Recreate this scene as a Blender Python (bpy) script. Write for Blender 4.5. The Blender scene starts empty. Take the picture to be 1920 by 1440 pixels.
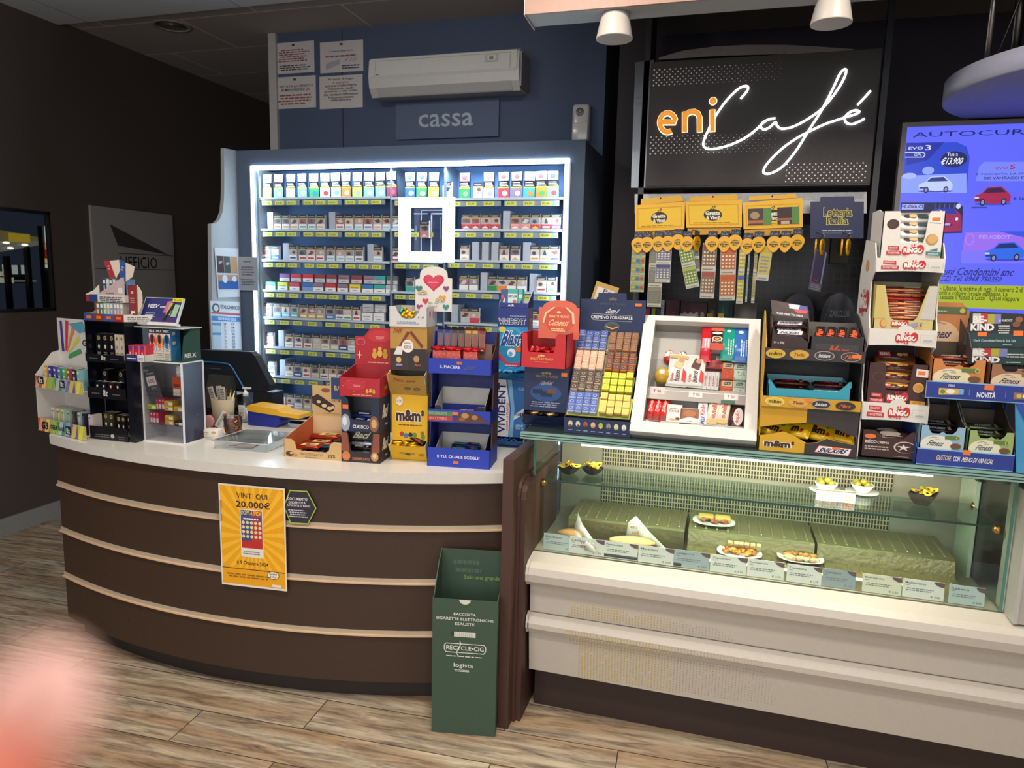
import bpy, bmesh, math, random
from mathutils import Vector as V, Matrix as Mx
random.seed(7)
SC=bpy.context.scene; COL=SC.collection
PI=math.pi
# ---------------------------------------------------------------- camera
FPX=1340.0; IW,IH=1920.0,1440.0
CP=V((0,0,1.75))
_y,_p,_r=[math.radians(a) for a in (16.4,-8.4,1.37)]
FW=V((-math.sin(_y)*math.cos(_p),math.cos(_y)*math.cos(_p),math.sin(_p)))
_rt=V((math.cos(_y),math.sin(_y),0)); _up=_rt.cross(FW)
RT=_rt*math.cos(_r)+_up*math.sin(_r); UP=-_rt*math.sin(_r)+_up*math.cos(_r)
cd=bpy.data.cameras.new('camera'); cam=bpy.data.objects.new('camera',cd); COL.objects.link(cam)
cd.sensor_fit='HORIZONTAL'; cd.sensor_width=36; cd.lens=FPX/IW*36; cd.clip_start=.004; cd.clip_end=100
cam.matrix_world=Mx((( RT.x,UP.x,-FW.x,CP.x),(RT.y,UP.y,-FW.y,CP.y),(RT.z,UP.z,-FW.z,CP.z),(0,0,0,1)))
cd.dof.use_dof=True; cd.dof.focus_distance=3.0; cd.dof.aperture_fstop=4.5
SC.camera=cam
SC.view_settings.view_transform='Standard'; SC.view_settings.look='None'; SC.view_settings.gamma=1
SC.view_settings.use_curve_mapping=False; SC.view_settings.exposure=0.0
# ---------------------------------------------------------------- world and lamps
w=bpy.data.worlds.new('night'); SC.world=w; w.use_nodes=True
w.node_tree.nodes['Background'].inputs[0].default_value=(.10,.12,.2,1); w.node_tree.nodes['Background'].inputs[1].default_value=.12
def area(name,loc,rot,sx,sy,power,col,spread=180):
    l=bpy.data.lights.new(name,'AREA'); l.shape='RECTANGLE'; l.size=sx; l.size_y=sy; l.energy=power; l.color=col; l.spread=math.radians(spread)
    o=bpy.data.objects.new(name,l); COL.objects.link(o); o.location=loc; o.rotation_euler=rot; return o
WARM=(1,.91,.80)
for i,(x,y,e) in enumerate([(-2.9,.9,9),(-1.5,.9,15),(-.1,.9,19),(1.3,.9,19),(-2.2,-.6,11),(.2,-.6,20)]):
    area('ceiling_lamp_light',(x,y,3.3),(0.0,0,0),.35,.35,e,WARM,125)
for i,(x,y,e) in enumerate([(-2.1,2.2,8),(-.7,2.1,11),(.7,2.1,11)]):
    area('counter_lamp_light',(x,y,3.2),(math.radians(36),0,0),.2,.2,e*1.25,WARM,130)
area('entrance_fill_light',(-.5,-3.2,1.9),(D0:=math.radians(90),0,0),6,2.4,150,(.95,.96,1),180)  # added wide fill on the unseen entrance side, lifts the dark walls and ceiling
# ---------------------------------------------------------------- pixel <-> world helpers
def ray(x,y): return FW+RT*((x-IW/2)/FPX)-UP*((y-IH/2)/FPX)
def at(x,y,X=None,Y=None,Z=None):
    d=ray(x,y)
    if X is not None: t=(X-CP.x)/d.x
    elif Y is not None: t=(Y-CP.y)/d.y
    else: t=(Z-CP.z)/d.z
    return CP+d*t
def zrow(P,py):
    t=(IH/2-py)/FPX; d0=V((P[0],P[1],0))-CP
    return (t*d0.dot(FW)-d0.dot(UP))/(UP.z-t*FW.z)
def seat(l,r,z):
    "front left and right base corners seen at pixels l, r on the level z: origin, rotation, width"
    a=at(*l,Z=z); b=at(*r,Z=z); d=b-a
    return a,math.atan2(d.y,d.x),math.hypot(d.x,d.y)
# ---------------------------------------------------------------- materials
MATS={}
def lin(h):
    h=h.lstrip('#'); 
    if len(h)==3: h=''.join(c*2 for c in h)
    o=[]
    for i in (0,2,4):
        c=int(h[i:i+2],16)/255; o.append(c/12.92 if c<=.04045 else ((c+.055)/1.055)**2.4)
    return (*o,1)
KIND={'c':(.55,0),'g':(.22,0),'f':(.32,.75),'m':(.3,1),'r':(.8,0),'p':(.4,0)}
def M(spec):
    "'rrggbb' + optional ':kind' c card, g glossy, f foil, m metal, r rough, p plastic, eN emission"
    if not isinstance(spec,str): return spec
    if spec in MATS: return MATS[spec]
    h,_,k=spec.partition(':'); k=k or 'c'
    m=bpy.data.materials.new('surface_'+spec.replace(':','_')); m.use_nodes=True; MATS[spec]=m
    n=m.node_tree; b=n.nodes['Principled BSDF']; c=lin(h)
    if k[0]=='e':
        b.inputs['Base Color'].default_value=(0,0,0,1); b.inputs['Emission Color'].default_value=c; b.inputs['Emission Strength'].default_value=float(k[1:] or 1); b.inputs['Roughness'].default_value=.3
        return m
    ro,me=KIND[k[0]]
    b.inputs['Metallic'].default_value=me
    tc=n.nodes.new('ShaderNodeTexCoord'); ns=n.nodes.new('ShaderNodeTexNoise'); ns.inputs['Scale'].default_value=60; ns.inputs['Detail'].default_value=2
    n.links.new(tc.outputs['Object'],ns.inputs['Vector'])
    mr=n.nodes.new('ShaderNodeMapRange'); mr.inputs['To Min'].default_value=max(.05,ro-.08); mr.inputs['To Max'].default_value=ro+.1
    n.links.new(ns.outputs['Fac'],mr.inputs['Value']); n.links.new(mr.outputs[0],b.inputs['Roughness'])
    mx=n.nodes.new('ShaderNodeMix'); mx.data_type='RGBA'; mx.inputs[6].default_value=c; mx.inputs[7].default_value=tuple(v*.9 for v in c[:3])+(1,)
    n.links.new(ns.outputs['Fac'],mx.inputs[0]); n.links.new(mx.outputs[2],b.inputs['Base Color'])
    if k[0]=='f':
        bp=n.nodes.new('ShaderNodeBump'); bp.inputs['Strength'].default_value=.5; bp.inputs['Distance'].default_value=.003; n.links.new(ns.outputs['Fac'],bp.inputs['Height']); n.links.new(bp.outputs[0],b.inputs['Normal'])
    return m
def glassmat(name,tint,refl=.08,rough=.03):
    m=bpy.data.materials.new(name); m.use_nodes=True; n=m.node_tree; n.nodes.clear()
    o=n.nodes.new('ShaderNodeOutputMaterial'); t=n.nodes.new('ShaderNodeBsdfTransparent'); g=n.nodes.new('ShaderNodeBsdfGlossy'); x=n.nodes.new('ShaderNodeMixShader'); f=n.nodes.new('ShaderNodeLayerWeight')
    t.inputs[0].default_value=(*tint,1); g.inputs['Roughness'].default_value=rough; f.inputs[0].default_value=.5
    q=n.nodes.new('ShaderNodeMath'); q.operation='POWER'; q.inputs[1].default_value=4; n.links.new(f.outputs['Facing'],q.inputs[0])
    a=n.nodes.new('ShaderNodeMath'); a.operation='MULTIPLY_ADD'; a.inputs[1].default_value=.6; a.inputs[2].default_value=refl*.5
    n.links.new(q.outputs[0],a.inputs[0]); n.links.new(a.outputs[0],x.inputs[0]); n.links.new(t.outputs[0],x.inputs[1]); n.links.new(g.outputs[0],x.inputs[2]); n.links.new(x.outputs[0],o.inputs[0])
    return m
GLASS=glassmat('case_glass',(.93,.97,.95),.05); CLEAR=glassmat('clear_acrylic',(.93,.94,.94),.09,.06); SMOKE=glassmat('shelf_glass',(.66,.78,.74),.1)
# ---------------------------------------------------------------- mesh builder
_tc={}
def tmesh(s,bold):
    k=(s,bold)
    if k not in _tc:
        c=bpy.data.curves.new('t','FONT'); c.body=s; c.size=1; c.offset=bold; c.resolution_u=2
        o=bpy.data.objects.new('t',c); me=bpy.data.meshes.new_from_object(o)
        vs=[v.co.copy() for v in me.vertices]; fs=[tuple(p.vertices) for p in me.polygons]
        xs=[v.x for v in vs] or [0,1]; ys=[v.y for v in vs] or [0,1]
        _tc[k]=(vs,fs,min(xs),max(xs),min(ys),max(ys))
        bpy.data.objects.remove(o); bpy.data.curves.remove(c); bpy.data.meshes.remove(me)
    return _tc[k]
def catmull(P,n=6):
    P=[V(p) for p in P]; o=[]
    for i in range(len(P)-1):
        a=P[max(i-1,0)];b=P[i];c=P[i+1];d=P[min(i+2,len(P)-1)]
        for j in range(n):
            t=j/n; o.append(.5*((2*b)+(c-a)*t+(2*a-5*b+4*c-d)*t*t+(3*b-a-3*c+d)*t**3))
    o.append(P[-1]); return o
class MB:
    def __init__(s): s.v=[];s.f=[];s.mi=[];s.ms=[];s.sm=[];s.X=Mx.Identity(4)
    def at(s,M_): s.X=M_; return s
    def _m(s,m):
        m=M(m)
        if m not in s.ms: s.ms.append(m)
        return s.ms.index(m)
    def add(s,vs,fs,m,smooth=False):
        k=len(s.v); i=s._m(m); s.v+=[s.X@V(v) for v in vs]
        for f in fs: s.f.append([k+a for a in f]); s.mi.append(i); s.sm.append(smooth)
        return s
    def box(s,a,b,m):
        x0,y0,z0=a;x1,y1,z1=b
        return s.add([(x0,y0,z0),(x1,y0,z0),(x1,y1,z0),(x0,y1,z0),(x0,y0,z1),(x1,y0,z1),(x1,y1,z1),(x0,y1,z1)],[(0,3,2,1),(4,5,6,7),(0,1,5,4),(1,2,6,5),(2,3,7,6),(3,0,4,7)],m)
    def rbox(s,a,b,m,r=.01,seg=2):
        bm=bmesh.new(); bmesh.ops.create_cube(bm,size=1)
        for v in bm.verts: v.co=V([a[i]+(v.co[i]+.5)*(b[i]-a[i]) for i in range(3)])
        bmesh.ops.bevel(bm,geom=bm.edges[:]+bm.verts[:],offset=r,segments=seg,profile=.5,affect='EDGES')
        bm.verts.index_update(); s.add([v.co.copy() for v in bm.verts],[[v.index for v in f.verts] for f in bm.faces],m,True); bm.free(); return s
    def prism(s,pts,vec,m,m2=None,smooth=False):
        n=len(pts); vec=V(vec); P=[V(p) for p in pts]
        s.add(P+[p+vec for p in P],[list(range(n))[::-1],list(range(n,2*n))],m)
        s.add(P+[p+vec for p in P],[(i,(i+1)%n,n+(i+1)%n,n+i) for i in range(n)],m2 or m,smooth); return s
    def lathe(s,prof,c,m,n=20,axis='z',smooth=True):
        vs=[];fs=[]
        for (r,z) in prof:
            for i in range(n):
                a=2*PI*i/n; p=(r*math.cos(a),r*math.sin(a),z)
                if axis=='y': p=(p[0],p[2],p[1])
                if axis=='x': p=(p[2],p[0],p[1])
                vs.append(V(c)+V(p))
        for j in range(len(prof)-1):
            for i in range(n): fs.append((j*n+i,j*n+(i+1)%n,(j+1)*n+(i+1)%n,(j+1)*n+i))
        if prof[0][0]>1e-6: fs.append(list(range(n))[::-1])
        if prof[-1][0]>1e-6: fs.append([(len(prof)-1)*n+i for i in range(n)])
        return s.add(vs,fs,m,smooth)
    def tube(s,pts,r,m,n=8,cap=True):
        P=[V(p) for p in pts]; vs=[];fs=[];up=V((0,0,1))
        t0=(P[1]-P[0]).normalized(); u=t0.cross(up if abs(t0.z)<.9 else V((1,0,0))).normalized()
        for i,p in enumerate(P):
            t=(P[min(i+1,len(P)-1)]-P[max(i-1,0)]).normalized(); u=(u-t*u.dot(t)).normalized(); w_=t.cross(u); rr=r[i] if isinstance(r,(list,tuple)) else r
            for k in range(n): a=2*PI*k/n; vs.append(p+u*math.cos(a)*rr+w_*math.sin(a)*rr)
        for i in range(len(P)-1):
            for k in range(n): fs.append((i*n+k,i*n+(k+1)%n,(i+1)*n+(k+1)%n,(i+1)*n+k))
        if cap: fs+= [list(range(n))[::-1],[(len(P)-1)*n+k for k in range(n)]]
        return s.add(vs,fs,m,True)
    def blob(s,c,r,m,jit=0,n=12,k=8,seed=0):
        rnd=random.Random(seed); vs=[];fs=[]
        for j in range(k+1):
            t=PI*j/k
            for i in range(n):
                a=2*PI*i/n; q=1+rnd.uniform(-jit,jit); vs.append((c[0]+r[0]*math.sin(t)*math.cos(a)*q,c[1]+r[1]*math.sin(t)*math.sin(a)*q,c[2]+r[2]*math.cos(t)*q))
        for j in range(k):
            for i in range(n): fs.append((j*n+i,(j+1)*n+i,(j+1)*n+(i+1)%n,j*n+(i+1)%n))
        return s.add(vs,fs,m,True)
    # ---- printing on a face: O lower left corner, U width vector, W height vector; items in fractions of the face
    def deco(s,O,U,W,items,lift=.0006):
        O,U,W=V(O),V(U),V(W); nrm=U.cross(W).normalized(); L=1
        def P(x,y): return O+U*x+W*y+nrm*(lift*L)
        for it in items:
            k=it[0]
            if k=='r': _,x,y,w_,h,c=it; s.add([P(x,y),P(x+w_,y),P(x+w_,y+h),P(x,y+h)],[(0,1,2,3)],c)
            elif k=='e':
                _,cx,cy,rx,ry,c=it; s.add([P(cx+rx*math.cos(a*PI/8),cy+ry*math.sin(a*PI/8)) for a in range(16)],[list(range(16))],c)
            elif k=='p': s.add([P(*q) for q in it[1]],[list(range(len(it[1])))],it[2])
            elif k=='l':
                _,pts,wd,c=it; pp=[P(*q) for q in pts]; h=wd*U.length/2
                for i in range(len(pp)-1):
                    d=(pp[i+1]-pp[i]); 
                    if d.length<1e-7: continue
                    q=d.normalized().cross(nrm)*h; e=d.normalized()*h*.6; s.add([pp[i]-q-e,pp[i+1]-q+e,pp[i+1]+q+e,pp[i]+q-e],[(0,1,2,3)],c)
            elif k=='t':
                _,tx,x,y,w_,h,c=it[:7]; sh=it[7] if len(it)>7 else 0; bold=it[8] if len(it)>8 else .012
                vs,fs,x0,x1,y0,y1=tmesh(tx,bold); q=[]
                for v in vs:
                    a=(v.x-x0)/(x1-x0 or 1); b=(v.y-y0)/(y1-y0 or 1); q.append(P(x+w_*(a*(1-abs(sh))+(b*sh if sh>0 else (b-1)*sh)),y+h*b))
                s.add(q,fs,c)
            elif k=='tr':   # text running upward
                _,tx,x,y,w_,h,c=it[:7]; vs,fs,x0,x1,y0,y1=tmesh(tx,.02)
                s.add([P(x+w_*(1-(v.y-y0)/(y1-y0)),y+h*(v.x-x0)/(x1-x0)) for v in vs],fs,c)
            elif k=='w':   # lines of unreadably small print
                _,x,y,w_,h,n,c=it; rnd=random.Random(n*7+int(x*91))
                for i in range(n):
                    yy=y+h*(n-1-i)/n; xx=x+w_*rnd.uniform(0,.1); e=x+w_*rnd.uniform(.8,1)
                    while xx<e:
                        q=min(w_*rnd.uniform(.06,.18),e-xx); s.add([P(xx,yy),P(xx+q,yy),P(xx+q,yy+h/n*.5),P(xx,yy+h/n*.5)],[(0,1,2,3)],c); xx+=q+w_*.025
            elif k=='_': L+=it[1]; continue
            L+=.35
        return s
    def mesh(s,name):
        me=bpy.data.meshes.new(name); me.from_pydata([tuple(v) for v in s.v],[],s.f)
        for m in s.ms: me.materials.append(m)
        me.polygons.foreach_set('material_index',s.mi); me.polygons.foreach_set('use_smooth',s.sm); me.update(); return me
    def build(s,name,parent=None,label=None,cat=None,group=None,kind=None,mat=None):
        o=bpy.data.objects.new(name,s.mesh(name)); COL.objects.link(o)
        if parent: o.parent=parent
        if mat is not None: o.matrix_basis=mat
        return tag(o,label,cat,group,kind)
LAB={}
def tag(o,label=None,cat=None,group=None,kind=None):
    if label: o['label']=label; LAB.setdefault(label,[]).append((o.name,group))
    if cat: o['category']=cat
    if group: o['group']=group
    if kind: o['kind']=kind
    return o
def thing(name,label,cat,loc=(0,0,0),rz=0,group=None):
    o=bpy.data.objects.new(name,None); o.empty_display_size=.05; COL.objects.link(o); o.matrix_basis=Mx.Translation(V(loc))@Mx.Rotation(rz,4,'Z')
    return tag(o,label,cat,group)
def struct(name,mb): return mb.build(name,kind='structure')
def inst(me,name,label,cat,group,mat,parent=None):
    o=bpy.data.objects.new(name,me); COL.objects.link(o); o.matrix_basis=mat
    if parent: o.parent=parent
    return tag(o,label,cat,group)
def TR(x=0,y=0,z=0,rx=0,ry=0,rz=0): return Mx.Translation((x,y,z))@Mx.Rotation(rz,4,'Z')@Mx.Rotation(ry,4,'Y')@Mx.Rotation(rx,4,'X')
D=math.radians
ORD=['first','second','third','fourth','fifth','sixth','seventh','eighth','ninth','tenth','eleventh','twelfth','thirteenth','fourteenth','fifteenth','sixteenth']
def front(W,H,y=0,x=0,z=0): return (x,y,z),(W,0,0),(0,0,H)   # face looking at -y
def rside(Dp,H,W,y=0,z=0): return (W,y,z),(0,Dp,0),(0,0,H)   # face looking at +x
# ================================================================ the room
def floor_mat():
    m=bpy.data.materials.new('wood_look_tiles'); m.use_nodes=True; n=m.node_tree; L=n.links; b=n.nodes['Principled BSDF']
    tc=n.nodes.new('ShaderNodeTexCoord'); mp=n.nodes.new('ShaderNodeMapping'); mp.inputs['Rotation'].default_value[2]=D(-3); mp.inputs['Location'].default_value=(.15,-.098,0)
    L.new(tc.outputs['Object'],mp.inputs[0])
    br=n.nodes.new('ShaderNodeTexBrick'); br.offset=.37; br.offset_frequency=2; br.inputs['Scale'].default_value=1; br.inputs['Brick Width'].default_value=1.2; br.inputs['Row Height'].default_value=.2; br.inputs['Mortar Size'].default_value=.0022; br.inputs['Bias'].default_value=0
    br.inputs['Color1'].default_value=(0,0,0,1); br.inputs['Color2'].default_value=(1,1,1,1); br.inputs['Mortar'].default_value=(.5,.5,.5,1)
    L.new(mp.outputs[0],br.inputs['Vector'])
    st=n.nodes.new('ShaderNodeMapping'); st.inputs['Scale'].default_value=(1.6,16,1); L.new(mp.outputs[0],st.inputs[0])
    # shift grain per plank
    ad=n.nodes.new('ShaderNodeVectorMath'); ad.operation='ADD'; sc=n.nodes.new('ShaderNodeVectorMath'); sc.operation='SCALE'; sc.inputs['Scale'].default_value=37
    L.new(br.outputs['Color'],sc.inputs[0]); L.new(st.outputs[0],ad.inputs[0]); L.new(sc.outputs[0],ad.inputs[1])
    n1=n.nodes.new('ShaderNodeTexNoise'); n1.inputs['Scale'].default_value=2.2; n1.inputs['Detail'].default_value=9; n1.inputs['Roughness'].default_value=.68; n1.inputs['Distortion'].default_value=.9; L.new(ad.outputs[0],n1.inputs['Vector'])
    rp=n.nodes.new('ShaderNodeValToRGB'); e=rp.color_ramp.elements
    e[0].position=.28; e[0].color=lin('544a40'); e[1].position=.75; e[1].color=lin('d8cab2')
    q=e.new(.42); q.color=lin('8c7f70'); q=e.new(.55); q.color=lin('b6a892')
    L.new(n1.outputs['Fac'],rp.inputs[0])
    n2=n.nodes.new('ShaderNodeTexNoise'); n2.inputs['Scale'].default_value=.8; L.new(ad.outputs[0],n2.inputs['Vector'])
    mx=n.nodes.new('ShaderNodeMix'); mx.data_type='RGBA'; mx.blend_type='MULTIPLY'; mx.inputs[0].default_value=.7
    r2=n.nodes.new('ShaderNodeValToRGB'); e=r2.color_ramp.elements; e[0].position=.35; e[0].color=lin('c9a67e'); e[1].position=.6; e[1].color=lin('f2efe8'); L.new(n2.outputs['Fac'],r2.inputs[0])
    L.new(rp.outputs[0],mx.inputs[6]); L.new(r2.outputs[0],mx.inputs[7])
    mo=n.nodes.new('ShaderNodeMix'); mo.data_type='RGBA'; mo.inputs[7].default_value=lin('3b322b'); L.new(br.outputs['Fac'],mo.inputs[0]); L.new(mx.outputs[2],mo.inputs[6]); L.new(mo.outputs[2],b.inputs['Base Color'])
    b.inputs['Roughness'].default_value=.42
    bp=n.nodes.new('ShaderNodeBump'); bp.inputs['Strength'].default_value=.15; bp.inputs['Distance'].default_value=.004; L.new(n1.outputs['Fac'],bp.inputs['Height']); L.new(bp.outputs[0],b.inputs['Normal'])
    return m
def tiles_mat(name,c1,c2,cm,w_,h,mort,rough=.5,rot=None):
    m=bpy.data.materials.new(name); m.use_nodes=True; n=m.node_tree; L=n.links; b=n.nodes['Principled BSDF']
    tc=n.nodes.new('ShaderNodeTexCoord'); mp=n.nodes.new('ShaderNodeMapping'); L.new(tc.outputs['Object'],mp.inputs[0])
    if rot: mp.inputs['Rotation'].default_value=rot
    br=n.nodes.new('ShaderNodeTexBrick'); br.offset=0 if w_<.1 else .5; br.inputs['Scale'].default_value=1; br.inputs['Brick Width'].default_value=w_; br.inputs['Row Height'].default_value=h; br.inputs['Mortar Size'].default_value=mort; br.inputs['Mortar Smooth'].default_value=0
    for k,c in (('Color1',c1),('Color2',c2),('Mortar',cm)): br.inputs[k].default_value=lin(c)
    L.new(mp.outputs[0],br.inputs['Vector']); L.new(br.outputs['Color'],b.inputs['Base Color']); b.inputs['Roughness'].default_value=rough
    return m
XL=-4.45; ZC=3.4
mb=MB(); mb.box((-7,-3.5,-.1),(4.2,9,0),floor_mat()); struct('floor',mb)
cm=tiles_mat('ceiling_panels','9a9492','928c89','c8c0ba',1.2,.6,.006,.8)
cm2=tiles_mat('ceiling_panels_lit','b9bcbf','b2b6ba','8d8f92',1.2,.6,.006,.8)  # front ceiling: its brighter light is put into a paler panel colour
mb=MB(); mb.box((XL,4.04,ZC),(4.2,9,ZC+.1),cm); mb.box((XL,-3.5,ZC-.025),(4.2,4.04,ZC+.1),cm2); struct('ceiling',mb)
BROWN=M('4a3f39:r'); BLUE=M('404c64:r'); DARK=M('48444e:r')
# left wall with the window cut out
wy0,wy1,wz0,wz1=2.55,3.87,1.455,2.123
mb=MB(); x0,x1=XL-.03,XL
for a,b in (((x0,-3.5,0),(x1,wy0,ZC)),((x0,wy1,0),(x1,9,ZC)),((x0,wy0,0),(x1,wy1,wz0)),((x0,wy0,wz1),(x1,wy1,ZC))): mb.box(a,b,BROWN)
struct('wall_left',mb)
mb=MB(); mb.box((XL,-3.5,0),(XL+.015,4.1,.115),M('8d8c88:p')); mb.box((XL,4.99,0),(XL+.015,9,.115),M('8d8c88:p')); struct('baseboard_left',mb)
mb=MB(); mb.box((XL-.02,wy0,wz0),(XL-.014,wy1,wz1),GLASS)
for a,b in (((wy0,wz0),(wy1,wz0+.02)),((wy0,wz1-.02),(wy1,wz1)),((wy0,wz0),(wy0+.014,wz1)),((wy1-.012,wz0),(wy1,wz1))): mb.box((XL-.032,a[0],a[1]),(XL+.004,b[0],b[1]),M('1c1a1b:p'))
struct('window_1',mb)
# deep passage end wall, cash wall, back wall behind the bar
mb=MB(); mb.box((XL,8.9,0),(4.2,9,ZC),BLUE); struct('wall_far',mb)
mb=MB(); mb.box((-3.13,4.6,0),(-.8,4.75,ZC),BLUE); mb.box((-.86,4.75,0),(-.8,5.2,ZC),DARK)
mb.box((-2.62,4.598,2.5),(-2.615,4.6,ZC),'151a24:r'); struct('wall_cash',mb)
TILE=tiles_mat('mosaic_tiles','26262c','3a3836','45423f',.045,.045,.004,.3,(D(90),0,0))
mb=MB(); mb.box((-.8,5.2,2.15),(4.2,5.3,ZC),DARK); mb.box((-.8,5.2,0),(4.2,5.3,2.15),TILE); struct('wall_bar',mb)
mb=MB(); mb.box((4.1,-3.5,0),(4.2,5.2,ZC),BROWN); struct('wall_right',mb)
mb=MB(); mb.box((-7,-3.6,0),(4.2,-3.5,ZC),M('8a8078:r')); struct('wall_entrance',mb)
mb=MB(); mb.box((-3.185,4.575,2.55),(-3.125,4.76,ZC),M('a9a7a3:p')); struct('trim_1',mb)
# column right of the tobacco cabinet
mb=MB(); mb.box((-.68,4.35,0),(-.5,4.6,3.4),M('2f2a2d:r')); struct('trim_2',mb)
# recessed downlight
p=at(323,48,Z=ZC); t=thing('recessed_downlight','unlit round recessed downlight in the dark ceiling panels at top left','ceiling light',(p.x,p.y,ZC))
mb=MB(); mb.lathe([(.125,0),(.125,-.006),(.1,-.008),(.1,0)],(0,0,0),'8f8a85:p',28); mb.build('trim_ring',t)
mb=MB(); mb.lathe([(.1,-.002),(.085,-.0005),(.0,-.0005)],(0,0,0),'57524f:g',28); mb.build('diffuser',t)
# beam over the bar with its two lamps
t=thing('ceiling_beam','long beige clad beam hanging across the top right above the bar','beam',(-.865,3.0,2.8225))
mb=MB(); mb.box((0,0,0),(4.9,.012,.5),'a98676:c'); mb.build('fascia',t)
mb=MB(); mb.box((.0,.012,.0),(4.9,.15,.1),'a3a8a6:c'); mb.build('underside',t)
mb=MB(); mb.prism([(-.004,-.004,-.004),(-.004,.16,-.012),(-.004,.16,.3),(-.004,-.004,.5)],(.004,0,0),'b9bab6:c'); mb.build('end_cap',t)
for i,(x,lb) in enumerate(((-.505,'frosted cone ceiling lamp under the beam, left of the glowing sign'),(.312,'frosted cone ceiling lamp under the beam, right above the glowing sign'))):
    t=thing('cone_lamp',lb,'lamp',(x,3.075,2.8225),0,'cone lamps under the beam')
    mb=MB(); mb.lathe([(.054,-.002),(.056,-.008),(.074,-.094),(.0735,-.098),(.071,-.098)],(0,0,0),'c2bbb2:p',28); mb.build('lamp_shade',t)
    mb=MB(); mb.lathe([(.071,-.096),(.068,-.094),(0,-.092)],(0,0,0),'b5b3ad:g',28); mb.build('diffuser',t)
    mb=MB(); mb.lathe([(.05,0),(.05,-.004)],(0,0,0),'8f8a86:p',24); mb.build('ceiling_plate',t)
# office sliding door
mb=MB(); dy0,dy1=4.19,4.99
mb.box((XL,dy0,0),(XL+.02,dy1,2.2),tiles_mat('stone_laminate','8d8a88','878482','7f7c7a',.9,2.9,.0,.5))
mb.deco((XL+.02,dy1,0),(0,-(dy1-dy0),0),(0,0,2.2),[])
O=(XL+.021,dy0,0); U=(0,dy1-dy0,0); W=(0,0,2.2)
mb.deco(O,U,W,[('p',[(.20,.945),(.28,.875),(.92,.852)],'3c3a3a'),('r',.28,.848,.72,.0022,'2c2a2a'),('r',0,.795,1,.0022,'2c2a2a'),('r',0,.50,1,.0022,'2c2a2a'),('t','UFFICIO',.30,.80,.46,.040,'1e1c1d',0,0)])
struct('door_1',mb)
# ---- outside the window: filling station at night
EX=lambda c,s: M(c+':e%s'%s)
t=thing('petrol_station_canopy','lit petrol station canopy seen through the dark window at left','canopy',(-13,6.5,0))
A=lambda x,y: at(x,y,X=-13)
mb=MB(); q=[A(-60,420),A(0,431),A(74,445),A(75,458),A(0,472),A(-60,480)]; mb.prism([(p.x+13,p.y-6.5,p.z) for p in q],(-3,0,0),EX('6b5f3a',.55)); mb.build('roof_edge',t)
q=[A(-60,446),A(0,452),A(75,452),A(75,459),A(0,472),A(-60,480)]
mb=MB(); mb.prism([(p.x+13.02,p.y-6.5,p.z) for p in q],(.02,0,0),EX('6c6861',.6)); mb.build('soffit',t)
for k,(x,y) in enumerate(((4,455),(39,459),(12,465))):
    p=A(x,y); mb=MB(); mb.blob((p.x+13.1,p.y-6.5,p.z),(.03,.07,.022),EX('fff6e0',1.3)); mb.build('lamp',t)
p=A(33,447); mb=MB(); mb.box((13.05+p.x,p.y-6.72,p.z-.07),(13.07+p.x,p.y-6.3,p.z+.09),EX('a88a26',.6)); mb.build('emblem_panel',t)
for q in ((8,480),(46,462)): p0=A(*q); mb=MB(); mb.box((p0.x+13,p0.y-6.54,-.1),(p0.x+13.1,p0.y-6.47,p0.z),'2a2826'); mb.build('post',t)
t=thing('station_kiosk','low lit petrol station shop with pale pillars seen through the dark window','building',(-13,6.5,0))
mb=MB()
q=[A(-60,496),A(89,498),A(89,532),A(-60,532)]; mb.prism([(p.x+12.5,p.y-6.5,p.z) for p in q],(-.3,0,0),'141618'); mb.build('wall',t)
mb=MB()
for x0,x1,y0,y1,c in ((0,5,500,520,'b9bdb8'),(16,22,498,515,'8a8577'),(23,30,512,519,'b99b4c'),(32,38,510,518,'8f8c86'),(39,45,497,519,'c4c8c4'),(56,62,498,515,'8f9493'),(73,80,498,515,'8f9493')):
    a=A(x0,y1); b=A(x1,y0); mb=MB(); mb.box((12.55+a.x,a.y-6.5,a.z),(12.6+a.x,b.y-6.5,b.z),EX(c,.8)); mb.build('lit_pillar',t)
mb=MB(); a=A(-60,531); b=A(48,521); mb.box((12.6+a.x,a.y-6.5,a.z),(12.7+a.x,b.y-6.5,b.z),EX('a8a48e',.6)); a=A(48,529); b=A(90,526); mb.box((12.6+a.x,a.y-6.5,a.z),(12.7+a.x,b.y-6.5,b.z),EX('6d6c66',.5)); mb.build('forecourt',t)
t=thing('station_pylon_sign','tall pylon sign with stacked coloured price panels seen through the dark window','sign',(-11,5.6,0))
A=lambda x,y: at(x,y,X=-11)
mb=MB(); a=A(79,530); b=A(86,425); mb.box((0-.02,a.y-5.6,-.1),(.1-.02,b.y-5.6,b.z),'4e4a30'); mb.build('post',t)
for y0,y1,c in ((425,456,'c9ccc6'),(458,468,'c98a2a'),(470,483,'7e1f1c'),(485,494,'b5a66a'),(496,502,'b9bab4')):
    a=A(77,y1); b=A(89,y0); mb=MB(); mb.box((.09,a.y-5.6,a.z),(.12,b.y-5.6,b.z),EX(c,.75))
    if y0==425:
        mb.deco((.12,a.y-5.6,a.z),(0,b.y-a.y,0),(0,0,b.z-a.z),[('p',[(.25,.72),(.3,.82),(.42,.78),(.5,.64),(.85,.6),(.9,.7),(.88,.5),(.84,.3),(.78,.3),(.78,.48),(.68,.46),(.66,.3),(.6,.3),(.6,.47),(.5,.46),(.46,.3),(.4,.3),(.4,.55)],'15120f'),('t','eni',.3,.08,.4,.12,'15120f')])
    mb.build('panel',t)
mb=MB(); mb.box((-30,-6,-.12),(-4.6,20,-.1),'101014:r'); mb.build('asphalt_yard',kind='structure')
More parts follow.
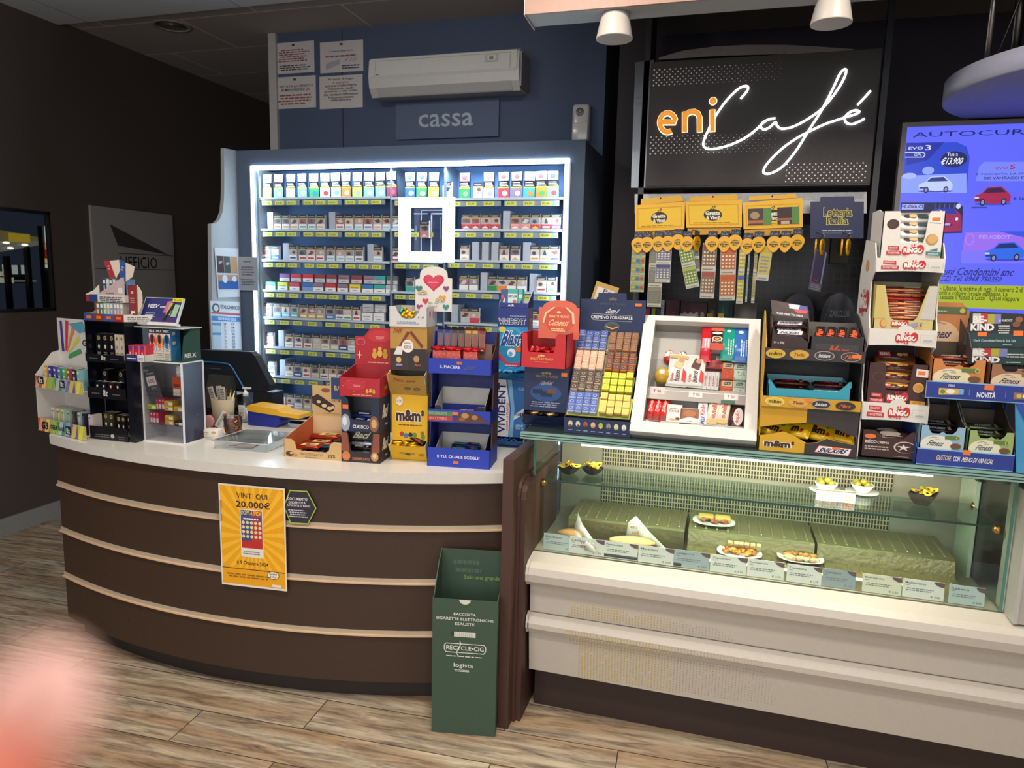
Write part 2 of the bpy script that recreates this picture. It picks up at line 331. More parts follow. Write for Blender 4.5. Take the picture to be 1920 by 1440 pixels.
# wall papers above the cabinet
def paper(n,px,Y,label,items,cat='notice',group=None,bg='b9b4b2'):
    a=at(px[0],px[3],Y=Y); b=at(px[2],px[1],Y=Y); W_=b.x-a.x; H_=b.z-a.z
    mb=MB(); mb.box((0,-.002,0),(W_,0,H_),bg); mb.deco(*front(W_,H_,-.002),items)
    return mb.build(n,None,label,cat,group,mat=TR(a.x,Y,a.z))
K='3a3436'; RD='8c4a42'; BL='2c3350'
SY=lambda: ('r',.46,.87,.07,.07,K)
paper('paper_notice',(514,76,589,140),4.598,'white notice with reddish print, upper left of the four wall papers',[SY(),('w',.12,.38,.76,.42,6,RD),('w',.1,.1,.8,.2,3,K)],group='notices on the wall beside the air conditioner')
paper('paper_notice',(516,141,592,205),4.597,'white notice reading È VIETATA LA VENDITA AI MINORENNI DI, lower left of the wall papers',[SY(),('t','È VIETATA LA VENDITA',.06,.66,.88,.09,BL),('t','AI MINORENNI DI:',.16,.54,.7,.09,BL),('w',.08,.12,.84,.36,4,RD)],group='notices on the wall beside the air conditioner')
paper('paper_notice',(601,74,681,138),4.598,'white notice with a ticket drawing and price, upper right of the four wall papers',[SY(),('t','In questa tabaccheria',.22,.65,.56,.07,BL),('w',.1,.5,.82,.1,1,RD),('p',[(.13,.1),(.45,.25),(.46,.42),(.14,.3)],'9a98a0'),('t','€ 3,50',.55,.32,.34,.13,'8f8f98',.2),('w',.5,.1,.42,.16,2,BL)],group='notices on the wall beside the air conditioner')
paper('paper_notice',(600,139,680,205),4.597,'white notice with dense bold print, lower right of the four wall papers',[('t','Ai sensi di legge',.2,.85,.6,.08,K),('t','È VIETATO',.32,.75,.36,.08,RD),('t','entrare in tabaccheria',.14,.66,.72,.08,K),('t','indossando caschi',.2,.57,.6,.08,K),('t','protettivi o altri mezzi',.12,.48,.76,.08,K),('t','che rendano difficoltoso',.1,.39,.8,.08,K),('t','il riconoscimento',.2,.30,.6,.08,K),('t','della persona',.26,.21,.48,.08,K)],group='notices on the wall beside the air conditioner')
# cassa sign
a=at(742,262,Y=4.58); b=at(936,185,Y=4.58); t=thing('cash_desk_sign','dark grey wall panel reading cassa under the air conditioner','sign',(a.x,4.598,a.z))
mb=MB(); mb.box((0,-.02,0),(b.x-a.x,0,b.z-a.z),'505c74:r'); mb.build('panel',t)
mb=MB(); mb.deco((0,-.02,0),(b.x-a.x,0,0),(0,0,b.z-a.z),[('t','cassa',.23,.31,.53,.36,'9aa7b4',0,.008)],.002); mb.build('lettering',t)
# air conditioner
a=at(690,180,Y=4.38); b=at(973,86,Y=4.38); Wd=b.x-a.x; Hh=b.z-a.z
t=thing('air_conditioner','white split air conditioner unit high on the blue wall','air conditioner',(a.x,4.598,a.z))
CR='b3b2ae:p'
mb=MB(); mb.prism([(0,0,.01),(0,-.16,0),(0,-.2,.05),(0,-.215,.12),(0,-.2,Hh-.02),(0,-.17,Hh),(0,0,Hh)],(Wd,0,0),CR); mb.build('housing',t)
mb=MB(); mb.prism([(.012,-.2,.085),(.012,-.222,.12),(.012,-.208,Hh-.015),(.012,-.198,Hh-.01)],(Wd-.024,0,0),'bdbcb7:g'); mb.deco((.05,-.2185,.12),(Wd-.1,0,0),(0,.011,Hh-.15),[('r',0,.0,1,.012,'8c8b88'),('r',0,0,.002,1,'8c8b88'),('r',0,.98,1,.015,'8c8b88'),('r',.995,0,.003,1,'8c8b88'),('r',.01,.03,.025,.05,'4a4a50'),('r',.82,.45,.09,.45,'a3a29e'),('r',.838,.55,.055,.3,'c4c3bf'),('r',.85,.6,.03,.18,'6f7378')],.003); mb.build('front_panel',t)
mb=MB(); mb.prism([(.05,-.165,.006),(.05,-.2,.052),(.05,-.204,.05),(.05,-.17,.002)],(Wd-.1,0,0),'a5a5a4:g'); mb.build('air_flap',t)
mb=MB(); mb.box((Wd,-.19,.02),(Wd+.012,0,Hh-.02),'7d7c7a:p'); mb.build('end_cap',t)
# air freshener on the cabinet top
# ================================================================ curved cash counter
def circ(p,q,r):
    ax,ay=p;bx,by=q;cx,cy=r; d=2*(ax*(by-cy)+bx*(cy-ay)+cx*(ay-by))
    ux=((ax*ax+ay*ay)*(by-cy)+(bx*bx+by*by)*(cy-ay)+(cx*cx+cy*cy)*(ay-by))/d
    uy=((ax*ax+ay*ay)*(cx-bx)+(bx*bx+by*by)*(ax-cx)+(cx*cx+cy*cy)*(bx-ax))/d
    return ux,uy,math.hypot(ax-ux,ay-uy)
CT=.99
CX,CY,CR_=circ((-2.93,2.475),(-2.12,2.338),(-.82,2.608))
def arc(off,xa,xb,n=40):
    R=CR_-off; o=[]
    for i in range(n+1):
        x=xa+(xb-xa)*i/n; o.append((x,CY-math.sqrt(R*R-(x-CX)**2)))
    return o
def arcstrip(mb,xa,xb,o1,o0,z0,z1,m,n=40):
    a=arc(o1,xa,xb,n); b=arc(o0,xa,xb,n); k=n+1
    vs=[(x,y,z0) for x,y in a]+[(x,y,z1) for x,y in a]+[(x,y,z0) for x,y in b]+[(x,y,z1) for x,y in b]
    fs=[]
    for i in range(n): fs+=[(i,i+1,k+i+1,k+i),(2*k+i+1,2*k+i,3*k+i,3*k+i+1),(k+i,k+i+1,3*k+i+1,3*k+i),(i+1,i,2*k+i,2*k+i+1)]
    mb.add(vs,fs,m,False); mb.add([vs[0],vs[k],vs[3*k],vs[2*k]],[(0,1,2,3)],m); mb.add([vs[k-1],vs[2*k-1],vs[4*k-1],vs[3*k-1]],[(0,1,2,3)],m)
counter=thing('cash_counter','curved brown cash counter with white worktop and four champagne metal rails','counter',(0,0,0))
XA,XB=-2.94,-.757
PB='3d291b:c'
for z0,z1 in ((.768,.951),(.545,.748),(.322,.525),(.095,.302)):
    mb=MB(); arcstrip(mb,XA+.01,XB,.025,.05,z0,z1,PB); mb.build('front_panel',counter)
for z in (.748,.525,.302):
    mb=MB(); arcstrip(mb,XA+.004,XB,.022,.06,z+.003,z+.02,'b3a591:p'); arcstrip(mb,XA+.002,XB,.013,.045,z-.002,z+.004,'d9b48e:p'); mb.build('metal_rail',counter)
mb=MB(); arcstrip(mb,XA+.05,XB-.0,.085,.12,0,.1,'2a221e:c'); mb.build('plinth',counter)
mb=MB(); o=arc(.055,XA+.03,XB)
mb.prism([(x,y,.1) for x,y in o]+[(XB,3.05,.1),(XA+.2,3.05,.1),(XA+.03,2.85,.1)],(0,0,.849),'3b2a1f:c'); mb.build('carcass',counter)
mb=MB(); o=arc(0,XA,XB,40); pts=[(x,y,CT-.042) for x,y in o]+[(XB,3.12,CT-.042),(-2.6,3.12,CT-.042),(-2.95,2.95,CT-.042),(-3.0,2.55,CT-.042)]
n=len(pts); mb.prism(pts,(0,0,.042),'d9d4cb:g'); mb.build('worktop',counter)
# lower clerk desk behind
mb=MB(); mb.box((-2.75,3.13,.0),(-.9,3.45,.80),'23242a:c'); mb.box((-2.75,3.12,.8),(-.9,3.5,.83),'2b2c33:p'); tag(mb.build('clerk_desk'),'low dark desk behind the curved cash counter','desk')
# poster and sticker on the panel
def onarc(pxa,pxb,z,off=.02):
    "two points of the counter front under pixel columns"
    r=[]
    for px,py in (pxa,pxb):
        lo=None
        for i in range(400):
            x=XA+(XB-XA)*i/399; y=CY-math.sqrt((CR_-off)**2-(x-CX)**2); d=V((x,y,z))-CP; sx=IW/2+FPX*d.dot(RT)/d.dot(FW)
            if lo is None or abs(sx-px)<lo[0]: lo=(abs(sx-px),x,y)
        r.append(V((lo[1],lo[2],z)))
    return r
a,b=onarc((414,960),(537,960),.7,.008); 
z0=.475; z1=.905; Wp=(b-a).length
t=thing('lottery_poster','orange poster reading VINTI QUI 20.000€ taped on the brown counter front','poster',(a.x,a.y,z0),math.atan2(b.y-a.y,b.x-a.x)); H_=z1-z0
mb=MB(); mb.box((0,-.0015,0),(Wp,0,H_),'e9e2d2')
it=[('r',.02,.02,.96,.965,'eda409')]
for i in range(26):
    aa=2*PI*i/26; c0=(.5,.52)
    def cl(q):
        dx,dy=math.cos(q)*1.5,math.sin(q)*1.5; s_=min([abs(.475/dx) if abs(dx)>1e-6 else 9,abs(((.465 if dy>0 else .33))/dy) if abs(dy)>1e-6 else 9]); return (c0[0]+dx*s_,c0[1]+dy*s_)
    it.append(('p',[c0,cl(aa),cl(aa+.11)],'f6bb28')); it.append(('_',-.35))
it+=[('t','VINTI QUI',.27,.865,.47,.06,'2c1c26',0,.02),('t','20.000€',.26,.785,.52,.065,'2c1c26',0,.02),('r',.32,.30,.34,.47,'e8e2d4'),('r',.33,.39,.16,.37,'3e4a7e'),('r',.49,.39,.16,.37,'b8362c'),('r',.33,.39,.32,.07,'c02a22'),('t','DOPPLA SFIDA',.34,.715,.30,.04,'f2dc4a')]
for r in range(4):
    for c in range(5): it+=[('e',.365+.0625*c,.64-r*.045,.024,.016,'e3d3a4'),('_',-.35)]
it+=[('r',.345,.665,.29,.035,'54488a'),('w',.35,.67,.28,.03,1,'f0ecd8'),('w',.35,.33,.28,.04,2,'8a8588'),('t','il 9 Ottobre 2024',.25,.225,.48,.035,'3a2218',0,.012),('r',.02,.175,.96,.006,'5b2f14'),('w',.08,.09,.75,.05,2,'9a6a18'),('e',.8,.145,.09,.04,'241a18'),('e',.8,.145,.083,.035,'f3ead2'),('t','Gratta',.735,.148,.13,.022,'2a1d18',.1),('t','& Vinci',.745,.12,.11,.022,'2a1d18',.1),('r',.78,.03,.14,.025,'e9e2d2')]
mb.deco((0,-.0015,0),(Wp,0,0),(0,0,H_),it,.0003); mb.build('sheet',t)
mb=MB(); mb.box((-.012,-.0025,.27),(.012,-.0018,.36),CLEAR); mb.build('tape',t)
a,b=onarc((538,915),(594,915),.8,.012); z0,z1=.762,.90; W_=(b-a).length; t=thing('identity_notice','dark hexagonal sticker with green border reading DOCUMENTO D’IDENTITÀ beside the orange poster','sticker',(a.x,a.y,z0),math.atan2(b.y-a.y,b.x-a.x)); H_=z1-z0
hx=lambda e:[(-.12+e,.5),(.1+e*.6,1-e),(.7-e*.4,1-e),(1-e*1.2,.5),(.7-e*.4,e),(.1+e*.6,e)]
mb=MB(); mb.prism([(x*W_,-.001,y*H_) for x,y in hx(0)],(0,.001,0),'9fbf4a'); mb.deco(*front(W_,H_,-.001),[('p',hx(.035),'2b2735'),('t','DOCUMENTO',.02,.70,.68,.085,'e8e6e8'),('t',"D'IDENTITÀ",.06,.60,.58,.085,'e8e6e8'),('t','A PORTATA DI MANO',.0,.515,.78,.06,'e8e6e8'),('w',.04,.2,.66,.25,4,'c9c6cc')],.0004); mb.build('sheet',t)
# divider between the counters
t=thing('counter_divider','dark brown upright panel between the cash counter and the glass case','divider',(-.755,2.474,0))
mb=MB(); mb.box((0,0,0),(.042,.75,1.085),'4a2f25:c'); mb.build('panel',t)
mb=MB(); q=[(.0,0),(.0,.93),(.01,.96),(.03,.98),(.06,.99),(.6,.99),(.6,0)]
mb.prism([(.042,.055+y,z) for y,z in q],(.012,0,0),'4a2f25:c'); mb.build('step_moulding',t)
mb=MB(); mb.prism([(.054,.065+y*.9,z*.985) for y,z in q],(.02,0,0),'452a22:c'); mb.build('rounded_post',t)
# recycling box
o,rz,W_=seat((809,1372),(928,1382),0); h=zrow(o,1121); Wb=.25; o+=V((.0,-.0,0)); Dp=.16
t=thing('recycling_box','dark green cardboard collection box reading RACCOLTA SIGARETTE ELETTRONICHE ESAUSTE','box',(o.x,o.y-.0,0),rz); G='39503f:c'; Wb=W_
mb=MB(); mb.box((0,0,0),(Wb,.004,h),G); mb.box((0,.004,0),(.004,Dp,h),G); mb.box((Wb-.004,.004,0),(Wb,Dp,h),G); mb.box((0,.004,0),(Wb,Dp,.004),G)
TX='dfe0d4'
mb.deco(*front(Wb,h),[('t','RACCOLTA',.33,.885,.34,.02,TX),('t','SIGARETTE ELETTRONICHE',.06,.85,.88,.02,TX),('t','ESAUSTE',.35,.815,.3,.02,TX),('r',.29,.735,.05,.03,'2a3a2e'),('r',.34,.73,.33,.037,'d6d6cc'),('l',[(.22,.68),(.80,.68),(.83,.665),(.83,.635),(.80,.615),(.22,.615),(.19,.635),(.19,.665),(.22,.68)],.012,TX),('t','RECYCLE•CIG',.22,.633,.58,.031,TX),('l',[(.43,.70),(.45,.68),(.40,.64),(.38,.61),(.42,.585)],.012,TX),('w',.2,.585,.6,.012,1,TX),('t','logista',.34,.50,.30,.038,TX),('w',.34,.475,.26,.02,2,TX)]+[('r',.36+i*.03,.733,.006,.031,'a9a99f') for i in range(10)])
mb.build('carton',t)
mb=MB(); q=[(0,h),(.004,h),(.10,h+.10),(Dp,h+.135),(Dp,h)]
mb.box((0,Dp,0),(Wb,Dp+.004,h+.135),G); mb.deco((0,Dp,h),(Wb,0,0),(0,0,.135),[('t','Solo una grande',.38,.06,.58,.17,'7ea04c'),('w',.2,.3,.5,.5,2,'4c6450')]); mb.build('raised_flap',t)
mb=MB(); mb.prism([(.002,y,z) for y,z in q],(.003,0,0),G); mb.build('side_flap',t)
mb=MB(); mb.prism([(Wb*.5+.022*math.cos(a_*PI/8),-.0006,h-.0+.018*-math.sin(a_*PI/8)) for a_ in range(9)],(0,-.0006,0),'d9d4c4'); mb.build('thumb_notch',t)
# ================================================================ refrigerated glass case
X0,X1=-.69,.965; XE=2.0
case=thing('refrigerated_display_case','long white refrigerated counter with glass front holding snacks and sandwiches','display case',(0,0,0))
WH='c0b8ab:p'
prof=[(2.62,.185),(2.60,.36),(2.585,.362),(2.572,.385),(2.572,.405),(2.585,.43),(2.605,.44),(2.60,.56),(2.575,.565),(2.556,.585),(2.552,.615),(2.562,.64),(2.59,.655),(2.675,.665),(2.675,.62),(3.3,.62),(3.3,.185)]
mb=MB(); mb.prism([(X0+.02,y,z) for y,z in prof],(XE-X0,0,0),WH,smooth=False)
mb.build('lower_front',case)
mb=MB(); mb.box((X0+.02,2.602,.4405),(XE,2.604,.4425),'6b655c'); mb.build('seam',case)
mb=MB(); mb.prism([(X0+.012,y,z) for y,z in prof[1:6]+[(2.61,.44),(2.61,.36)]],(.012,0,0),'c9c1b6:p'); mb.build('ridge_end_cap',case)
mb=MB(); mb.prism([(X0+.010,y,z) for y,z in prof[7:14]+[(2.68,.6),(2.62,.55)]],(.012,0,0),'c9c1b6:p'); mb.build('rim_end_cap',case)
mb=MB(); mb.box((X0+.03,2.68,0),(XE,3.25,.185),'33221c:c'); mb.build('plinth',case)
# dot print (map of an animal silhouette)
mb=MB(); rnd=random.Random(3); dots=0
def inpoly(x,y,P):
    c=False; j=len(P)-1
    for i in range(len(P)):
        if (P[i][1]>y)!=(P[j][1]>y) and x<(P[j][0]-P[i][0])*(y-P[i][1])/(P[j][1]-P[i][1])+P[i][0]: c=not c
        j=i
    return c
shape=[(1082,1112),(1098,1128),(1128,1132),(1172,1120),(1177,1160),(1186,1158),(1215,1150),(1262,1160),(1330,1178),(1345,1180),(1400,1215),(1432,1240),(1440,1275),(1465,1325),(1320,1305),(1085,1270),(1082,1210),(1070,1205),(1055,1165),(1068,1148)]
sx=.0085
for k in range(0,58):
    z=.19+k*.0105 if k<50 else None
    if z is None or z>.56: continue
    # front surface depth at this height
    yy=2.62+(2.60-2.62)*(z-.185)/.175 if z<.36 else (2.571 if .375<z<.41 else (2.6035 if .445<z<.56 else None))
    if yy is None: continue
    for i in range(110):
        x=X0+.06+i*.0118
        d=V((x,yy,z))-CP; px=IW/2+FPX*d.dot(RT)/d.dot(FW); py=IH/2-FPX*d.dot(UP)/d.dot(FW)
        if inpoly(px,py,shape) and rnd.random()>.04:
            r=.0032-.0018*min(1,max(0,(px-1180)/300)); mb.add([(x+r*math.cos(a*PI/3),yy-.0012,z+r*math.sin(a*PI/3)) for a in range(6)],[list(range(6))],'c2a55a' if px<1260 else 'a99e80'); dots+=1
mb.build('dot_print',case,kind='stuff')
# glass panes
for nm,a,b in (('front_glass',(X0,2.68,.665),(X1,2.686,1.13)),('side_glass',(X0,2.688,.665),(X0+.006,3.2,1.13)),('side_glass',(X1-.006,2.688,.665),(X1,3.2,1.13))):
    mb=MB(); mb.box(a,b,GLASS); mb.build(nm,case)
for x in (X0-.001,X1-.005):
    mb=MB(); mb.box((x,2.679,.665),(x+.007,2.688,1.13),'4f8276:g'); mb.build('glass_edge',case)
mb=MB(); mb.box((X0-.035,2.63,1.135),(XE,3.3,1.165),'2c3a37:g'); mb.build('top_slab',case)
for i in range(3):
    mb=MB(); mb.box((X0-.04,2.612-.0*i,1.1375+i*.0095),(X0+1.95,2.63,1.1435+i*.0095),'86aaa0:g'); mb.build('glass_layer_edge',case)
mb=MB(); mb.box((X0-.034,2.64,1.13),(XE,3.3,1.135),'23262a:c'); mb.build('top_underside',case)
a=at(1090,832,Y=2.73); b=at(1750,882,Y=2.73); z=(a.z+b.z)/2
mb=MB(); mb.tube([(a.x,2.735,1.112),(b.x,2.735,1.112)],.0115,'fff3d0:e5.0',14); mb.build('light_tube',case)
area('case_tube_light',((a.x+b.x)/2,2.75,1.095),(math.radians(28),0,0),b.x-a.x,.02,12,(1,.95,.78),175)
mb=MB(); mb.box((X0+.03,2.725,1.1225),(XE-.8,2.76,1.13),'b9b5aa:p'); mb.build('tube_holder',case)
# inside shelf
mb=MB(); mb.box((X0+.03,2.76,.935),(X1-.02,3.02,.943),SMOKE); mb.build('glass_shelf',case)
mb=MB(); mb.box((X0+.03,2.757,.935),(X1-.02,2.76,.943),'1f3f3a:g'); mb.build('shelf_edge',case)
for x,y,z in ((X0+.008,2.78,.92),(X1-.008,2.76,.93),(X1-.008,3.0,.94)):
    mb=MB(); s_=1 if x<0 else -1; mb.lathe([(.0,-.001),(.015,0),(.017,.006*s_),(.016,.014*s_),(.009,.02*s_),(0,.021*s_)],(x,y,z),'c48a4c:m',18,'x'); mb.build('brass_knob',case)
# interior walls
mb=MB(); mb.box((X1-.022,2.98,.665),(X1-.009,3.155,1.04),'b4c0aa:p'); mb.build('side_cheek',case)
BK='8e8a78:c'
YB=3.16
mb=MB(); mb.box((X0+.01,YB,.64),(X1-.01,YB+.01,1.13),BK); mb.build('back_wall',case)
mb=MB(); mb.box((X0+.0,2.69,.63),(X1,3.2,.665),'8c8774:c'); mb.build('deck',case)
gm=tiles_mat('vent_mesh','1a1812','221e16','a39a7c',.0115,.020,.0022,.5,(D(90),0,0))
for z0,z1 in ((.925,1.045),(.72,.89)):
    mb=MB(); mb.box((-.49,YB-.006,z0),(.70,YB-.001,z1),gm); mb.build('vent_grille',case)
mb=MB(); mb.box((.71,YB-.012,1.0),(.82,YB-.002,1.04),'4a4a40:c'); mb.deco((.71,YB-.012,1.0),(.11,0,0),(0,0,.04),[('r',.3,.3,.5,.4,'77786a')]); mb.build('thermometer',case)
# platforms (trays)
GB='a8a07a:m'
def platform(x0,x1,front_y,steps,label):
    t=thing('stepped_tray',label,'tray',(x0,front_y,.665),0,'ribbed gold trays in the glass case'); W_=x1-x0
    y=0; q=[(0,0)]
    for dy,z in steps: q+=[(y+.004,z-.006),(y+.014,z)]; q+=[(y+dy-.006,z)]; y+=dy
    q+=[(y,0)]
    mb=MB(); mb.prism([(0,a,b) for a,b in q],(W_,0,0),'9d946a:f'); mb.build('pan',t)
    y=0
    mb=MB(); n=0
    for dy,z in steps:
        k=int(W_/.042)
        for i in range(k):
            x=.025+i*(W_-.05)/(k-1); mb.rbox((x-.005,y+.03,z-.002),(x+.005,y+dy-.02,z+.004),'a9a078:f',.002,1)
        y+=dy
    mb.build('ribs',t,kind='stuff'); return t
platform(-.575,-.10,2.84,[(.27,.10)],'ribbed gold tray at the left end of the glass case, behind the sandwiches')
platform(-.085,.385,2.70,[(.135,.045),(.27,.11)],'ribbed two-step gold tray in the middle of the glass case')
platform(.395,.86,2.70,[(.135,.045),(.27,.11)],'empty ribbed two-step gold tray at the right of the glass case')
t=thing('black_tray','flat black plastic tray under the wrapped sandwiches','tray',(-.47,2.70,.665)); mb=MB(); mb.rbox((0,0,0),(.375,.13,.02),'23262b:p',.006); mb.build('pan',t); mb=MB(); mb.rbox((.28,.02,.02),(.35,.09,.03),'2c2f34:p',.006); mb.build('raised_pad',t)
# white instrument board at the far right
a=at(1896,900,Y=2.62)
t=thing('price_board','white ruled board standing right of the glass case','board',(.985,2.60,.665)); mb=MB(); mb.box((0,0,0),(.5,.02,.43),'a9a69f:p'); mb.box((-.012,-.004,0),(.0,.16,.44),'b4b2aa:p'); mb.build('panel',t)
mb=MB(); mb.box((.03,-.004,.03),(.5,0,.42),'c9bfb6:p'); mb.deco((.03,-.004,.03),(.47,0,0),(0,0,.39),[('r',.0,0,.006,1,'8d857d'),('r',.16,.02,.006,.97,'8d857d'),('w',.2,.05,.6,.45,18,'8d857d')]+[('t',s,.05,.1+i*.075,.05,.03,'6f675f') for i,s in enumerate(('9','8','7','6','5','4','3','2','1'))]); mb.build('printed_sheet',t)
# ================================================================ food in the case
rnd=random.Random(11)
def bowl(px,Z,r,h,label,m,group,sq=False,rib=False):
    p=at(*px,Z=Z); t=thing('snack_bowl',label,'bowl',(p.x,p.y,Z),D(20) if sq else 0,group)
    mb=MB(); n=4 if sq else 24
    mb.lathe([(.45*r,0),(.55*r,.003),(.85*r,h*.6),(r,h),(.95*r,h),(.8*r,h*.62),(.5*r,.008),(0,.006)],(0,0,0),m,n,'z',not sq)
    mb.build('bowl_body',t); return V((p.x,p.y,Z))
def chips(c,r,h,n,label,group):
    for i in range(n):
        a=rnd.uniform(0,2*PI); q=r*math.sqrt(rnd.random())*.75; mb=MB(); R_=.016+rnd.random()*.006
        vs=[];k=12
        for j in range(3):
            for s_ in range(k): b=2*PI*s_/k; rr=R_*(j+1)/3; vs.append((rr*math.cos(b),rr*math.sin(b)*.75,.006*(math.cos(b)*rr/R_)**2))
        fs=[list(range(k))]+[(j*k+s_,j*k+(s_+1)%k,(j+1)*k+(s_+1)%k,(j+1)*k+s_) for j in range(2) for s_ in range(k)]
        mb.add(vs,fs,'f0cb3c:c',True)
        inst(mb.mesh('crisp'),'crisp',label,'crisp',group,TR(c.x+q*math.cos(a),c.y+q*math.sin(a),c.z+h*.75+.006+i*.0022,rnd.uniform(-.7,.7),rnd.uniform(-.6,.6),a))
SZ=.943
c=bowl((1066,888),SZ,.048,.03,'square black bowl of crisps at the far left end of the glass shelf','211f1f:g','black snack bowls',True); chips(c,.042,.03,9,'yellow crisp in the leftmost black bowl','crisps in the leftmost black bowl')
c=bowl((1111,889),SZ,.048,.03,'square black bowl of crisps, second from the left on the glass shelf','211f1f:g','black snack bowls',True); chips(c,.042,.03,9,'yellow crisp in the second black bowl from the left','crisps in the second black bowl')
c=bowl((1729,945),SZ,.062,.045,'black bowl of crisps alone near the right end of the glass shelf','2a2521:g','black snack bowls',True); chips(c,.05,.045,9,'pale yellow crisp in the black bowl near the right end','crisps in the right black bowl')
for k,(px,lb) in enumerate((((1548,920),'left'),((1616,923),'right'))):
    t=thing('bowl_plate','small oval white plate under the %s bowl of olives'%lb,'plate',(0,0,0),0,'white plates under the olive bowls'); p=at(px[0],px[1]+1,Z=SZ); t.location=(p.x,p.y,SZ)
    mb=MB(); mb.lathe([(0,.001),(.045,.001),(.062,.006),(.06,.0075),(.044,.003),(0,.003)],(0,0,0),'d6dbd2:g',26); mb.build('plate_body',t)
    c=bowl(px,SZ+.004,.043,.034,'ribbed white bowl of green olives, the %s one of the pair'%lb,'e6e6dc:g','white olive bowls')
    for i,(dx,dy,dz) in enumerate(((-.018,-.006,0),(.016,-.008,0),(0,.014,0),(.003,-.01,.012),(-.02,.015,.004))):
        mb=MB(); mb.blob((0,0,0),(.0135,.0125,.0125),'94892c:g'); inst(mb.mesh('olive'),'olive','green olive in the %s white bowl'%lb,'olive','olives in the %s white bowl'%lb,TR(c.x+dx,c.y+dy,c.z+.034+dz))
a=at(1529,936,Z=SZ); b=at(1601,941,Z=SZ); mb=MB(); W_=(b-a).length; mb.box((0,0,0),(W_,.003,.044),'a5a199:r'); mb.deco(*front(W_,.044),[('r',0,.84,1,.12,'4a3a34'),('t','eni CAFEROOM',.1,.865,.7,.07,'c96a2a'),('w',.08,.15,.55,.6,6,'a87a6a'),('r',.73,.12,.2,.5,'c07a66')]); mb.build('table_card',None,'small white price card standing in front of the olive bowls','card',mat=TR(a.x,a.y-.01,SZ,D(-12),0,.05))
# plates of tramezzini
def plate(px,Z,label,w=.085,d=.062):
    p=at(*px,Z=Z); t=thing('oval_plate',label,'plate',(p.x,p.y,Z),0,'white plates of filled bread'); mb=MB(); n=28; vs=[];fs=[]
    for (s_,z) in ((.6,0),(.65,.002),(1,.012),(.97,.014),(.62,.005),(0.001,.005)):
        for i in range(n):
            a=2*PI*i/n; ca,sa=math.cos(a),math.sin(a); e=.75; vs.append((w*s_*math.copysign(abs(ca)**e,ca),d*s_*math.copysign(abs(sa)**e,sa),z))
    for j in range(5):
        for i in range(n): fs.append((j*n+i,j*n+(i+1)%n,(j+1)*n+(i+1)%n,(j+1)*n+i))
    fs.append(list(range(n))[::-1]); mb.add(vs,fs,'e4e2d8:g',True); mb.build('plate_body',t); return p
def food(nm,lb,p,parts,dz=.008,rz=0,grp=None,cat='snack'):
    t=thing(nm,lb,cat,(p.x,p.y,p.z+dz),rz,grp)
    for k,(pn,fn) in enumerate(parts): mb=MB(); fn(mb); mb.build(pn,t)
def crumbs(n,sx,sy,z,c,s,seed):
    def f(mb):
        r=random.Random(seed)
        for i in range(n): mb.blob((r.uniform(-sx,sx),r.uniform(-sy,sy),z+r.uniform(0,.008)),(s*r.uniform(.7,1.3),s*r.uniform(.7,1.3),s*.7),r.choice(c),.15,8,5,i)
    return f
p=plate((1338,985),.779,'oval white plate with grilled ham toast on the upper step','',) if 0 else plate((1338,982),.779,'oval white plate holding the grilled ham toast on the upper step')
food('grilled_toast','golden grilled toast with ham on the upper step of the gold tray',p,[('ham',crumbs(14,.05,.022,.004,['a8483a','b55c48','8e3426'],.012,1)),('bread_slice',lambda mb:(mb.rbox((-.062,-.005,.004),(.0,.04,.022),'c9a04c:r',.006),)),('bread_slice',lambda mb:mb.rbox((.004,-.008,.004),(.066,.036,.024),'d0a852:r',.006))])
p=plate((1386,1040),.712,'oval white plate holding the shrimp finger sandwiches, middle of the case')
def fingers(n,x0,y0,z,c,seed):
    def f(mb):
        r=random.Random(seed)
        for i in range(n):
            mb.at(TR(x0+i*.021,y0-abs(i-n/2)*.002,z,D(-35),0,r.uniform(-.1,.1))); mb.box((-.008,-.018,-.006),(.008,.022,.006),c); mb.box((-.008,-.018,.006),(.008,.022,.0075),'c9a04c')
        mb.at(Mx.Identity(4))
    return f
for i in range(6):
    mb=MB(); mb.rbox((-.009,-.02,-.007),(.009,.024,.007),'dccb9c:r',.003); mb.box((-.0092,-.0202,-.001),(.0092,.0242,.001),'e08a3a'); inst(mb.mesh('finger_sandwich'),'finger_sandwich','pale crustless finger sandwich on the middle plate, %s from the left'%ORD[i],'sandwich','finger sandwiches on the middle plate',TR(p.x-.035+i*.021,p.y+.02,p.z+.03,D(-50),0,rnd.uniform(-.2,.2)))
food('shrimp_filling','heap of orange shredded filling spilling over the middle plate',p,[('filling',crumbs(42,.058,.028,.004,['d98b2e','e0a040','c87424','e6b25a'],.009,5))])
p=plate((1500,1050),.712,'oval white plate holding the creamy ham sandwich, in front of the middle tray')
food('ham_sandwich','open sandwich with ham and pale cream under a browned crust, right plate',p,[('crust',crumbs(16,.055,.012,.010,['c98a3c','b87430','a8642a'],.012,8)),('cream_filling',lambda mb:(crumbs(26,.055,.018,.002,['e3d4a8','dcc898','e8dcb8','d6a08c'],.012,9)(mb.at(TR(0,-.018,0))),mb.at(Mx.Identity(4))))])
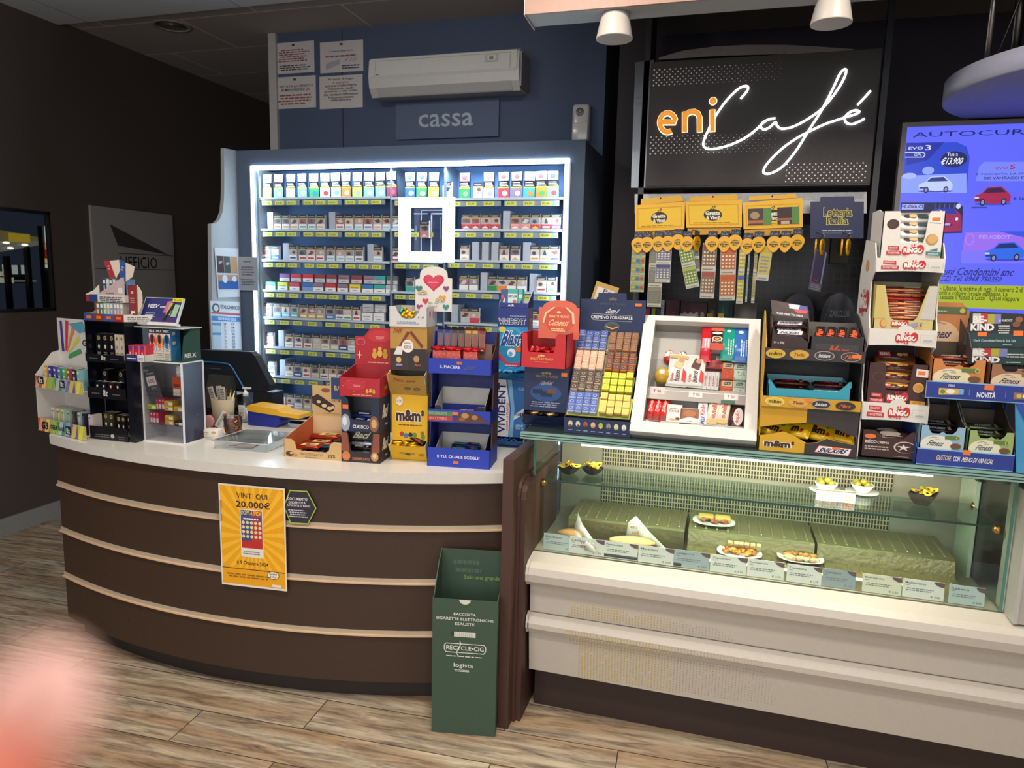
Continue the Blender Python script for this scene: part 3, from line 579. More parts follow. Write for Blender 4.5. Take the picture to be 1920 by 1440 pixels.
# rolls wrapped in paper
def roll(px,Z,rz,L,label,c1,c2):
    p=at(*px,Y=2.768); p.z=Z; t=thing('bread_roll',label,'sandwich',(p.x,p.y,Z),rz)
    def loaf(mb,z0,h,c,w=.038):
        n=14;k=12;vs=[];fs=[]
        for j in range(k+1):
            x=-L/2+L*j/k; s_=max(.08,math.sin(PI*(j+.4)/(k+.8))**.55)
            for i in range(n): a=2*PI*i/n; vs.append((x,w*s_*math.cos(a),z0+h*s_*math.sin(a)))
        for j in range(k):
            for i in range(n): fs.append((j*n+i,j*n+(i+1)%n,(j+1)*n+(i+1)%n,(j+1)*n+i))
        mb.add(vs,fs,c,True)
    mb=MB(); loaf(mb,.014,.012,c2); mb.build('bread_bottom',t)
    mb=MB(); rr=random.Random(4)
    for i in range(12): mb.blob((-L*.38+i*L*.07,-.028,.024+rr.uniform(-.003,.003)),(.012,.007,.004),rr.choice(['b0523a','7d8a3c','d8cfa0']),.2,8,5,i)
    mb.build('filling',t)
    mb=MB(); loaf(mb,.034,.02,c1); mb.build('bread_top',t); return p
def wrap(p,rz,pts,label,txt=None):
    t=thing('paper_wrap',label,'sandwich paper',(p.x,p.y,p.z),rz)
    mb=MB(); vs=[V(q) for q in pts]; n=len(vs)//2
    f=[]
    for i in range(n-1): f.append((i,i+1,n+i+1,n+i))
    mb.add(vs,f,'d5cfc4:r',True)
    o=mb.build('sheet',t); s=o.modifiers.new('thickness','SOLIDIFY'); s.thickness=.0006
    if txt:
        O,U,W=txt; mb=MB(); mb.deco(O,U,W,[('t','eni',0,.55,.6,.3,'b8543a'),('t','café',.1,.1,.8,.3,'b8543a',.2)],.002); mb.build('print',t)
p=roll((1186,1002),.686,D(6),.18,'pale golden round-ended roll with green filling in open paper','d2ae70:r','c0985c:r')
wrap(p,D(6),[(-.11,-.04,.0),(-.04,-.05,-.0),(.04,-.05,.0),(.13,-.035,.0),(-.10,-.045,.012),(-.03,-.056,.018),(.05,-.056,.016),(.135,-.04,.012)],'low white paper edge in front of the pale roll')
wrap(p,D(6),[(-.03,.042,.0),(.03,.042,.0),(.08,.03,.0),(.135,-.03,.0),(-.02,.05,.095),(.01,.05,.125),(.07,.035,.065),(.14,-.025,.02)],'raised white paper corner printed in red behind the pale roll',((-.01,.038,.05),(.045,0,0),(0,0,.045)))
p=roll((1076,992),.686,D(-4),.13,'dark crusty roll with ham at the left end of the case','b58a52:r','a97c48:r')
wrap(p,D(-20),[(.03,-.045,.0),(.09,-.045,.0),(.14,-.05,.0),(.02,-.02,.06),(.06,-.03,.04),(.13,-.06,.03)],'crumpled white paper printed in red beside the dark roll',((.04,-.047,.008),(.06,0,0),(0,.003,.03)))
wrap(p,D(-20),[(.0,.0,.05),(.06,-.02,.03),(.12,-.04,.02),(.0,.03,.115),(.035,.01,.08),(.10,-.02,.045)],'white paper corner standing up with orange stripe beside the dark roll')
# price cards along the front glass
CARDS=[('Emiliano',1018,1080,1003,1042,'c2ccc8'),('Calabrese',1066,1132,1020,1051,'e2e0d6'),('Piemontese',1131,1194,1028,1060,'e2e0d6'),('Marinara',1195,1262,1033,1067,'e2e0d6'),('Leggero',1262,1329,1036,1076,'a9b5b8'),('Vegetariano',1330,1398,1048,1082,'e6e4da'),('Romagnolo',1399,1469,1056,1090,'e6e4da'),('Tramezzino',1473,1539,1067,1101,'e6e4da'),('Tramezzino',1540,1603,1077,1105,'9aa7ac'),('Europeo',1615,1689,1080,1116,'e3dfc8'),('Mediterraneo',1690,1769,1088,1127,'e6e4da'),('Italiano',1777,1845,1098,1136,'b9c6c4')]
prev=None
for i,(s,x0,x1,y0,y1,c) in enumerate(CARDS):
    a=at(x0,y1,Y=2.70-.002*(i%2)); W_=at(x1,y1,Y=2.70).x-a.x; H_=.066; mb=MB(); mb.box((0,0,0),(W_,.0015,H_),c)
    mb.deco(*front(W_,H_),[('t',s,.06,.74,.5,.13,'6a6468'),('r',.06,.66,.1,.02,'6a6468'),('w',.06,.38,.72,.2,2,'8a8488'),('p',[(.74,.98),(1,.98),(1,.72),(.88,.75),(.78,.86)],'6b4a58'),('t','€ 3,50',.68,.1,.24,.12,'6a6468')],.0004)
    lb='white price card reading %s at the front glass'%s
    if i==7: lb='white price card reading Tramezzino, left of the grey-blue one'
    if i==8: lb='grey-blue price card reading Tramezzino, in shadow right of a white one'
    mb.build('price_card',None,lb,'price card','price cards along the front glass',mat=TR(a.x,2.70-.002*(i%2),.668,D(-6),0,0))
# ================================================================ tobacco cabinet
YF=4.0; BX0,BX1=-3.045,-.79; IX0,IX1=-2.9,-.905
cab=thing('tobacco_cabinet','tall blue-grey wall cabinet of cigarette shelves framed by glowing white light strips','cabinet',(0,0,0))
CB='4a586c:r'; CG='8b97a1:p'; SG='b4c4d0:p'
mb=MB(); mb.box((BX0,YF,0),(IX0-.03,4.6,2.51),CB); mb.build('side_panel',cab)
mb=MB(); mb.box((IX1+.03,YF,0),(BX1,4.6,2.51),CB); mb.build('side_panel',cab)
mb=MB(); mb.box((IX0-.03,YF,2.415),(IX1+.03,4.6,2.51),CB); mb.build('top_panel',cab)
mb=MB(); mb.box((IX0-.03,4.24,.1),(IX1+.03,4.6,2.415),'5d80ae:r'); mb.build('back_panel',cab)
mb=MB(); mb.box((IX0-.03,YF+.02,0),(IX1+.03,4.3,.75),CB); mb.build('base',cab)
for x in (IX0-.025,IX1+.0):
    mb=MB(); mb.box((x,YF+.03,.75),(x+.025,4.24,2.4),'a9b6bd:p'); mb.build('inner_side',cab)
for x in (-1.985,-1.635):
    mb=MB(); mb.box((x,YF+.04,.75),(x+.012,4.24,2.4),'707e8c:p'); mb.build('partition',cab)
fin=[(4.0,2.512),(3.888,2.506),(3.88,2.3),(3.872,2.2),(3.855,2.12),(3.825,2.07),(3.79,2.045),(3.745,2.035),(3.727,1.57),(3.72,.95),(4.0,.95)]
mb=MB(); mb.prism([(BX0-.02,y,z) for y,z in fin],(.025,0,0),'9aa0a2:p'); mb.build('curved_side_fin',cab)
LED='cfe4ff:e13'
a=MB(); a.box((IX0-.028,YF-.012,2.388),(IX1+.028,YF+.012,2.412),LED); a.build('light_strip',cab)
for x in (IX0-.028,IX1+.006):
    a=MB(); a.box((x,YF-.012,.8),(x+.022,YF+.012,2.387),LED); a.build('light_strip',cab)
    a=MB(); a.box((x-.002 if x>-2 else x-.01,YF-.008,.8),(x+.032 if x>-2 else x+.024,YF+.014,2.39),'8c9aa5:p'); a.build('strip_channel',cab)
area('cabinet_light',((IX0+IX1)/2,YF+.03,2.375),(D(18),0,0),1.9,.03,14,(.62,.82,1),150)
for x,ry in ((IX0+.01,-90),(IX1-.01,90)): area('cabinet_light',(x,YF+.02,1.6),(0,D(ry),0),1.5,.03,6,(.62,.82,1),150)
SHL=[2.222,2.027,1.833,1.640,1.465,1.272,1.080,.870]; SHR=[2.208,2.030,1.852,1.675,1.48,1.28,1.08,.87]
ntag=0; rnd=random.Random(5)
def shelf(x0,x1,z,bay,row,segs):
    global ntag
    mb=MB(); mb.box((x0,YF+.035,z-.006),(x1,4.24,z),'7a8896:p'); mb.box((x0,YF+.03,z-.012),(x1,YF+.036,z+.001),SG); s=mb.build('shelf',cab)
    x=x0+.02
    for k in range(segs):
        w_=(x1-x0-.03)/segs-.02
        mb=MB(); mb.box((x,YF+.03,z-.048),(x+w_,YF+.034,z-.018),'7d8a94:g'); mb.build('price_rail',s)
        n=max(2,int(w_/.088)); 
        for i in range(n):
            q=x+.006+i*(w_-.01)/n+rnd.uniform(0,.006)
            m=MB(); m.box((q,YF+.0275,z-.046),(q+min(.064,w_/n-.006),YF+.0298,z-.022),'c9cf5a'); m.deco((q,YF+.0275,z-.046),(.06,0,0),(0,0,.024),[('t','€5,%d0'%rnd.randint(0,9),.14,.25,.7,.5,'3c3d20')])
            if ntag<98 and row<7: m.build('price_tag',s); ntag+=1
            else: REST.append(m)
        x+=w_+.02
REST=[]
for r,z in enumerate(SHL): shelf(IX0,-1.985,z,'left',r,3 if r<4 else 2)
for r,z in enumerate(SHR): shelf(-1.623,IX1,z,'right',r,2)
for z in (2.215,2.030,1.84,1.655,1.47,1.27,1.08): shelf(-1.973,-1.635,z,'mid',8,1)
if REST:
    mb=MB()
    for m in REST:
        k=len(mb.v); mb.v+=m.v
        for f,i,sm in zip(m.f,m.mi,m.sm): mb.f.append([k+a for a in f]); mb.mi.append(mb._m(m.ms[i])); mb.sm.append(sm)
    mb.build('price_tags',cab,kind='stuff')
# ---- packs
def packmesh(w_,h,d,kind,c1,c2='e6e6e6',c3=None):
    mb=MB()
    if kind=='blank': mb.box((0,0,0),(w_,d,h),'aab4c4:p'); return mb.mesh('display_card')
    if kind=='carton': 
        mb.box((0,0,0),(w_,d,h),c1); mb.deco(*front(w_,h),[('r',0,0,1,.48,c2),('w',.1,.5,.8,.14,1,'4a4248'),('r',.3,.14,.4,.12,'9a97a0')]); return mb.mesh('pack')
    pics=['b89c94','8a8f98','9a6060','b8a8a0','6c6f78','c8b8b4']; pc=rnd.choice(pics); pd=rnd.choice(['5a3c3a','3a4658','7a4a48','c8c4c8'])
    if kind=='pouch':
        n=8; vs=[];fs=[]
        for j in range(n+1):
            t=j/n; b=.3+.7*math.sin(PI*min(1,t*1.4+.05))if t<.6 else 1-.75*(t-.6)/.4
            b=max(.15,b); z=h*t
            vs+=[(0,d*.4,z),(w_*.5,d*.4-d*.4*b,z),(w_,d*.4,z),(w_*.5,d*.4+d*.5*b,z)]
        for j in range(n):
            for i in range(4): fs.append((j*4+i,j*4+(i+1)%4,(j+1)*4+(i+1)%4,(j+1)*4+i))
        mb.add(vs,fs,'20242c:g'); 
        mb.deco((0,-.004,0),(w_,0,0),(0,0,h),[('r',0,.0,1,.38,c1),('r',0,.38,1,.045,'d8cf3a'),('r',.04,.66,.92,.33,pc),('e',.5,.82,.26,.1,pd),('w',.06,.45,.85,.18,3,'e8e8ee'),('e',.6,.17,.26,.1,c2)])
        mb.box((0,-.003,0),(w_,.006,h),'20242c:g'); return mb.mesh('tobacco_pouch')
    mb.box((0,0,0),(w_,d,h),'d6d6d8' if kind!='dark' else '2c2f38')
    it=[('r',0,0,1,1,c2),('r',0,0,1,.34,c1),('r',0,.76,1,.24,'24262e'),('w',.08,.82,.84,.12,2,'b9bac4'),('r',0,.72,1,.035,'cdb93c'),('r',.04,.36,.92,.36,pc),rnd.choice([('e',.4,.5,.22,.12,pd),('e',.62,.56,.2,.12,pd),('p',[(.1,.38),(.6,.38),(.9,.6),(.5,.68)],pd),('p',[(.1,.6),(.5,.42),(.9,.5),(.7,.7)],pd),('p',[(.3,.37),(.7,.37),(.55,.7),(.4,.68)],pd)])]
    if c3: it+=[('p',[(.12,.06),(.5,.22),(.88,.06)],c3) if kind=='chev' else ('r',.12,.1,.76,.11,c3)]
    mb.deco(*front(w_,h),it); mb.deco((0,0,h),(w_,0,0),(0,d,0),[('r',0,0,1,1,'34363e')]); return mb.mesh('pack')
CN={'e0e4e6':'white','c6d84e':'yellow-green','7cc0de':'light blue','d9c9a0':'beige','3aa05c':'green','d8dce0':'white','d6883a':'orange','a8405a':'magenta','d0a860':'gold','c63a44':'red','3a78c0':'blue','3aa8a0':'teal','8a4450':'maroon','8f7488':'mauve','e6e6e6':'white','7a4a90':'purple','e0908a':'pink','2e8a50':'dark green','e58a2c':'bright orange','b8bcc4':'grey','5c6a66':'grey-green','e2d04c':'yellow','2e4a80':'navy'}
def packs(bay,row,z,xs,kind='pack',w_=.056,h=.088,y=YF+.05,px0=None):
    for i,it in enumerate(xs):
        x=it[0]; k=it[1]; c1=it[2] if len(it)>2 else 'e6e6e6'; c2=it[3] if len(it)>3 else 'e2e2e4'; c3=it[4] if len(it)>4 else None
        ww,hh=w_,h; nm='cigarette_pack'; tp='cigarette pack'
        if k=='b': ww=.042; hh=.105; kk='blank'; nm='shelf_pusher_card'; tp='plain pale divider card'
        elif k=='P': ww=.066; hh=.145; kk='pouch'; nm='tobacco_pouch'; tp='rolling tobacco pouch'
        elif k=='C': ww=.074; hh=.05; kk='carton'; nm='tobacco_stick_box'; tp='flat tobacco stick box'
        elif k=='v': kk='chev'
        elif k=='d': kk='dark'
        else: kk='pack'
        X=at(x,400,Y=y).x if px0 is None else at(x,px0,Y=y).x
        pos='%s from the left'%ORD[min(i,15)] if i<16 else 'last'
        if k=='b': lb='%s, %s in %s row, %s bay'%(tp,pos,ORD[row],bay)
        else: lb='%s %s, %s, %s row, %s bay'%(CN.get(c1,'coloured'),tp,pos,ORD[row],bay)
        inst(packmesh(ww,hh,.022 if kk!='blank' else .12,kk,c1,c2,c3),nm,lb,tp.replace('rolling ',''),'goods in the %s cabinet bay'%bay,TR(X-ww/2,y+rnd.uniform(0,.004),z+.001,0,rnd.uniform(-.04,.04) if k=='P' else 0,rnd.uniform(-.05,.05)))
zx=lambda v:460+v*.2083
zr=lambda v:740+v*.2083
packs('left',0,SHL[0],[(zx(a),'P',c,d) for a,c,d in ((195,'c6d84e','e6e890'),(298,'7cc0de','bfe0ee'),(410,'d9c9a0','e8dcc0'),(515,'7cc0de','e2e08a'),(618,'3aa05c','3a78c0'),(718,'e0e4e6','c63a44'),(820,'e0e4e6','7cc0de'),(910,'d6883a','e6e6e6'),(1008,'c6d84e','7cc0de'),(1112,'7cc0de','e0e4e6'),(1218,'7cc0de','e8f0f4'),(1320,'a8405a','c86a80'))],px0=350)
packs('middle',0,2.215,[(770,'P','3a78c0','d8dce0'),(791,'P','3aa05c','e6e6e6'),(813,'P','c6d84e','e8e8c8'),(838,'p','b8bcc4')],px0=350)
packs('right',0,SHR[0],[(zr(632),'P','3aa05c','8ac08a'),(zr(750),'p','b8bcc4','c8ccd4'),(zr(850),'P','d8dce0','a8a0b0'),(zr(985),'P','c63a44','e2e2e6'),(zr(1102),'P','8f7488','d8b8d0'),(zr(1213),'P','3aa8a0','d6883a'),(zr(1322),'P','d6883a','3aa05c'),(zr(1428),'P','7cc0de','c63a44')],px0=350)
packs('left',1,SHL[1],[(zx(225),'b')]+[(zx(a),'p','e6e6e6','e0e0e2',c) for a,c in ((287,'e58a2c'),(362,'e58a2c'),(438,'e58a2c'),(518,'3aa8a0'),(597,'3aa8a0'),(675,'d0a860'))]+[(zx(778),'b')]+[(zx(a),'p',b_,'e0e0e2',c) for a,b_,c in ((850,'e6e6e6','c63a44'),(932,'e6e6e6','7cc0de'),(1020,'e6e6e6','7cc0de'),(1105,'e6e6e6','3a78c0'),(1187,'e6e6e6','e0908a'),(1270,'e6e6e6','7cc0de'),(1350,'e6e6e6','7cc0de'))],px0=415)
packs('right',1,SHR[1],[(zr(a),'v','c63a44','e2e2e4','e8e8ea') for a in (643,727,816,905)]+[(zr(1005),'b')]+[(zr(1085),'v','e0908a','e2e2e4','e8e8ea'),(zr(1177),'v','e0908a','e2e2e4','e8e8ea'),(zr(1268),'v','c63a44','e2e2e4','e2d04c'),(zr(1365),'p','c63a44','e6e6ea','e8e8ea'),(zr(1452),'p','7a4a90','e6e6ea','e8e8ea')],px0=415)
packs('left',2,SHL[2],[(zx(185),'p','e6e6e6','e2e2e4','2e4a80'),(zx(268),'p','3a78c0','e2e2e4','e8e8ea'),(zx(363),'b')]+[(zx(a),'p','e6e6e6','e2e2e4',c) for a,c in ((428,'2e4a80'),(515,'c63a44'),(592,'c63a44'),(672,'c63a44'),(765,'7cc0de'),(855,'7cc0de'),(938,'7cc0de'),(1022,'2e4a80'))]+[(zx(1125),'b'),(zx(1190),'p','e6e6e6','e2e2e4','7cc0de'),(zx(1352),'p','e6e6e6','e2e2e4','c63a44')],px0=475)
packs('right',2,SHR[2],[(zr(627),'v','e6e6e6','e2e2e4','d0a860'),(zr(725),'b'),(zr(815),'b'),(zr(900),'b'),(zr(985),'v','e6e6e6','e2e2e4','d0a860'),(zr(1085),'v','e6e6e6','e2e2e4','d0a860'),(zr(1185),'b'),(zr(1262),'p','e6e6e6','e2e2e4','e58a2c'),(zr(1352),'p','e6e6e6','e2e2e4','d0a860'),(zr(1440),'p','e6e6e6','e2e2e4','2e4a80')],px0=475)
z=SHL[3]
packs('left',3,z,[(zx(a),'C',c,d) for a,c,d in ((225,'3aa8a0','d8e8ea'),(333,'c6d84e','d8e0d8'),(440,'c63a44','e0e4e6'),(560,'3a78c0','7ca0d0'),(655,'8f7488','e8e8ea'),(765,'c63a44','e8e8ea'),(875,'8f7488','e8e8ea'),(985,'e2d04c','e8e8ea'),(1098,'3a78c0','e8e8ea'),(1205,'3aa8a0','e8e8ea'),(1312,'b8bcc4','e8e8ea'))],px0=530)
packs('left upper',3,z+.055,[(zx(a),'C',c,d) for a,c,d in ((350,'7a4a90','c0c0c8'),(452,'c63a44','c0c0c8'),(562,'c63a44','e0e0e4'),(668,'8a4450','c8c4c8'),(775,'8a4450','c8c4c8'),(885,'8f7488','c8c4c8'),(1000,'8a4450','c8c4c8'),(1115,'8f7488','b8bcc4'),(1210,'3aa8a0','b8bcc4'),(1322,'5c6a66','b8bcc4'))],y=YF+.058,px0=520)
packs('right',3,SHR[3],[(zr(620),'p','e6e6e6','3a78c0'),(zr(708),'p','e6e6e6','c63a44'),(zr(803),'b'),(zr(880),'p','2e8a50','e6e6e6'),(zr(965),'p','e58a2c','e6e6e6'),(zr(1050),'p'),(zr(1145),'p'),(zr(1243),'b'),(zr(1320),'p','e6e6e6','e2e2e4','c63a44'),(zr(1412),'p','e6e6e6','e2e2e4','7cc0de')],px0=535)
packs('middle',3,1.655,[(768,'p','3aa8a0','e6e6e6')],px0=535)
zs=lambda v:460+v*.2083
packs('left',4,SHL[4],[(zs(a),'p',b_,'dfe0e4',c) for a,b_,c in ((200,'7cc0de','e6e6e6'),(283,'7cc0de','e6e6e6'),(362,'7cc0de','e6e6e6'),(440,'3aa8a0','e6e6e6'),(520,'d0a860','e6e6e6'),(595,'d0a860','e6e6e6'),(675,'d0a860','e6e6e6'),(762,'3a78c0','e6e6e6'),(848,'e6e6e6','3a78c0'),(915,'e6e6e6','3aa05c'),(1000,'e6e6e6','c63a44'))]+[(zs(1095),'C','e6e6e6','e0e4e8'),(zs(1200),'C','e6e6e6','e0e4e8')],px0=580)
packs('left upper',4,SHL[4]+.055,[(zs(1103),'C','b8bcc4','b8bcc4'),(zs(1213),'C','b8bcc4','c8ccd0')],y=YF+.058,px0=570)
packs('left',5,SHL[5],[(zs(215),'p','e6e6e6','e0e0e2','c63a44'),(zs(320),'b')]+[(zs(a),'p',b_,'e0e0e2',c) for a,b_,c in ((390,'e6e6e6','b8bcc4'),(475,'e6e6e6','c63a44'),(560,'e6e6e6','c63a44'),(640,'d9c9a0','b8bcc4'),(718,'e6e6e6','d0a860'),(800,'d9c9a0','e6e6e6'),(880,'2e4a80','e6e6e6'),(960,'e6e6e6','b8bcc4'),(1040,'e6e6e6','b8bcc4'))],px0=635)
packs('left',6,SHL[6],[(zs(232),'p','e6e6e6','e0e0e2','2e4a80'),(zs(332),'b')]+[(zs(a),'p',b_,'e0e0e2',c) for a,b_,c in ((395,'e6e6e6','d0a860'),(472,'2e4a80','e6e6e6'),(550,'e6e6e6','c63a44'),(627,'d9c9a0','b8bcc4'),(705,'e6e6e6','8a4450'),(785,'e6e6e6','d0a860'),(862,'e6e6e6','8a4450'),(940,'e6e6e6','b8bcc4'),(1020,'e6e6e6','2e4a80'))],px0=690)
packs('left',7,SHL[7],[(zs(235),'p','e6e6e6','e0e0e2','2e4a80')]+[(zs(a),'p',b_,'e0e0e2',c) for a,b_,c in ((325,'e0908a','e6e6e6'),(400,'8f7488','e6e6e6'),(475,'d8dce0','e0908a'),(553,'d9c9a0','e6e6e6'),(630,'e6e6e6','c63a44'),(708,'e6e6e6','2e4a80'))],px0=745)
packs('right',4,SHR[4],[(852,'b'),(872,'p','b8bcc4'),(890,'p','c63a44'),(1002,'p','e6e6e6','d0a860','b8bcc4'),(1035,'p','b8bcc4')],px0=590)
# framed lit acrylic box in front of the middle bay
YA=3.955; a=at(747,490,Y=YA); b=at(850,369,Y=YA)
t=thing('lit_display_frame','bright white illuminated square frame around a dark glass compartment in the cabinet middle','display',(a.x,YA,a.z)); W_=b.x-a.x; H_=b.z-a.z
mb=MB(); fw=.19
WL='f4f8ff:e2.2'
X1_,X2_,Z1_,Z2_=W_*.195,W_*.81,H_*.16,H_*.845
for i,(p0,p1) in enumerate((((0,0),(W_,Z1_)),((0,Z2_),(W_,H_)),((0,Z1_),(X1_,Z2_)),((X2_,Z1_),(W_,Z2_)))):
    mb.box((p0[0],0,p0[1]),(p1[0],.03,p1[1]),WL)
mb.build('glowing_frame',t)
mb=MB(); mb.box((X1_,.075,Z1_),(X2_,.08,Z2_),'33405e:g'); 
mb.deco((X1_,.075,Z1_),(X2_-X1_,0,0),(0,0,Z2_-Z1_),[('l',[(.22,0),(.22,.96),(1,.96)],.025,'c0d4f0'),('l',[(.53,0),(.53,.88),(1,.88)],.04,'d6e4f8'),('l',[(0,.88),(.4,.88)],.03,'c0d4f0'),('l',[(.8,.3),(.8,.8),(1,.8)],.015,'8094b8'),('l',[(.06,.28),(.06,.6)],.02,'9aa0c0')]); mb.build('rear_pane',t)  # pale lines are painted reflections in the glass
inst(packmesh(.056,.1,.022,'chev','e0908a','e2e2e4','f0f0f2'),'cigarette_pack','single pink cigarette pack standing inside the glowing white frame','cigarette pack',None,TR(a.x+W_*.36,YA+.035,a.z+H_*.38))
mb=MB(); mb.box((W_*.33,.005,H_*.355),(W_*.55,.07,H_*.375),CLEAR); mb.build('glass_ledge',t)
mb=MB(); mb.box((X1_,.002,Z1_),(X2_,.004,Z2_),CLEAR); mb.build('front_pane',t)
# leaflet, calendar, note
XF=BX0+.004
def finpaper(nm,pts,label,items,cat,c='c6ccd2'):
    P=[at(x,y,X=XF+.006) for x,y in pts]; O=P[0]; U=P[1]-P[0]; W__=P[3]-P[0]
    mb=MB(); mb.prism([P[0],P[1],P[2],P[3]],(.001,0,0),c); mb.deco(O+V((.001,0,0)),U,W__,items,.0006)
    return mb.build(nm,None,label,cat)
finpaper('leaflet_holder',[(409,558),(450,557),(447,466),(402,464)],'white leaflet with brown, grey and blue product pictures clipped to the cabinet side fin',[('r',.05,.5,.3,.34,'4a3440'),('r',.36,.5,.28,.34,'4c5450'),('r',.66,.5,.3,.34,'b8946a'),('t','veev',.1,.68,.2,.06,'d8dce0',.3),('t','veev',.42,.66,.2,.06,'d8dce0',.3),('r',.05,.32,.9,.14,'b08a78'),('r',.05,.17,.9,.17,'2a5aa0'),('e',.35,.38,.12,.08,'d8dce0'),('e',.78,.38,.1,.06,'d8dce0')],'leaflet')
finpaper('wall_calendar',[(397,655),(453,655),(449,566),(394,564)],'wall calendar headed GENNAIO 2025 on the cabinet side fin',[('e',.17,.86,.12,.10,'2c3a48'),('e',.17,.86,.08,.065,'c6ccd2'),('t','EDILCHIRICO',.32,.86,.64,.08,'24303c'),('r',.02,.74,.96,.04,'b04a4a'),('r',.02,.60,.96,.1,'3a7ab8'),('t','GENNAIO 2025',.22,.62,.6,.055,'dfe8f0'),('r',.03,.02,.28,.56,'a9c0cc'),('r',.03,.5,.28,.05,'4a84b8'),('r',.03,.3,.28,.05,'4a84b8')]+[('t',str(17+i),.66,.52-i*.07,.1,.045,'2c3440') for i in range(8)]+[('t',str(1+i),.42,.52-i*.07,.05,.04,'8a5a5a') for i in range(8)],'calendar')
a=at(448,544,Y=YF-.016); b=at(482,482,Y=YF-.016); mb=MB(); W_=b.x-a.x;H_=b.z-a.z; mb.box((0,0,0),(W_,.001,H_),'9aa0a8'); mb.deco(*front(W_,H_),[('w',.25,.84,.5,.07,1,'5a606c'),('w',.12,.45,.78,.3,4,'5a606c'),('w',.12,.16,.78,.22,3,'5a606c')]); mb.build('taped_note',None,'grey printed note taped over the left light strip of the cabinet','note',mat=TR(a.x,YF-.016,a.z))
# air freshener on top
a=at(1073,264,Y=4.5); b=at(1106,192,Y=4.5); zt=2.51
t=thing('air_freshener','white wall air freshener dispenser above the right end of the tobacco cabinet','air freshener',(-.985,4.598,2.60)); H_=b.z-2.60
mb=MB(); mb.rbox((0,-.085,0),(.108,0,H_),'b9b5b0:g',.02,3); mb.build('housing',t)
mb=MB(); mb.lathe([(.02,0),(.024,-.006),(.02,-.008),(0,-.004)],(.05,-.084,H_*.78),'4c4f56:g',18,'y'); mb.build('nozzle_ring',t)
mb=MB(); mb.rbox((.006,-.09,H_*.03),(.102,-.08,H_*.5),'c2beb9:g',.004); mb.build('cover_flap',t)
# ================================================================ cartons
def Ht(o,py): return zrow(o,py)-o.z
def carton(t,W,Dp,Hf,Hb,out,inn,fo=None,so=None,dec=(),sdec=(),name='tray',bdec=(),th=.003,z=0,y=0,x=0,floor=True):
    "open carton: fo profile of the front top edge, so profile of the side top edge (fractions of depth, metres up)"
    mb=MB(); e=th/2
    fo=fo or [(0,1),(1,1)]; so=so or [(0,Hf),(1,Hb)]
    fp=[(0,0)]+[(a*W,b*Hf) for a,b in fo]+[(W,0)]
    mb.at(TR(x,y,z))
    mb.prism([(a,0,b) for a,b in fp],(0,e,0),out); mb.prism([(a,e,b) for a,b in fp],(0,e,0),inn)
    sp=[(0,0)]+[(a*Dp,b) for a,b in so]+[(Dp,0)]
    mb.prism([(0,a,b) for a,b in sp],(e,0,0),out); mb.prism([(e,a,b) for a,b in sp],(e,0,0),inn)
    mb.prism([(W-e,a,b) for a,b in sp],(e,0,0),out); mb.prism([(W-th,a,b) for a,b in sp],(e,0,0),inn)
    mb.box((0,Dp-e,0),(W,Dp,Hb),out); mb.box((e,Dp-th,0),(W-e,Dp-e,Hb),inn)
    if floor: mb.box((e,e,.0),(W-e,Dp-e,e),inn)
    if dec: mb.deco(*front(W,Hf),dec)
    if sdec: mb.deco(*rside(Dp,Hf,W),sdec)
    if bdec: mb.deco((e,Dp-th,0),(W-th,0,0),(0,0,Hb),bdec)
    return mb.build(name,t)
def flowmesh(L,w,t,c,dec=(),kind='f',end=None):
    "flow-wrapped bar lying along x, printed side up (+z)"
    mb=MB(); n=10; vs=[];fs=[]; st=[(-.5,.0,1),(-.45,.05,1),(-.43,.9,.94),(.43,.9,.94),(.45,.05,1),(.5,0,1)]
    for sx,th_,ww in st:
        for i in range(n):
            a=2*PI*i/n; ca,sa=math.cos(a),math.sin(a); vs.append((sx*L,w/2*ww*math.copysign(abs(ca)**.5,ca),t/2+max(.06,th_)*t/2*math.copysign(abs(sa)**.7,sa)))
    for j in range(len(st)-1):
        for i in range(n): fs.append((j*n+i,j*n+(i+1)%n,(j+1)*n+(i+1)%n,(j+1)*n+i))
    mb.add(vs,fs,c+':'+kind if ':' not in c else c,True)
    if dec: mb.deco((-.42*L,-w*.42,t*.97),(.84*L,0,0),(0,w*.84,0),dec,.0008)
    return mb.mesh('wrapped_bar')
def stickmesh(L,w,t,c,dec=(),kind='c'):
    mb=MB(); mb.box((-L/2,-w/2,0),(L/2,w/2,t),c+':'+kind); mb.deco((-L/2,-w/2,t),(L,0,0),(0,w,0),dec); return mb.mesh('stick')
def wm(t): return t.matrix_basis.copy()
OR='e8742e'
def sticker(t,x,y,z,w=.022,h=.011,txt='€ 1,50',side='f'):
    mb=MB(); mb.box((x,y-.0012,z),(x+w,y-.0006,z+h),OR); mb.deco((x,y-.0012,z),(w,0,0),(0,0,h),[('t',txt,.12,.25,.75,.5,'7a3414')],.0003); mb.build('price_sticker',t)
TW='ece9e2'
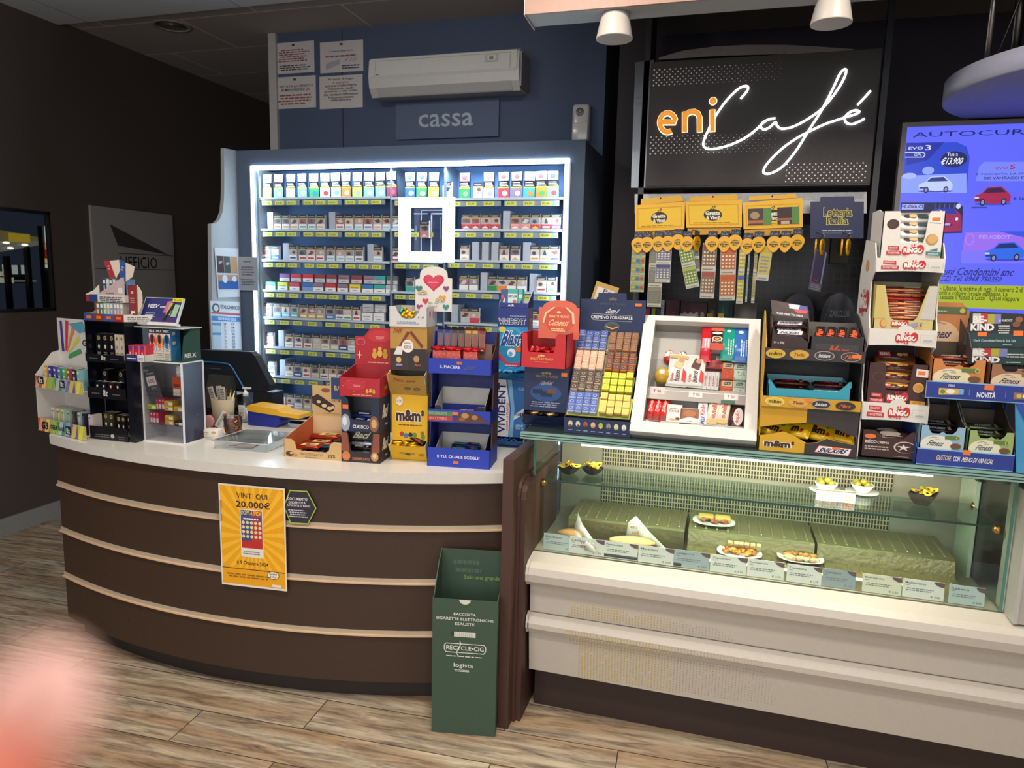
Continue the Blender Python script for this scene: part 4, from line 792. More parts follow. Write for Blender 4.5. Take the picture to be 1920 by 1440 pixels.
# ---- geek bar stand
o,rz,W_=seat((71,809),(176,826),CT); rz=D(-24); W_=.30; o=V((-2.945,2.60,CT)); 
o=at(73,807,Z=CT); rz=D(-13); W_=at(176,822,Z=CT).x-o.x+.022
t=thing('vape_display_stand','white cardboard vape stand with colourful banners at the counter’s left end','display stand',(o.x,o.y,o.z),rz); H1=Ht(o,783)
WHT='d9d4cc'
pal=['d8563a','e2a040','b0bc4a','4a9a5a','5a98b0','7a6aa8','d4c84a']
def banner(mb,y,z,h,txts):
    it=[('r',i/7,0,1/7+.002,1,pal[i]) for i in range(7)]+[('p',[(i/7,0),(i/7+.06,1),(i/7+.14,1),(i/7+.08,0)],['e6b08c','e8d890','9ac86a','b8c8d0','a8a0d0','e0c060','e8e060'][i]) for i in range(7)]+txts
    mb.box((0,y,z),(W_,y+.003,z+h),WHT); mb.deco((0,y,z),(W_,0,0),(0,0,h),it)
Dp=.125
mb=MB(); banner(mb,0,.0+.002,H1,[('t','G3',.08,.2,.16,.6,'1c1a22',.1,.04),('t','GEEK BAR',.28,.32,.3,.34,'1c1a22',0,.02),('r',.61,.2,.1,.6,'1c1a22'),('t','8z',.625,.28,.07,.42,TW)]); mb.build('lower_banner',t)
z2=Ht(o,725); h2=.055
mb=MB(); banner(mb,.0,z2,h2,[('r',.07,.35,.13,.6,'1c1a22'),('t','8z',.09,.42,.09,.45,TW),('r',.55,.3,.1,.6,'1c1a22'),('t','8z',.565,.38,.07,.45,TW)]); mb.build('upper_banner',t)
zt=Ht(o,598)+.0
mb=MB(); mb.prism([(0,0,0),(0,0,z2+h2),(0,.08,z2+h2+.10),(0,Dp,z2+h2+.11),(0,Dp,0)],(.004,0,0),WHT); mb.build('side_panel',t)
mb=MB(); mb.box((.004,Dp,0),(W_-.055,Dp+.004,z2+h2+.02),'c9c3bb'); mb.build('back_panel',t)
mb=MB(); mb.box((-.07,Dp+.006,.03),(.02,Dp+.01,z2+h2+.01),WHT); mb.build('rear_wing',t)
for z in (.003,z2): 
    mb=MB(); mb.box((.004,.004,z),(W_-.045,Dp,z+.003),'c9c3bb'); mb.build('shelf',t)
hz0=z2+h2+.02; hh=zrow(o+V((.05,.115,0)),596)-o.z-hz0
mb=MB(); mb.box((.0,.115,hz0),(W_-.058,.119,hz0+hh),WHT)
mb.deco((.0,.115,hz0),(W_-.058,0,0),(0,0,hh),[('p',[(.08,.35),(.15,.35),(.13,.95),(.07,.95)],'4a3a8c'),('p',[(.17,.35),(.23,.4),(.30,.95),(.22,.97)],'cf3a50'),('p',[(.2,.33),(.25,.38),(.46,.82),(.38,.87)],'e08a3a'),('p',[(.22,.3),(.27,.34),(.58,.62),(.53,.70)],'d8d04a'),('p',[(.23,.24),(.28,.22),(.6,.36),(.56,.45),(.28,.32)],'4a9a62'),('p',[(.3,.9),(.66,.97),(.72,.78),(.56,.74)],'5aa0b8'),('t','G3',.72,.72,.24,.2,'1c1a22',0,.03),('t','GEEK',.62,.50,.36,.12,'1c1a22',0,.02),('w',.68,.3,.28,.12,3,'6a6870')]); mb.build('header_card',t)
BOXC=['e0b040','3a4aa8','6a4aa0','4a9aa0','7ab84a','b04a50','3a3f44','8ac0c0']
def boxes(T,n,x0,dx,y,z,w,h,d,cols,nm,lab,grp,dec=None,row=None,jit=.03):
    M0=wm(T)
    for i in range(n):
        c=cols[i%len(cols)]; mb=MB(); mb.box((0,0,0),(w,d,h),c+':g'); mb.deco(*front(w,h),(dec(i,c) if dec else [('e',.5,.55,.3,.14,TW),('r',.2,.85,.6,.07,TW)])); mb.deco((0,0,h),(w,0,0),(0,d,0),[('r',.1,.1,.8,.8,'d8d8d4')])
        lb='%s, %s from left'%(lab,ORD[i]) if isinstance(lab,str) else lab(i)
        inst(mb.mesh(nm),nm,lb,nm.replace('_',' '),grp,M0@TR(x0+i*dx,y+rnd.uniform(0,.004),z,0,0,rnd.uniform(-jit,jit)))
gd=lambda i,c:[('e',.5,.45,.34,.2,'e8e4dc'),('e',.5,.45,.18,.12,c),('r',.15,.8,.7,.1,TW),('p',[(0,0),(1,.25),(1,0)],'e8c890')]
CW={'e0b040':'yellow','3a4aa8':'blue','6a4aa0':'purple','4a9aa0':'teal','7ab84a':'green','b04a50':'red','3a3f44':'black','8ac0c0':'pale teal'}
boxes(t,8,.022,(W_-.08)/8,.03,z2+.004,.022,.095,.045,BOXC,'vape_box',lambda i:'%s vape box on the upper tier of the colourful white stand'%CW[BOXC[i]],'vape boxes on the upper tier of the white stand',gd)
pc=['d8d4c0','e0d890','c8dcc8','a8c8b8','4a4440','c0d0d0','2c2a48','d8c8c0']; pn=['cream','pale yellow','mint','sage','black-lettered','pale blue','navy','blush']
boxes(t,8,.03,(W_-.045)/8,.045,.007,.021,.10,.05,pc,'vape_box',lambda i:'%s vape box on the lower tier of the colourful white stand'%pn[i],'vape boxes on the lower tier of the white stand',lambda i,c:[('l',[(.3,.1),(.3,.8)],.12,'8a8a84'),('w',.15,.82,.7,.12,1,'6a6864')])
# ---- black display cabinet
o,rz,W_=seat((172,821),(245,829),CT); t=thing('black_acrylic_display','glossy black three-tier acrylic cabinet of small black pod boxes with gold emblems','display cabinet',(o.x,o.y,o.z),rz)
H=Ht(o,602); Dp=.14; BK='141519:g'
for a,b,n in (((0,0,0),(.004,Dp,H),'side_panel'),((W_-.004,0,0),(W_,Dp,H),'side_panel'),((.004,Dp-.004,0),(W_-.004,Dp,H),'back_panel')):
    mb=MB(); mb.box(a,b,'10131f:g' if n=='side_panel' else BK); mb.build(n,t)
mb=MB(); mb.box((-.002,-.004,H),(W_+.002,Dp,H+.004),BK); mb.build('top_panel',t)
tz=[.0,H*.355,H*.665]
for i,z in enumerate(tz):
    mb=MB(); mb.box((.004,-.006,z),(W_-.004,Dp-.004,z+.004),BK); mb.box((.004,-.01,z),(W_-.004,-.006,z+[.06,.05,.035][i]),BK)
    mb.deco((.004,-.01,z),(W_-.008,0,0),(0,0,[.06,.05,.035][i]),[('t','8z',.42,.25,.12,.6,'d8d8d4'),('w',.1,.4,.25,.2,1,'5a5a60'),('w',.65,.4,.25,.2,1,'5a5a60')] if i else [('w',.1,.2,.5,.3,2,'5a5a60'),('e',.6,.35,.05,.16,'b8b8b4'),('w',.75,.15,.2,.3,2,'5a5a60')]); mb.build('shelf',t)
gp=lambda i,c:[('e',.5,.84,.24,.09,'b8a468'),('e',.5,.84,.14,.05,'6a5a34'),('e',.5,.5,.16,.08,'e0dcc8' if c!='d8ccb8' else 'b0885a'),('r',.2,.05,.6,.16,'cfccc0'),('w',.2,.25,.6,.08,1,'a09878')]
boxes(t,3,.012,.036,.04,tz[2]+.005,.032,.115,.05,['17171b'],'pod_box','black pod box with gold crest on the black cabinet’s top tier','black pod boxes on the top tier',gp,jit=.01)
boxes(t,3,.118,.026,.04,tz[2]+.005,.0245,.115,.05,['d8ccb8'],'pod_box','cream and gold pod box on the top tier of the black cabinet','cream pod boxes on the top tier',gp,jit=.01)
boxes(t,2,.016,.09,.06,tz[1]+.005,.034,.115,.05,['17171b'],'pod_box','tall black pod box with gold crest on the middle tier','tall black pod boxes on the middle tier',gp,jit=.02)
boxes(t,4,.012,.038,.02,tz[1]+.005,.032,.065,.03,['17171b','1b1b20','3a1418','17171b'],'pod_box','low dark pod box in the front row of the middle tier','low pod boxes on the middle tier',lambda i,c:[('r',.15,.1,.7,.35,'cfccc0'),('e',.5,.7,.16,.1,'e0dcc8')],jit=.02)
boxes(t,2,.016,.034,.05,tz[0]+.005,.032,.105,.05,['34301a'],'pod_box','dark olive pod box at the left of the bottom tier','olive pod boxes on the bottom tier',gp,jit=.02)
boxes(t,3,.10,.03,.04,tz[0]+.005,.027,.10,.05,['1c1718'],'pod_box','black pod box at the right of the bottom tier','black pod boxes on the bottom tier',gp,jit=.02)
black=(o,rz,W_,H,Dp)
# trays of pods on top of the black cabinet
ob=V((o.x,o.y,o.z+H+.004)); W0=W_
def podtray(ob,rz,W,D_,hf,hb,label,cols,nbox,lx,zoff):
    t=thing('pod_carton',label,'carton',(ob.x,ob.y,ob.z+zoff),rz)
    carton(t,W,D_,hf,hb,'e2ddd4','d8cfc0',so=[(0,hf),(.25,hf),(1,hb)],dec=[('r',i*.25,0,.25,1,c) for i,c in enumerate(cols)]+[('r',.07+i*.25,.3,.12,.4,OR) for i in range(4)])
    return t
t=podtray(ob,rz,W0,.15,.032,.075,'shallow open carton with four coloured front faces and orange price dots on the black cabinet',['2a4a8c','7a3a2c','3a5a9c','a02a34'],0,0,.0)
M0=wm(t)
mb=MB(); mb.box((0,0,0),(.115,.004,.03),'ddd8ce'); mb.deco(*front(.115,.03),[('w',.06,.1,.88,.75,3,'5a5450')]); mb.build('warning_flap',t,mat=TR(W0,0.0,.0,0,0,D(45)))
def minis(t,n,x0,dx,y,z,h,cols,lab,grp):
    boxes(t,n,x0,dx,y,z,dx*.95,h,.05,cols,'pod_pack',lab,grp,lambda i,c:[('r',.15,.7,.7,.22,TW),('r',.35,.2,.3,.4,'e8e4dc')],jit=0)
minis(t,8,.04,.0185,.03,.004,.075,['a0603a','3a8a80','a8c0a0','b0b8b0','9aa8b0','a8a0b0','b0a8b0','c0b8b0'],'slim pod pack standing in the lower carton on the black cabinet','pod packs in the lower carton')
t2=thing('pod_carton','upper white pod carton with warning print and raised red and blue lids','carton',(0,0,0)); t2.matrix_basis=M0@TR(.05,.03,.082); 
w2=.15
mb=MB(); mb.box((0,0,0),(w2,.1,.032),'ddd8ce'); mb.deco(*front(w2,.032),[('r',-.3,0,.28,1,'26407c'),('w',.05,.1,.9,.75,3,'5a5450')]); mb.build('carton_body',t2)
mb=MB(); mb.box((-.045,-.002,0),(0,.1,.032),'26407c'); mb.box((-.075,.01,0),(-.045,.1,.03),'a02a34'); mb.build('coloured_end',t2)
mb=MB(); mb.prism([(0,0,.032),(w2,0,.032),(w2,0,.11),(w2*.92,0,.108)],(0,.003,0),'c8b0b0'); mb.deco((0,0,.032),(w2,0,0),(0,0,.08),[('r',.78,.1,.16,.3,'e8e4dc'),('w',.3,.06,.35,.12,1,'8a6a70')]); mb.build('slanted_side',t2)
mb=MB(); mb.prism([(-.08,.01,.03),(-.03,.01,.05),(0,.01,.075),(0,.01,.03)],(0,.003,0),'e6dccb'); mb.build('torn_flap',t2)
def lid(px,c,lb,M_):
    mb=MB(); q=[(0,0,0),(.03,0,0),(.0,0,.075),(-.03,0,.075)] ; 
    mb.prism(q,(0,.004,0),c); mb.deco((-.015,0,0),(.03,0,0),(0,0,.075),[('p',[(.5,0),(1.4,0),(.5,1),(-.4,1)],c),('w',.2,.5,.5,.3,2,'d8b0a8')])
    vs=[(.03,0,0),(.03,.05,.0),(.035,.055,.05),(.0,.03,.08),(.0,0,.075),(.035,0,.04)]
    mb.prism([(.03,.004,0),(.055,.004,.035),(.05,.004,.08),(.0,.004,.075)],(0,.002,0),'e0d4c0'); mb.build('lid_flap',t2,mat=M_)
lid(0,'a8343c','',TR(.075,.0,.105)); lid(0,'34549c','',TR(.125,.005,.105,0,D(25)))
minis(t2,7,.0,.0185,.03,.033,.068,['2a5a8c','c8ccd0','2a4a7c','c8ccd0','3a5a9c','c8ccd0','3a6a9c'],'blue and white pod pack standing in the upper carton','pod packs in the upper carton')
t3=thing('pod_carton','tall dark red open lid carton standing right of the pod cartons','carton',(0,0,0)); t3.matrix_basis=M0@TR(.20,.05,.03)
mb=MB(); mb.prism([(0,0,0),(.045,0,0),(.05,0,.13),(.0,0,.13)],(0,.004,0),'8c3034'); mb.deco((0,0,0),(.045,0,0),(0,0,.13),[('e',.5,.75,.18,.05,'d8a8a0'),('w',.2,.4,.6,.2,3,'d8a8a0'),('r',.25,.05,.5,.08,TW)]); mb.build('front_panel',t3)
mb=MB(); mb.prism([(.045,.002,.0),(.07,.002,.04),(.072,.002,.1),(.05,.002,.13)],(0,.003,0),'e0d4c0'); mb.build('inner_flap',t3)
# ---- clear cabinet
o,rz,W_=seat((271,826),(347,834),CT); H=Ht(o,676); Dp=.13
t=thing('clear_acrylic_display','clear acrylic vape cabinet with white edges and dark sides showing a 10€ card','display cabinet',(o.x,o.y,o.z),rz)
EW='e4e2e0:g'
mb=MB(); mb.box((.004,0,.004),(W_-.004,.003,H-.004),CLEAR); mb.build('front_pane',t)
mb=MB(); mb.box((W_-.004,.006,.004),(W_-.001,Dp,H-.004),'211f38:g'); mb.build('side_panel',t)
mb=MB(); mb.box((.001,.006,.004),(.004,Dp,H-.004),'c8c6cc:g'); mb.build('side_panel',t)
mb=MB(); mb.box((0,Dp,0),(W_,Dp+.004,H),'a8a4ac:g'); mb.build('back_panel',t)
mb=MB(); mb.box((-.006,-.008,-.0),(W_+.006,Dp+.006,.005),EW); mb.build('base_plate',t)
mb=MB(); mb.box((-.002,-.002,H-.004),(W_+.002,Dp+.002,H+.002),EW); mb.build('top_plate',t)
for x,y in ((W_-.006,-.002),(-.001,-.002),(W_-.004,Dp-.003)):
    mb=MB(); mb.box((x,y,.005),(x+.007,y+.007,H-.004),EW); mb.build('edge_strip',t)
for z in (.075,.14,.205,H*.62):
    mb=MB(); mb.box((.006,.01,z),(W_-.008,Dp-.002,z+.0025),CLEAR); mb.build('shelf',t)
mb=MB(); mb.box((0,0,0),(.075,.002,.15),'4a4850'); mb.deco(*front(.075,.15),[('t','VEEV one',.1,.86,.5,.07,'c8c4cc',.1),('t','+2 pod',.3,.74,.5,.08,'e0dce0'),('r',.22,.42,.66,.28,'d8c8c4'),('t','10€',.36,.49,.42,.13,'4a4048'),('w',.4,.3,.5,.08,2,'a09aa4')]); mb.build('price_placard',t,mat=TR(.02,.02,H*.5,D(4),D(-13),0))
M0=wm(t)
def smallboxes(n,x0,dx,y,z,w,h,d,c,lb,grp,dec):
    for i in range(n):
        mb=MB(); mb.box((0,0,0),(w,d,h),c+':g'); mb.deco(*front(w,h),dec); inst(mb.mesh('pod_pack'),'pod_pack',lb if n==1 else '%s, %s from left'%(lb,ORD[i]),'pod pack',grp,M0@TR(x0+i*dx,y,z))
PK='cf3a58'; YE='e0b040'
dk=[('r',.1,.05,.8,.4,'d8d4d4'),('e',.5,.8,.2,.08,TW)]
smallboxes(3,.045,.016,.03,.143,.014,.05,.06,PK,'pink pod pack in the clear cabinet, upper row','pink pod packs in the upper row of the clear cabinet',dk)
smallboxes(3,.01,.016,.03,.078,.014,.05,.06,PK,'pink pod pack in the clear cabinet, lower row','pink pod packs in the lower row of the clear cabinet',dk)
dy=[('r',.5,.1,.45,.6,TW),('r',.1,.2,.3,.4,'c88a20')]
for i,(x,z,c,lb) in enumerate(((.008,.143,'b0c840','green pod pack lying at the left of the clear cabinet'),(.10,.165,YE,'yellow pod pack lying on another in the upper right of the clear cabinet'),(.10,.143,YE,'yellow pod pack lying under another in the upper right of the clear cabinet'),(.152,.143,YE,'yellow pod pack lying against the right edge of the clear cabinet'),(.10,.1,YE,'yellow pod pack lying on another, lower right of the clear cabinet'),(.10,.078,YE,'yellow pod pack lying under another, lower right of the clear cabinet'),(.15,.078,'2c2030','black pod pack lying at the lower right of the clear cabinet'))):
    smallboxes(1,x,0,.02,z,.045,.02,.04,c,lb,'pod packs lying in the clear cabinet',dy)
smallboxes(1,.15,0,.02,.21,.042,.085,.03,'c8562c','orange tobacco stick pack standing in the clear cabinet','pod packs lying in the clear cabinet',[('r',.05,.05,.9,.35,'d0ccc4'),('r',.1,.5,.8,.15,'8a2c1c')])
smallboxes(1,.165,0,.03,.297,.028,.05,.03,'b8c0c8','grey and white pack standing on the orange pack','pod packs lying in the clear cabinet',[('p',[(0,.2),(1,.5),(1,1),(0,.8)],TW)])
# relx boxes on the clear cabinet
zt=o.z+H+.002; Hc=zrow(o,614)-zt
t=thing('vape_tray','open dark green vape tray with slanted side standing on the clear cabinet','display tray',(0,0,0)); t.matrix_basis=M0@TR(.045,-.0,H+.003); W2=W_-.045+.002
mb=MB(); mb.prism([(W2-.003,0,0),(W2-.003,.02,.11),(W2-.003,.075,Hc),(W2-.003,.12,Hc),(W2-.003,.12,0)],(.003,0,0),'1f4a3a'); mb.deco(*rside(.12,Hc,W2),[('t','RELX',.15,.12,.6,.13,TW,0,.03)]); mb.build('side_panel',t)
mb=MB(); mb.box((0,0,0),(W2-.003,.12,.003),'1f4a3a'); mb.box((0,.117,.003),(W2-.003,.12,Hc),'1f4a3a'); mb.build('tray_body',t)
mb=MB(); mb.box((-.07,.0,Hc+.0005),(W2+.012,.12,Hc+.0035),'dcdad6:g'); mb.build('top_sheet',t)
M1=wm(t)
for i,(c,n_) in enumerate((('cc3434','red'),('e0782c','orange'),('2f6ea8','blue'))):
    w3=.036; h3=Hc-.004; mb=MB(); mb.box((0,0,0),(w3,.06,h3),'dedad2:g'); mb.deco(*front(w3,h3),[('r',0,.84,1,.16,'22252c'),('t','RELX',.1,.88,.8,.07,TW,0,.03),('e',.5,.57,.5,.25,c),('e',.5,.47,.36,.13,'e8e4dc'),('e',.5,.47,.3,.1,c),('r',.3,.56,.4,.2,'22252c'),('e',.5,.56,.2,.03,'22252c'),('e',.5,.76,.2,.03,'22252c'),('r',0,.0,1,.30,'d2cdbf'),('w',.08,.03,.84,.22,4,'8a8478'),('r',0,.29,1,.012,'a8a49a')]); mb.deco(*rside(.06,h3,w3),[('r',0,0,1,1,'3a88c0'),('r',.2,.8,.3,.1,TW),('r',.2,.5,.3,.1,TW)])
    inst(mb.mesh('vape_box'),'vape_box','%s and white vape box with a black device picture in the green tray'%n_,'vape box','vape boxes in the green tray',M1@TR(.002+i*.0385,.006,.003))
# pink boxes tray with dark blue front between cabinets
t=thing('blue_fronted_tray','low white tray with a dark blue front between the black and clear cabinets','tray',(0,0,0)); t.matrix_basis=Mx.Translation(V((black[0].x,black[0].y,CT)))@Mx.Rotation(black[1],4,'Z')@TR(black[2]+.004,-.004,H+.003+.0)
wz=.10
carton(t,wz,.11,.028,.03,'e4e0da','e4e0da',dec=[('r',0,0,.62,1,'26306c'),('w',.08,.35,.5,.3,1,TW),('w',.66,.2,.3,.5,2,'8a8478')])
mb=MB(); mb.box((-.004,.0,-H-.002),(.028,.12,-.001),'10131f:g'); mb.build('support_column',t)
M1=wm(t)
for i in range(3):
    mb=MB(); mb.box((0,0,0),(.03,.05,.065),'cc3048:g'); mb.deco(*front(.03,.065),[('e',.35,.85,.3,.12,'3a4aa0'),('r',.2,.3,.25,.25,'e8b0b0'),('p',[(.5,0),(1,0),(1,1),(.8,1)],'e05a70')]); inst(mb.mesh('pink_box'),'vape_box','%s of three glossy pink and red vape boxes in the blue-fronted tray'%['leftmost','middle','rightmost'][i],'vape box','pink vape boxes in the blue-fronted tray',M1@TR(.004+i*.032,.012,.003))
# veev sign on top
A_=at(275,606,Y=at(300,610,Z=zt+Hc).y-.0); B_=at(349,611,Y=A_.y+.02); C_=at(287,558,Y=A_.y+.03)
Wv=(B_-A_).length; Hv=.125
t=thing('counter_sign','tilted white box sign with a purple face and yellow price corner','sign',(0,0,0)); t.matrix_basis=M1.copy(); 
t.matrix_basis=M0@TR(-.022,.045,H+.0025+Hc+.004)
mb=MB(); mb.at(TR(0,0,.001,D(-16))); mb.box((0,-.03,0),(Wv,.0,.012),'e0ded8:g'); mb.prism([(.0,-.026,.012),(Wv,-.026,.012),(Wv+.012,-.020,Hv),(.012,-.020,Hv)],(0,.012,0),'e0ded8:g')
mb.deco((0,-.026,.012),(Wv,0,0),(.012,.006,Hv-.012),[('r',.02,.02,.96,.96,'2c3170'),('p',[(.02,.02),(.98,.02),(.98,.4)],'44306c'),('t','VEEV',.10,.58,.34,.15,TW,.12,.03),('t','one',.46,.58,.14,.09,TW),('w',.12,.12,.3,.3,4,'b8bcd8'),('r',.74,.84,.26,.16,'e0d030'),('t','€ 6,90',.77,.87,.2,.09,'2a2410',0,.02),('p',[(.58,.4),(.62,.85),(.75,.88),(.72,.4)],'c86a9a'),('p',[(.66,.3),(.7,.78),(.8,.8),(.78,.3)],'c0b048'),('p',[(.8,.25),(.84,.75),(.97,.72),(.94,.25)],'9ac0a0'),('p',[(.62,.1),(.7,.1),(.86,.85),(.8,.85)],'1c1c28')]); mb.build('sign_box',t)
# ---- terminal behind
o=at(425,760,Z=.83); yy=3.22
A=lambda x,y,Y=yy: at(x,y,Y=Y)
t=thing('pos_terminal','black touch screen sales terminal seen from behind with a blue edge line','terminal',(at(440,700,Y=yy).x,yy,.83))
B0=V((at(440,700,Y=yy).x,yy,.83))
q=[A(*p)-B0 for p in ((372,656),(470,660),(478,668),(506,722),(506,733),(470,736),(372,728))]
mb=MB(); mb.prism(q,(0,.05,0),'14171d:p'); mb.build('screen_housing',t)
q=[A(*p,Y=yy-.004)-B0 for p in ((372,677),(430,681),(458,724),(448,729),(376,727))]; 
mb=MB(); mb.prism(q,(0,.02,0),'191e28:p'); mb.build('rear_cover',t)
mb=MB(); mb.tube(catmull([A(*p,Y=yy-.008)-B0 for p in ((372,678),(400,679),(425,682),(434,688),(446,708),(457,727))],4),.0045,'1f6ea8:g'); mb.build('blue_edge_line',t)
mb=MB(); q=[A(*p,Y=yy-.04)-B0 for p in ((391,703),(431,706),(436,738),(438,765),(388,765),(386,728))]; mb.prism(q,(0,.035,0),'3c3b37:p'); mb.build('stand_cover',t)
mb=MB(); mb.box((-.13,.0,0),(.2,.12,.12),'121419:p'); mb.build('printer_base',t)
a=A(393,690,Y=yy-.006)-B0; mb=MB(); mb.box((a.x,a.y-.004,a.z-.004),(a.x+.07,a.y,a.z),'4a545c:p'); mb.build('label_strip',t)
a=A(490,745)-B0; mb=MB(); mb.box((a.x-.05,.0,0),(a.x+.07,.1,at(490,735,Y=yy).z-.83),'101218:p'); mb.build('receipt_printer',t)
# ---- blue-yellow scanner on the clerk desk
a=at(470,795,Y=3.02); t=thing('ticket_terminal','blue ticket terminal with a yellow top lying on the counter’s back edge','terminal',(a.x,3.0,CT)); Z=lambda y:zrow(V((a.x,3.0,0)),y)-CT
L_=at(562,780,Y=3.0).x-a.x; l1=at(520,780,Y=3.0).x-a.x
mb=MB(); mb.prism([(0,0,max(.0,Z(797))),(l1-.03,0,max(.0,Z(798))),(l1-.01,0,.0),(l1+.01,0,.02),(l1+.01,0,Z(772)),(0,0,Z(768))],(0,.1,0),'1d2a88:p'); mb.build('body',t)
mb=MB(); mb.prism([(0,-.006,Z(770)),(L_,-.006,Z(777)),(L_,-.006,Z(770)),(l1+.02,-.006,Z(768)),(l1-.0,-.006,Z(762)),(.01,-.006,Z(759)),(0,-.006,Z(761))],(0,.11,0),'d9a21c:p'); mb.build('yellow_lid',t)
mb=MB(); mb.tube([(l1,.02,.04),(L_+.03,.02,.045)],.004,'9aa0a8:m'); mb.build('metal_arm',t)
# ---- pen cup
p=at(410,803,Z=CT); t=thing('pen_cup','pale map-patterned pot stuffed with rolled papers and pens beside the pump bottle','pot',(p.x-.01,p.y+.05,CT)); 
mb=MB(); mb.lathe([(.045,0),(.056,.14),(.052,.14),(.042,.006),(0,.006)],(0,0,0),'b9a888:c',22); mb.build('pot_body',t)
for i,(dx,dy,rx,ry) in enumerate(((-.03,0,.05,-.25),(-.01,.01,0,-.15),(.01,0,.05,-.05))):
    mb=MB(); mb.box((-.014,-.002,0),(.014,.002,.15),'ddd6c8:c'); mb.deco((-.014,-.002,0),(.028,0,0),(0,0,.15),[('w',.1,.5,.8,.45,8,'5a5550')]); inst(mb.mesh('paper_roll'),'rolled_paper','%s of three printed papers standing in the pen pot'%['leftmost','middle','rightmost'][i],'paper','papers in the pen pot',TR(t.location.x+dx,t.location.y+dy,CT+.05,rx,ry))
for i,(dx,ry,c,n_) in enumerate(((.012,.1,'1c1c20','black'),(.022,.2,'c8a040','yellow'),(.03,.3,'d8d4cc','white'),(.018,.02,'7a5a3a','brown'))):
    mb=MB(); mb.tube([(0,0,0),(0,0,.125)],.0035,c+':g'); mb.tube([(0,0,.125),(0,0,.14)],[.0035,.001],c+':g'); inst(mb.mesh('pen'),'pen','%s pen standing in the pale pot'%n_,'pen','pens in the pale pot',TR(t.location.x+dx,t.location.y,CT+.05,0,ry))
# pump bottle
p=at(455,792,Z=CT); t=thing('pump_bottle','clear hand gel bottle with a white pump on the counter','bottle',(p.x,p.y+.03,CT))
mb=MB(); mb.lathe([(0,0),(.03,0),(.033,.01),(.033,.10),(.028,.118),(.012,.13),(.012,.136),(0,.136)],(0,0,0),CLEAR,24); mb.build('bottle_body',t)
mb=MB(); mb.lathe([(0,.003),(.029,.003),(.03,.012),(.03,.07),(0,.07)],(0,0,0),'c8cccc:g',20); mb.build('gel',t)
mb=MB(); mb.lathe([(.014,.132),(.014,.152),(.007,.155),(.006,.172),(0,.172)],(0,0,0),'dcd8d4:g',18); mb.box((-.012,-.008,.17),(.03,.008,.178),'dcd8d4:g'); mb.build('pump',t)
mb=MB(); mb.box((-.018,-.0345,.02),(.02,-.0335,.09),'dedbd6'); mb.deco((-.018,-.0345,.02),(.038,0,0),(0,0,.07),[('w',.1,.1,.8,.8,7,'8a8a90')]); mb.build('bottle_label',t)
# coin jar
p=at(432,816,Z=CT); t=thing('coin_jar','clear octagonal jar filled with copper coins','jar',(p.x,p.y+.02,CT))
mb=MB(); mb.lathe([(.03,0),(.042,.02),(.045,.085),(.042,.10),(.040,.10),(.042,.085),(.039,.02),(.028,.004),(0,.004)],(0,0,0),CLEAR,8,'z',False); mb.build('jar_body',t)
mb=MB(); mb.lathe([(0,.006),(.034,.01),(.038,.03),(.04,.075),(.036,.088),(0,.092)],(0,0,0),'6a4032:m',18); r=random.Random(2)
for i in range(40):
    a=r.uniform(0,2*PI); z=r.uniform(.015,.09); mb.at(TR(.036*math.cos(a),.036*math.sin(a),z,r.uniform(-1,1),r.uniform(-1,1))); mb.lathe([(0,0),(.009,0),(.009,.0016),(0,.0016)],(0,0,0),['a5603c:m','8c5038:m','b87850:m'][i%3],12,'z',False)
mb.at(Mx.Identity(4)); mb.build('coins',t,kind='stuff')
# red tin and card box
p=at(389,802,Z=CT); t=thing('sweet_tin','pink lidded red round sweet box lying on its side behind the card stack','tin',(p.x,p.y+.01,CT+.03)); mb=MB(); mb.lathe([(0,0),(.03,0),(.03,.04),(0,.04)],(0,0,0),'c8202c:g',24,'y'); mb.build('tin_body',t); mb=MB(); mb.lathe([(0,-.004),(.026,-.004),(.031,0),(.031,.008),(0,.008)],(0,0,0),'d89a92:g',24,'y'); mb.build('lid',t)
a=at(377,823,Z=CT); mb=MB(); mb.rbox((0,0,0),(.085,.05,.045),'ddd2c8:c',.002,1); mb.deco(*front(.085,.045),[('w',.08,.5,.4,.3,2,'b08a78'),('e',.75,.75,.15,.12,'c8a040'),('w',.1,.15,.6,.15,1,'a89a90')]); mb.build('card_box',None,'small white card box with faint gold print beside the clear tray','box',mat=TR(a.x,a.y,CT,0,0,D(8)))
a=at(400,805,Z=CT); mb=MB(); mb.box((0,0,0),(.062,.002,.085),'e2ddd4'); mb.deco(*front(.062,.085),[('w',.12,.1,.3,.8,9,'8a8680')]); mb.build('price_slip',None,'tilted white printed slip leaning against the pen pot','slip',mat=TR(a.x-.004,a.y+.015,CT+.018,D(-10),D(28),0))
# clear tray
A1,r1,w1=seat((402,841),(497,850),CT); t=thing('change_tray','clear acrylic change tray with red and white tickets inside','tray',(A1.x,A1.y,CT),r1+D(2)); d1=.19
for a,b,n in (((0,0,0),(w1,.003,.035),'front_wall'),((0,0,0),(.003,d1,.035),'side_wall'),((w1-.003,0,0),(w1,d1,.035),'side_wall'),((0,d1-.003,0),(w1,d1,.035),'rear_wall'),((.003,.003,0),(w1-.003,d1,.003),'bottom')):
    mb=MB(); mb.box(a,b,'dde2e2:g' if n=='bottom' else CLEAR); mb.build(n,t)
mb=MB(); mb.prism([(-.008,-.006,.036),(w1+.008,-.006,.036),(w1+.03,d1+.01,.046),(.03,d1+.01,.046)],(0,0,.003),glassmat('tray_lid',(.74,.78,.78),.14,.04)); mb.build('lid',t)
mb=MB(); mb.tube([(-.008,-.006,.0375),(w1+.008,-.006,.0375),(w1+.03,d1+.01,.0475),(.03,d1+.01,.0475),(-.008,-.006,.0375)],.0022,'b8bcbc:g',6); mb.build('lid_rim',t)
M1=wm(t)
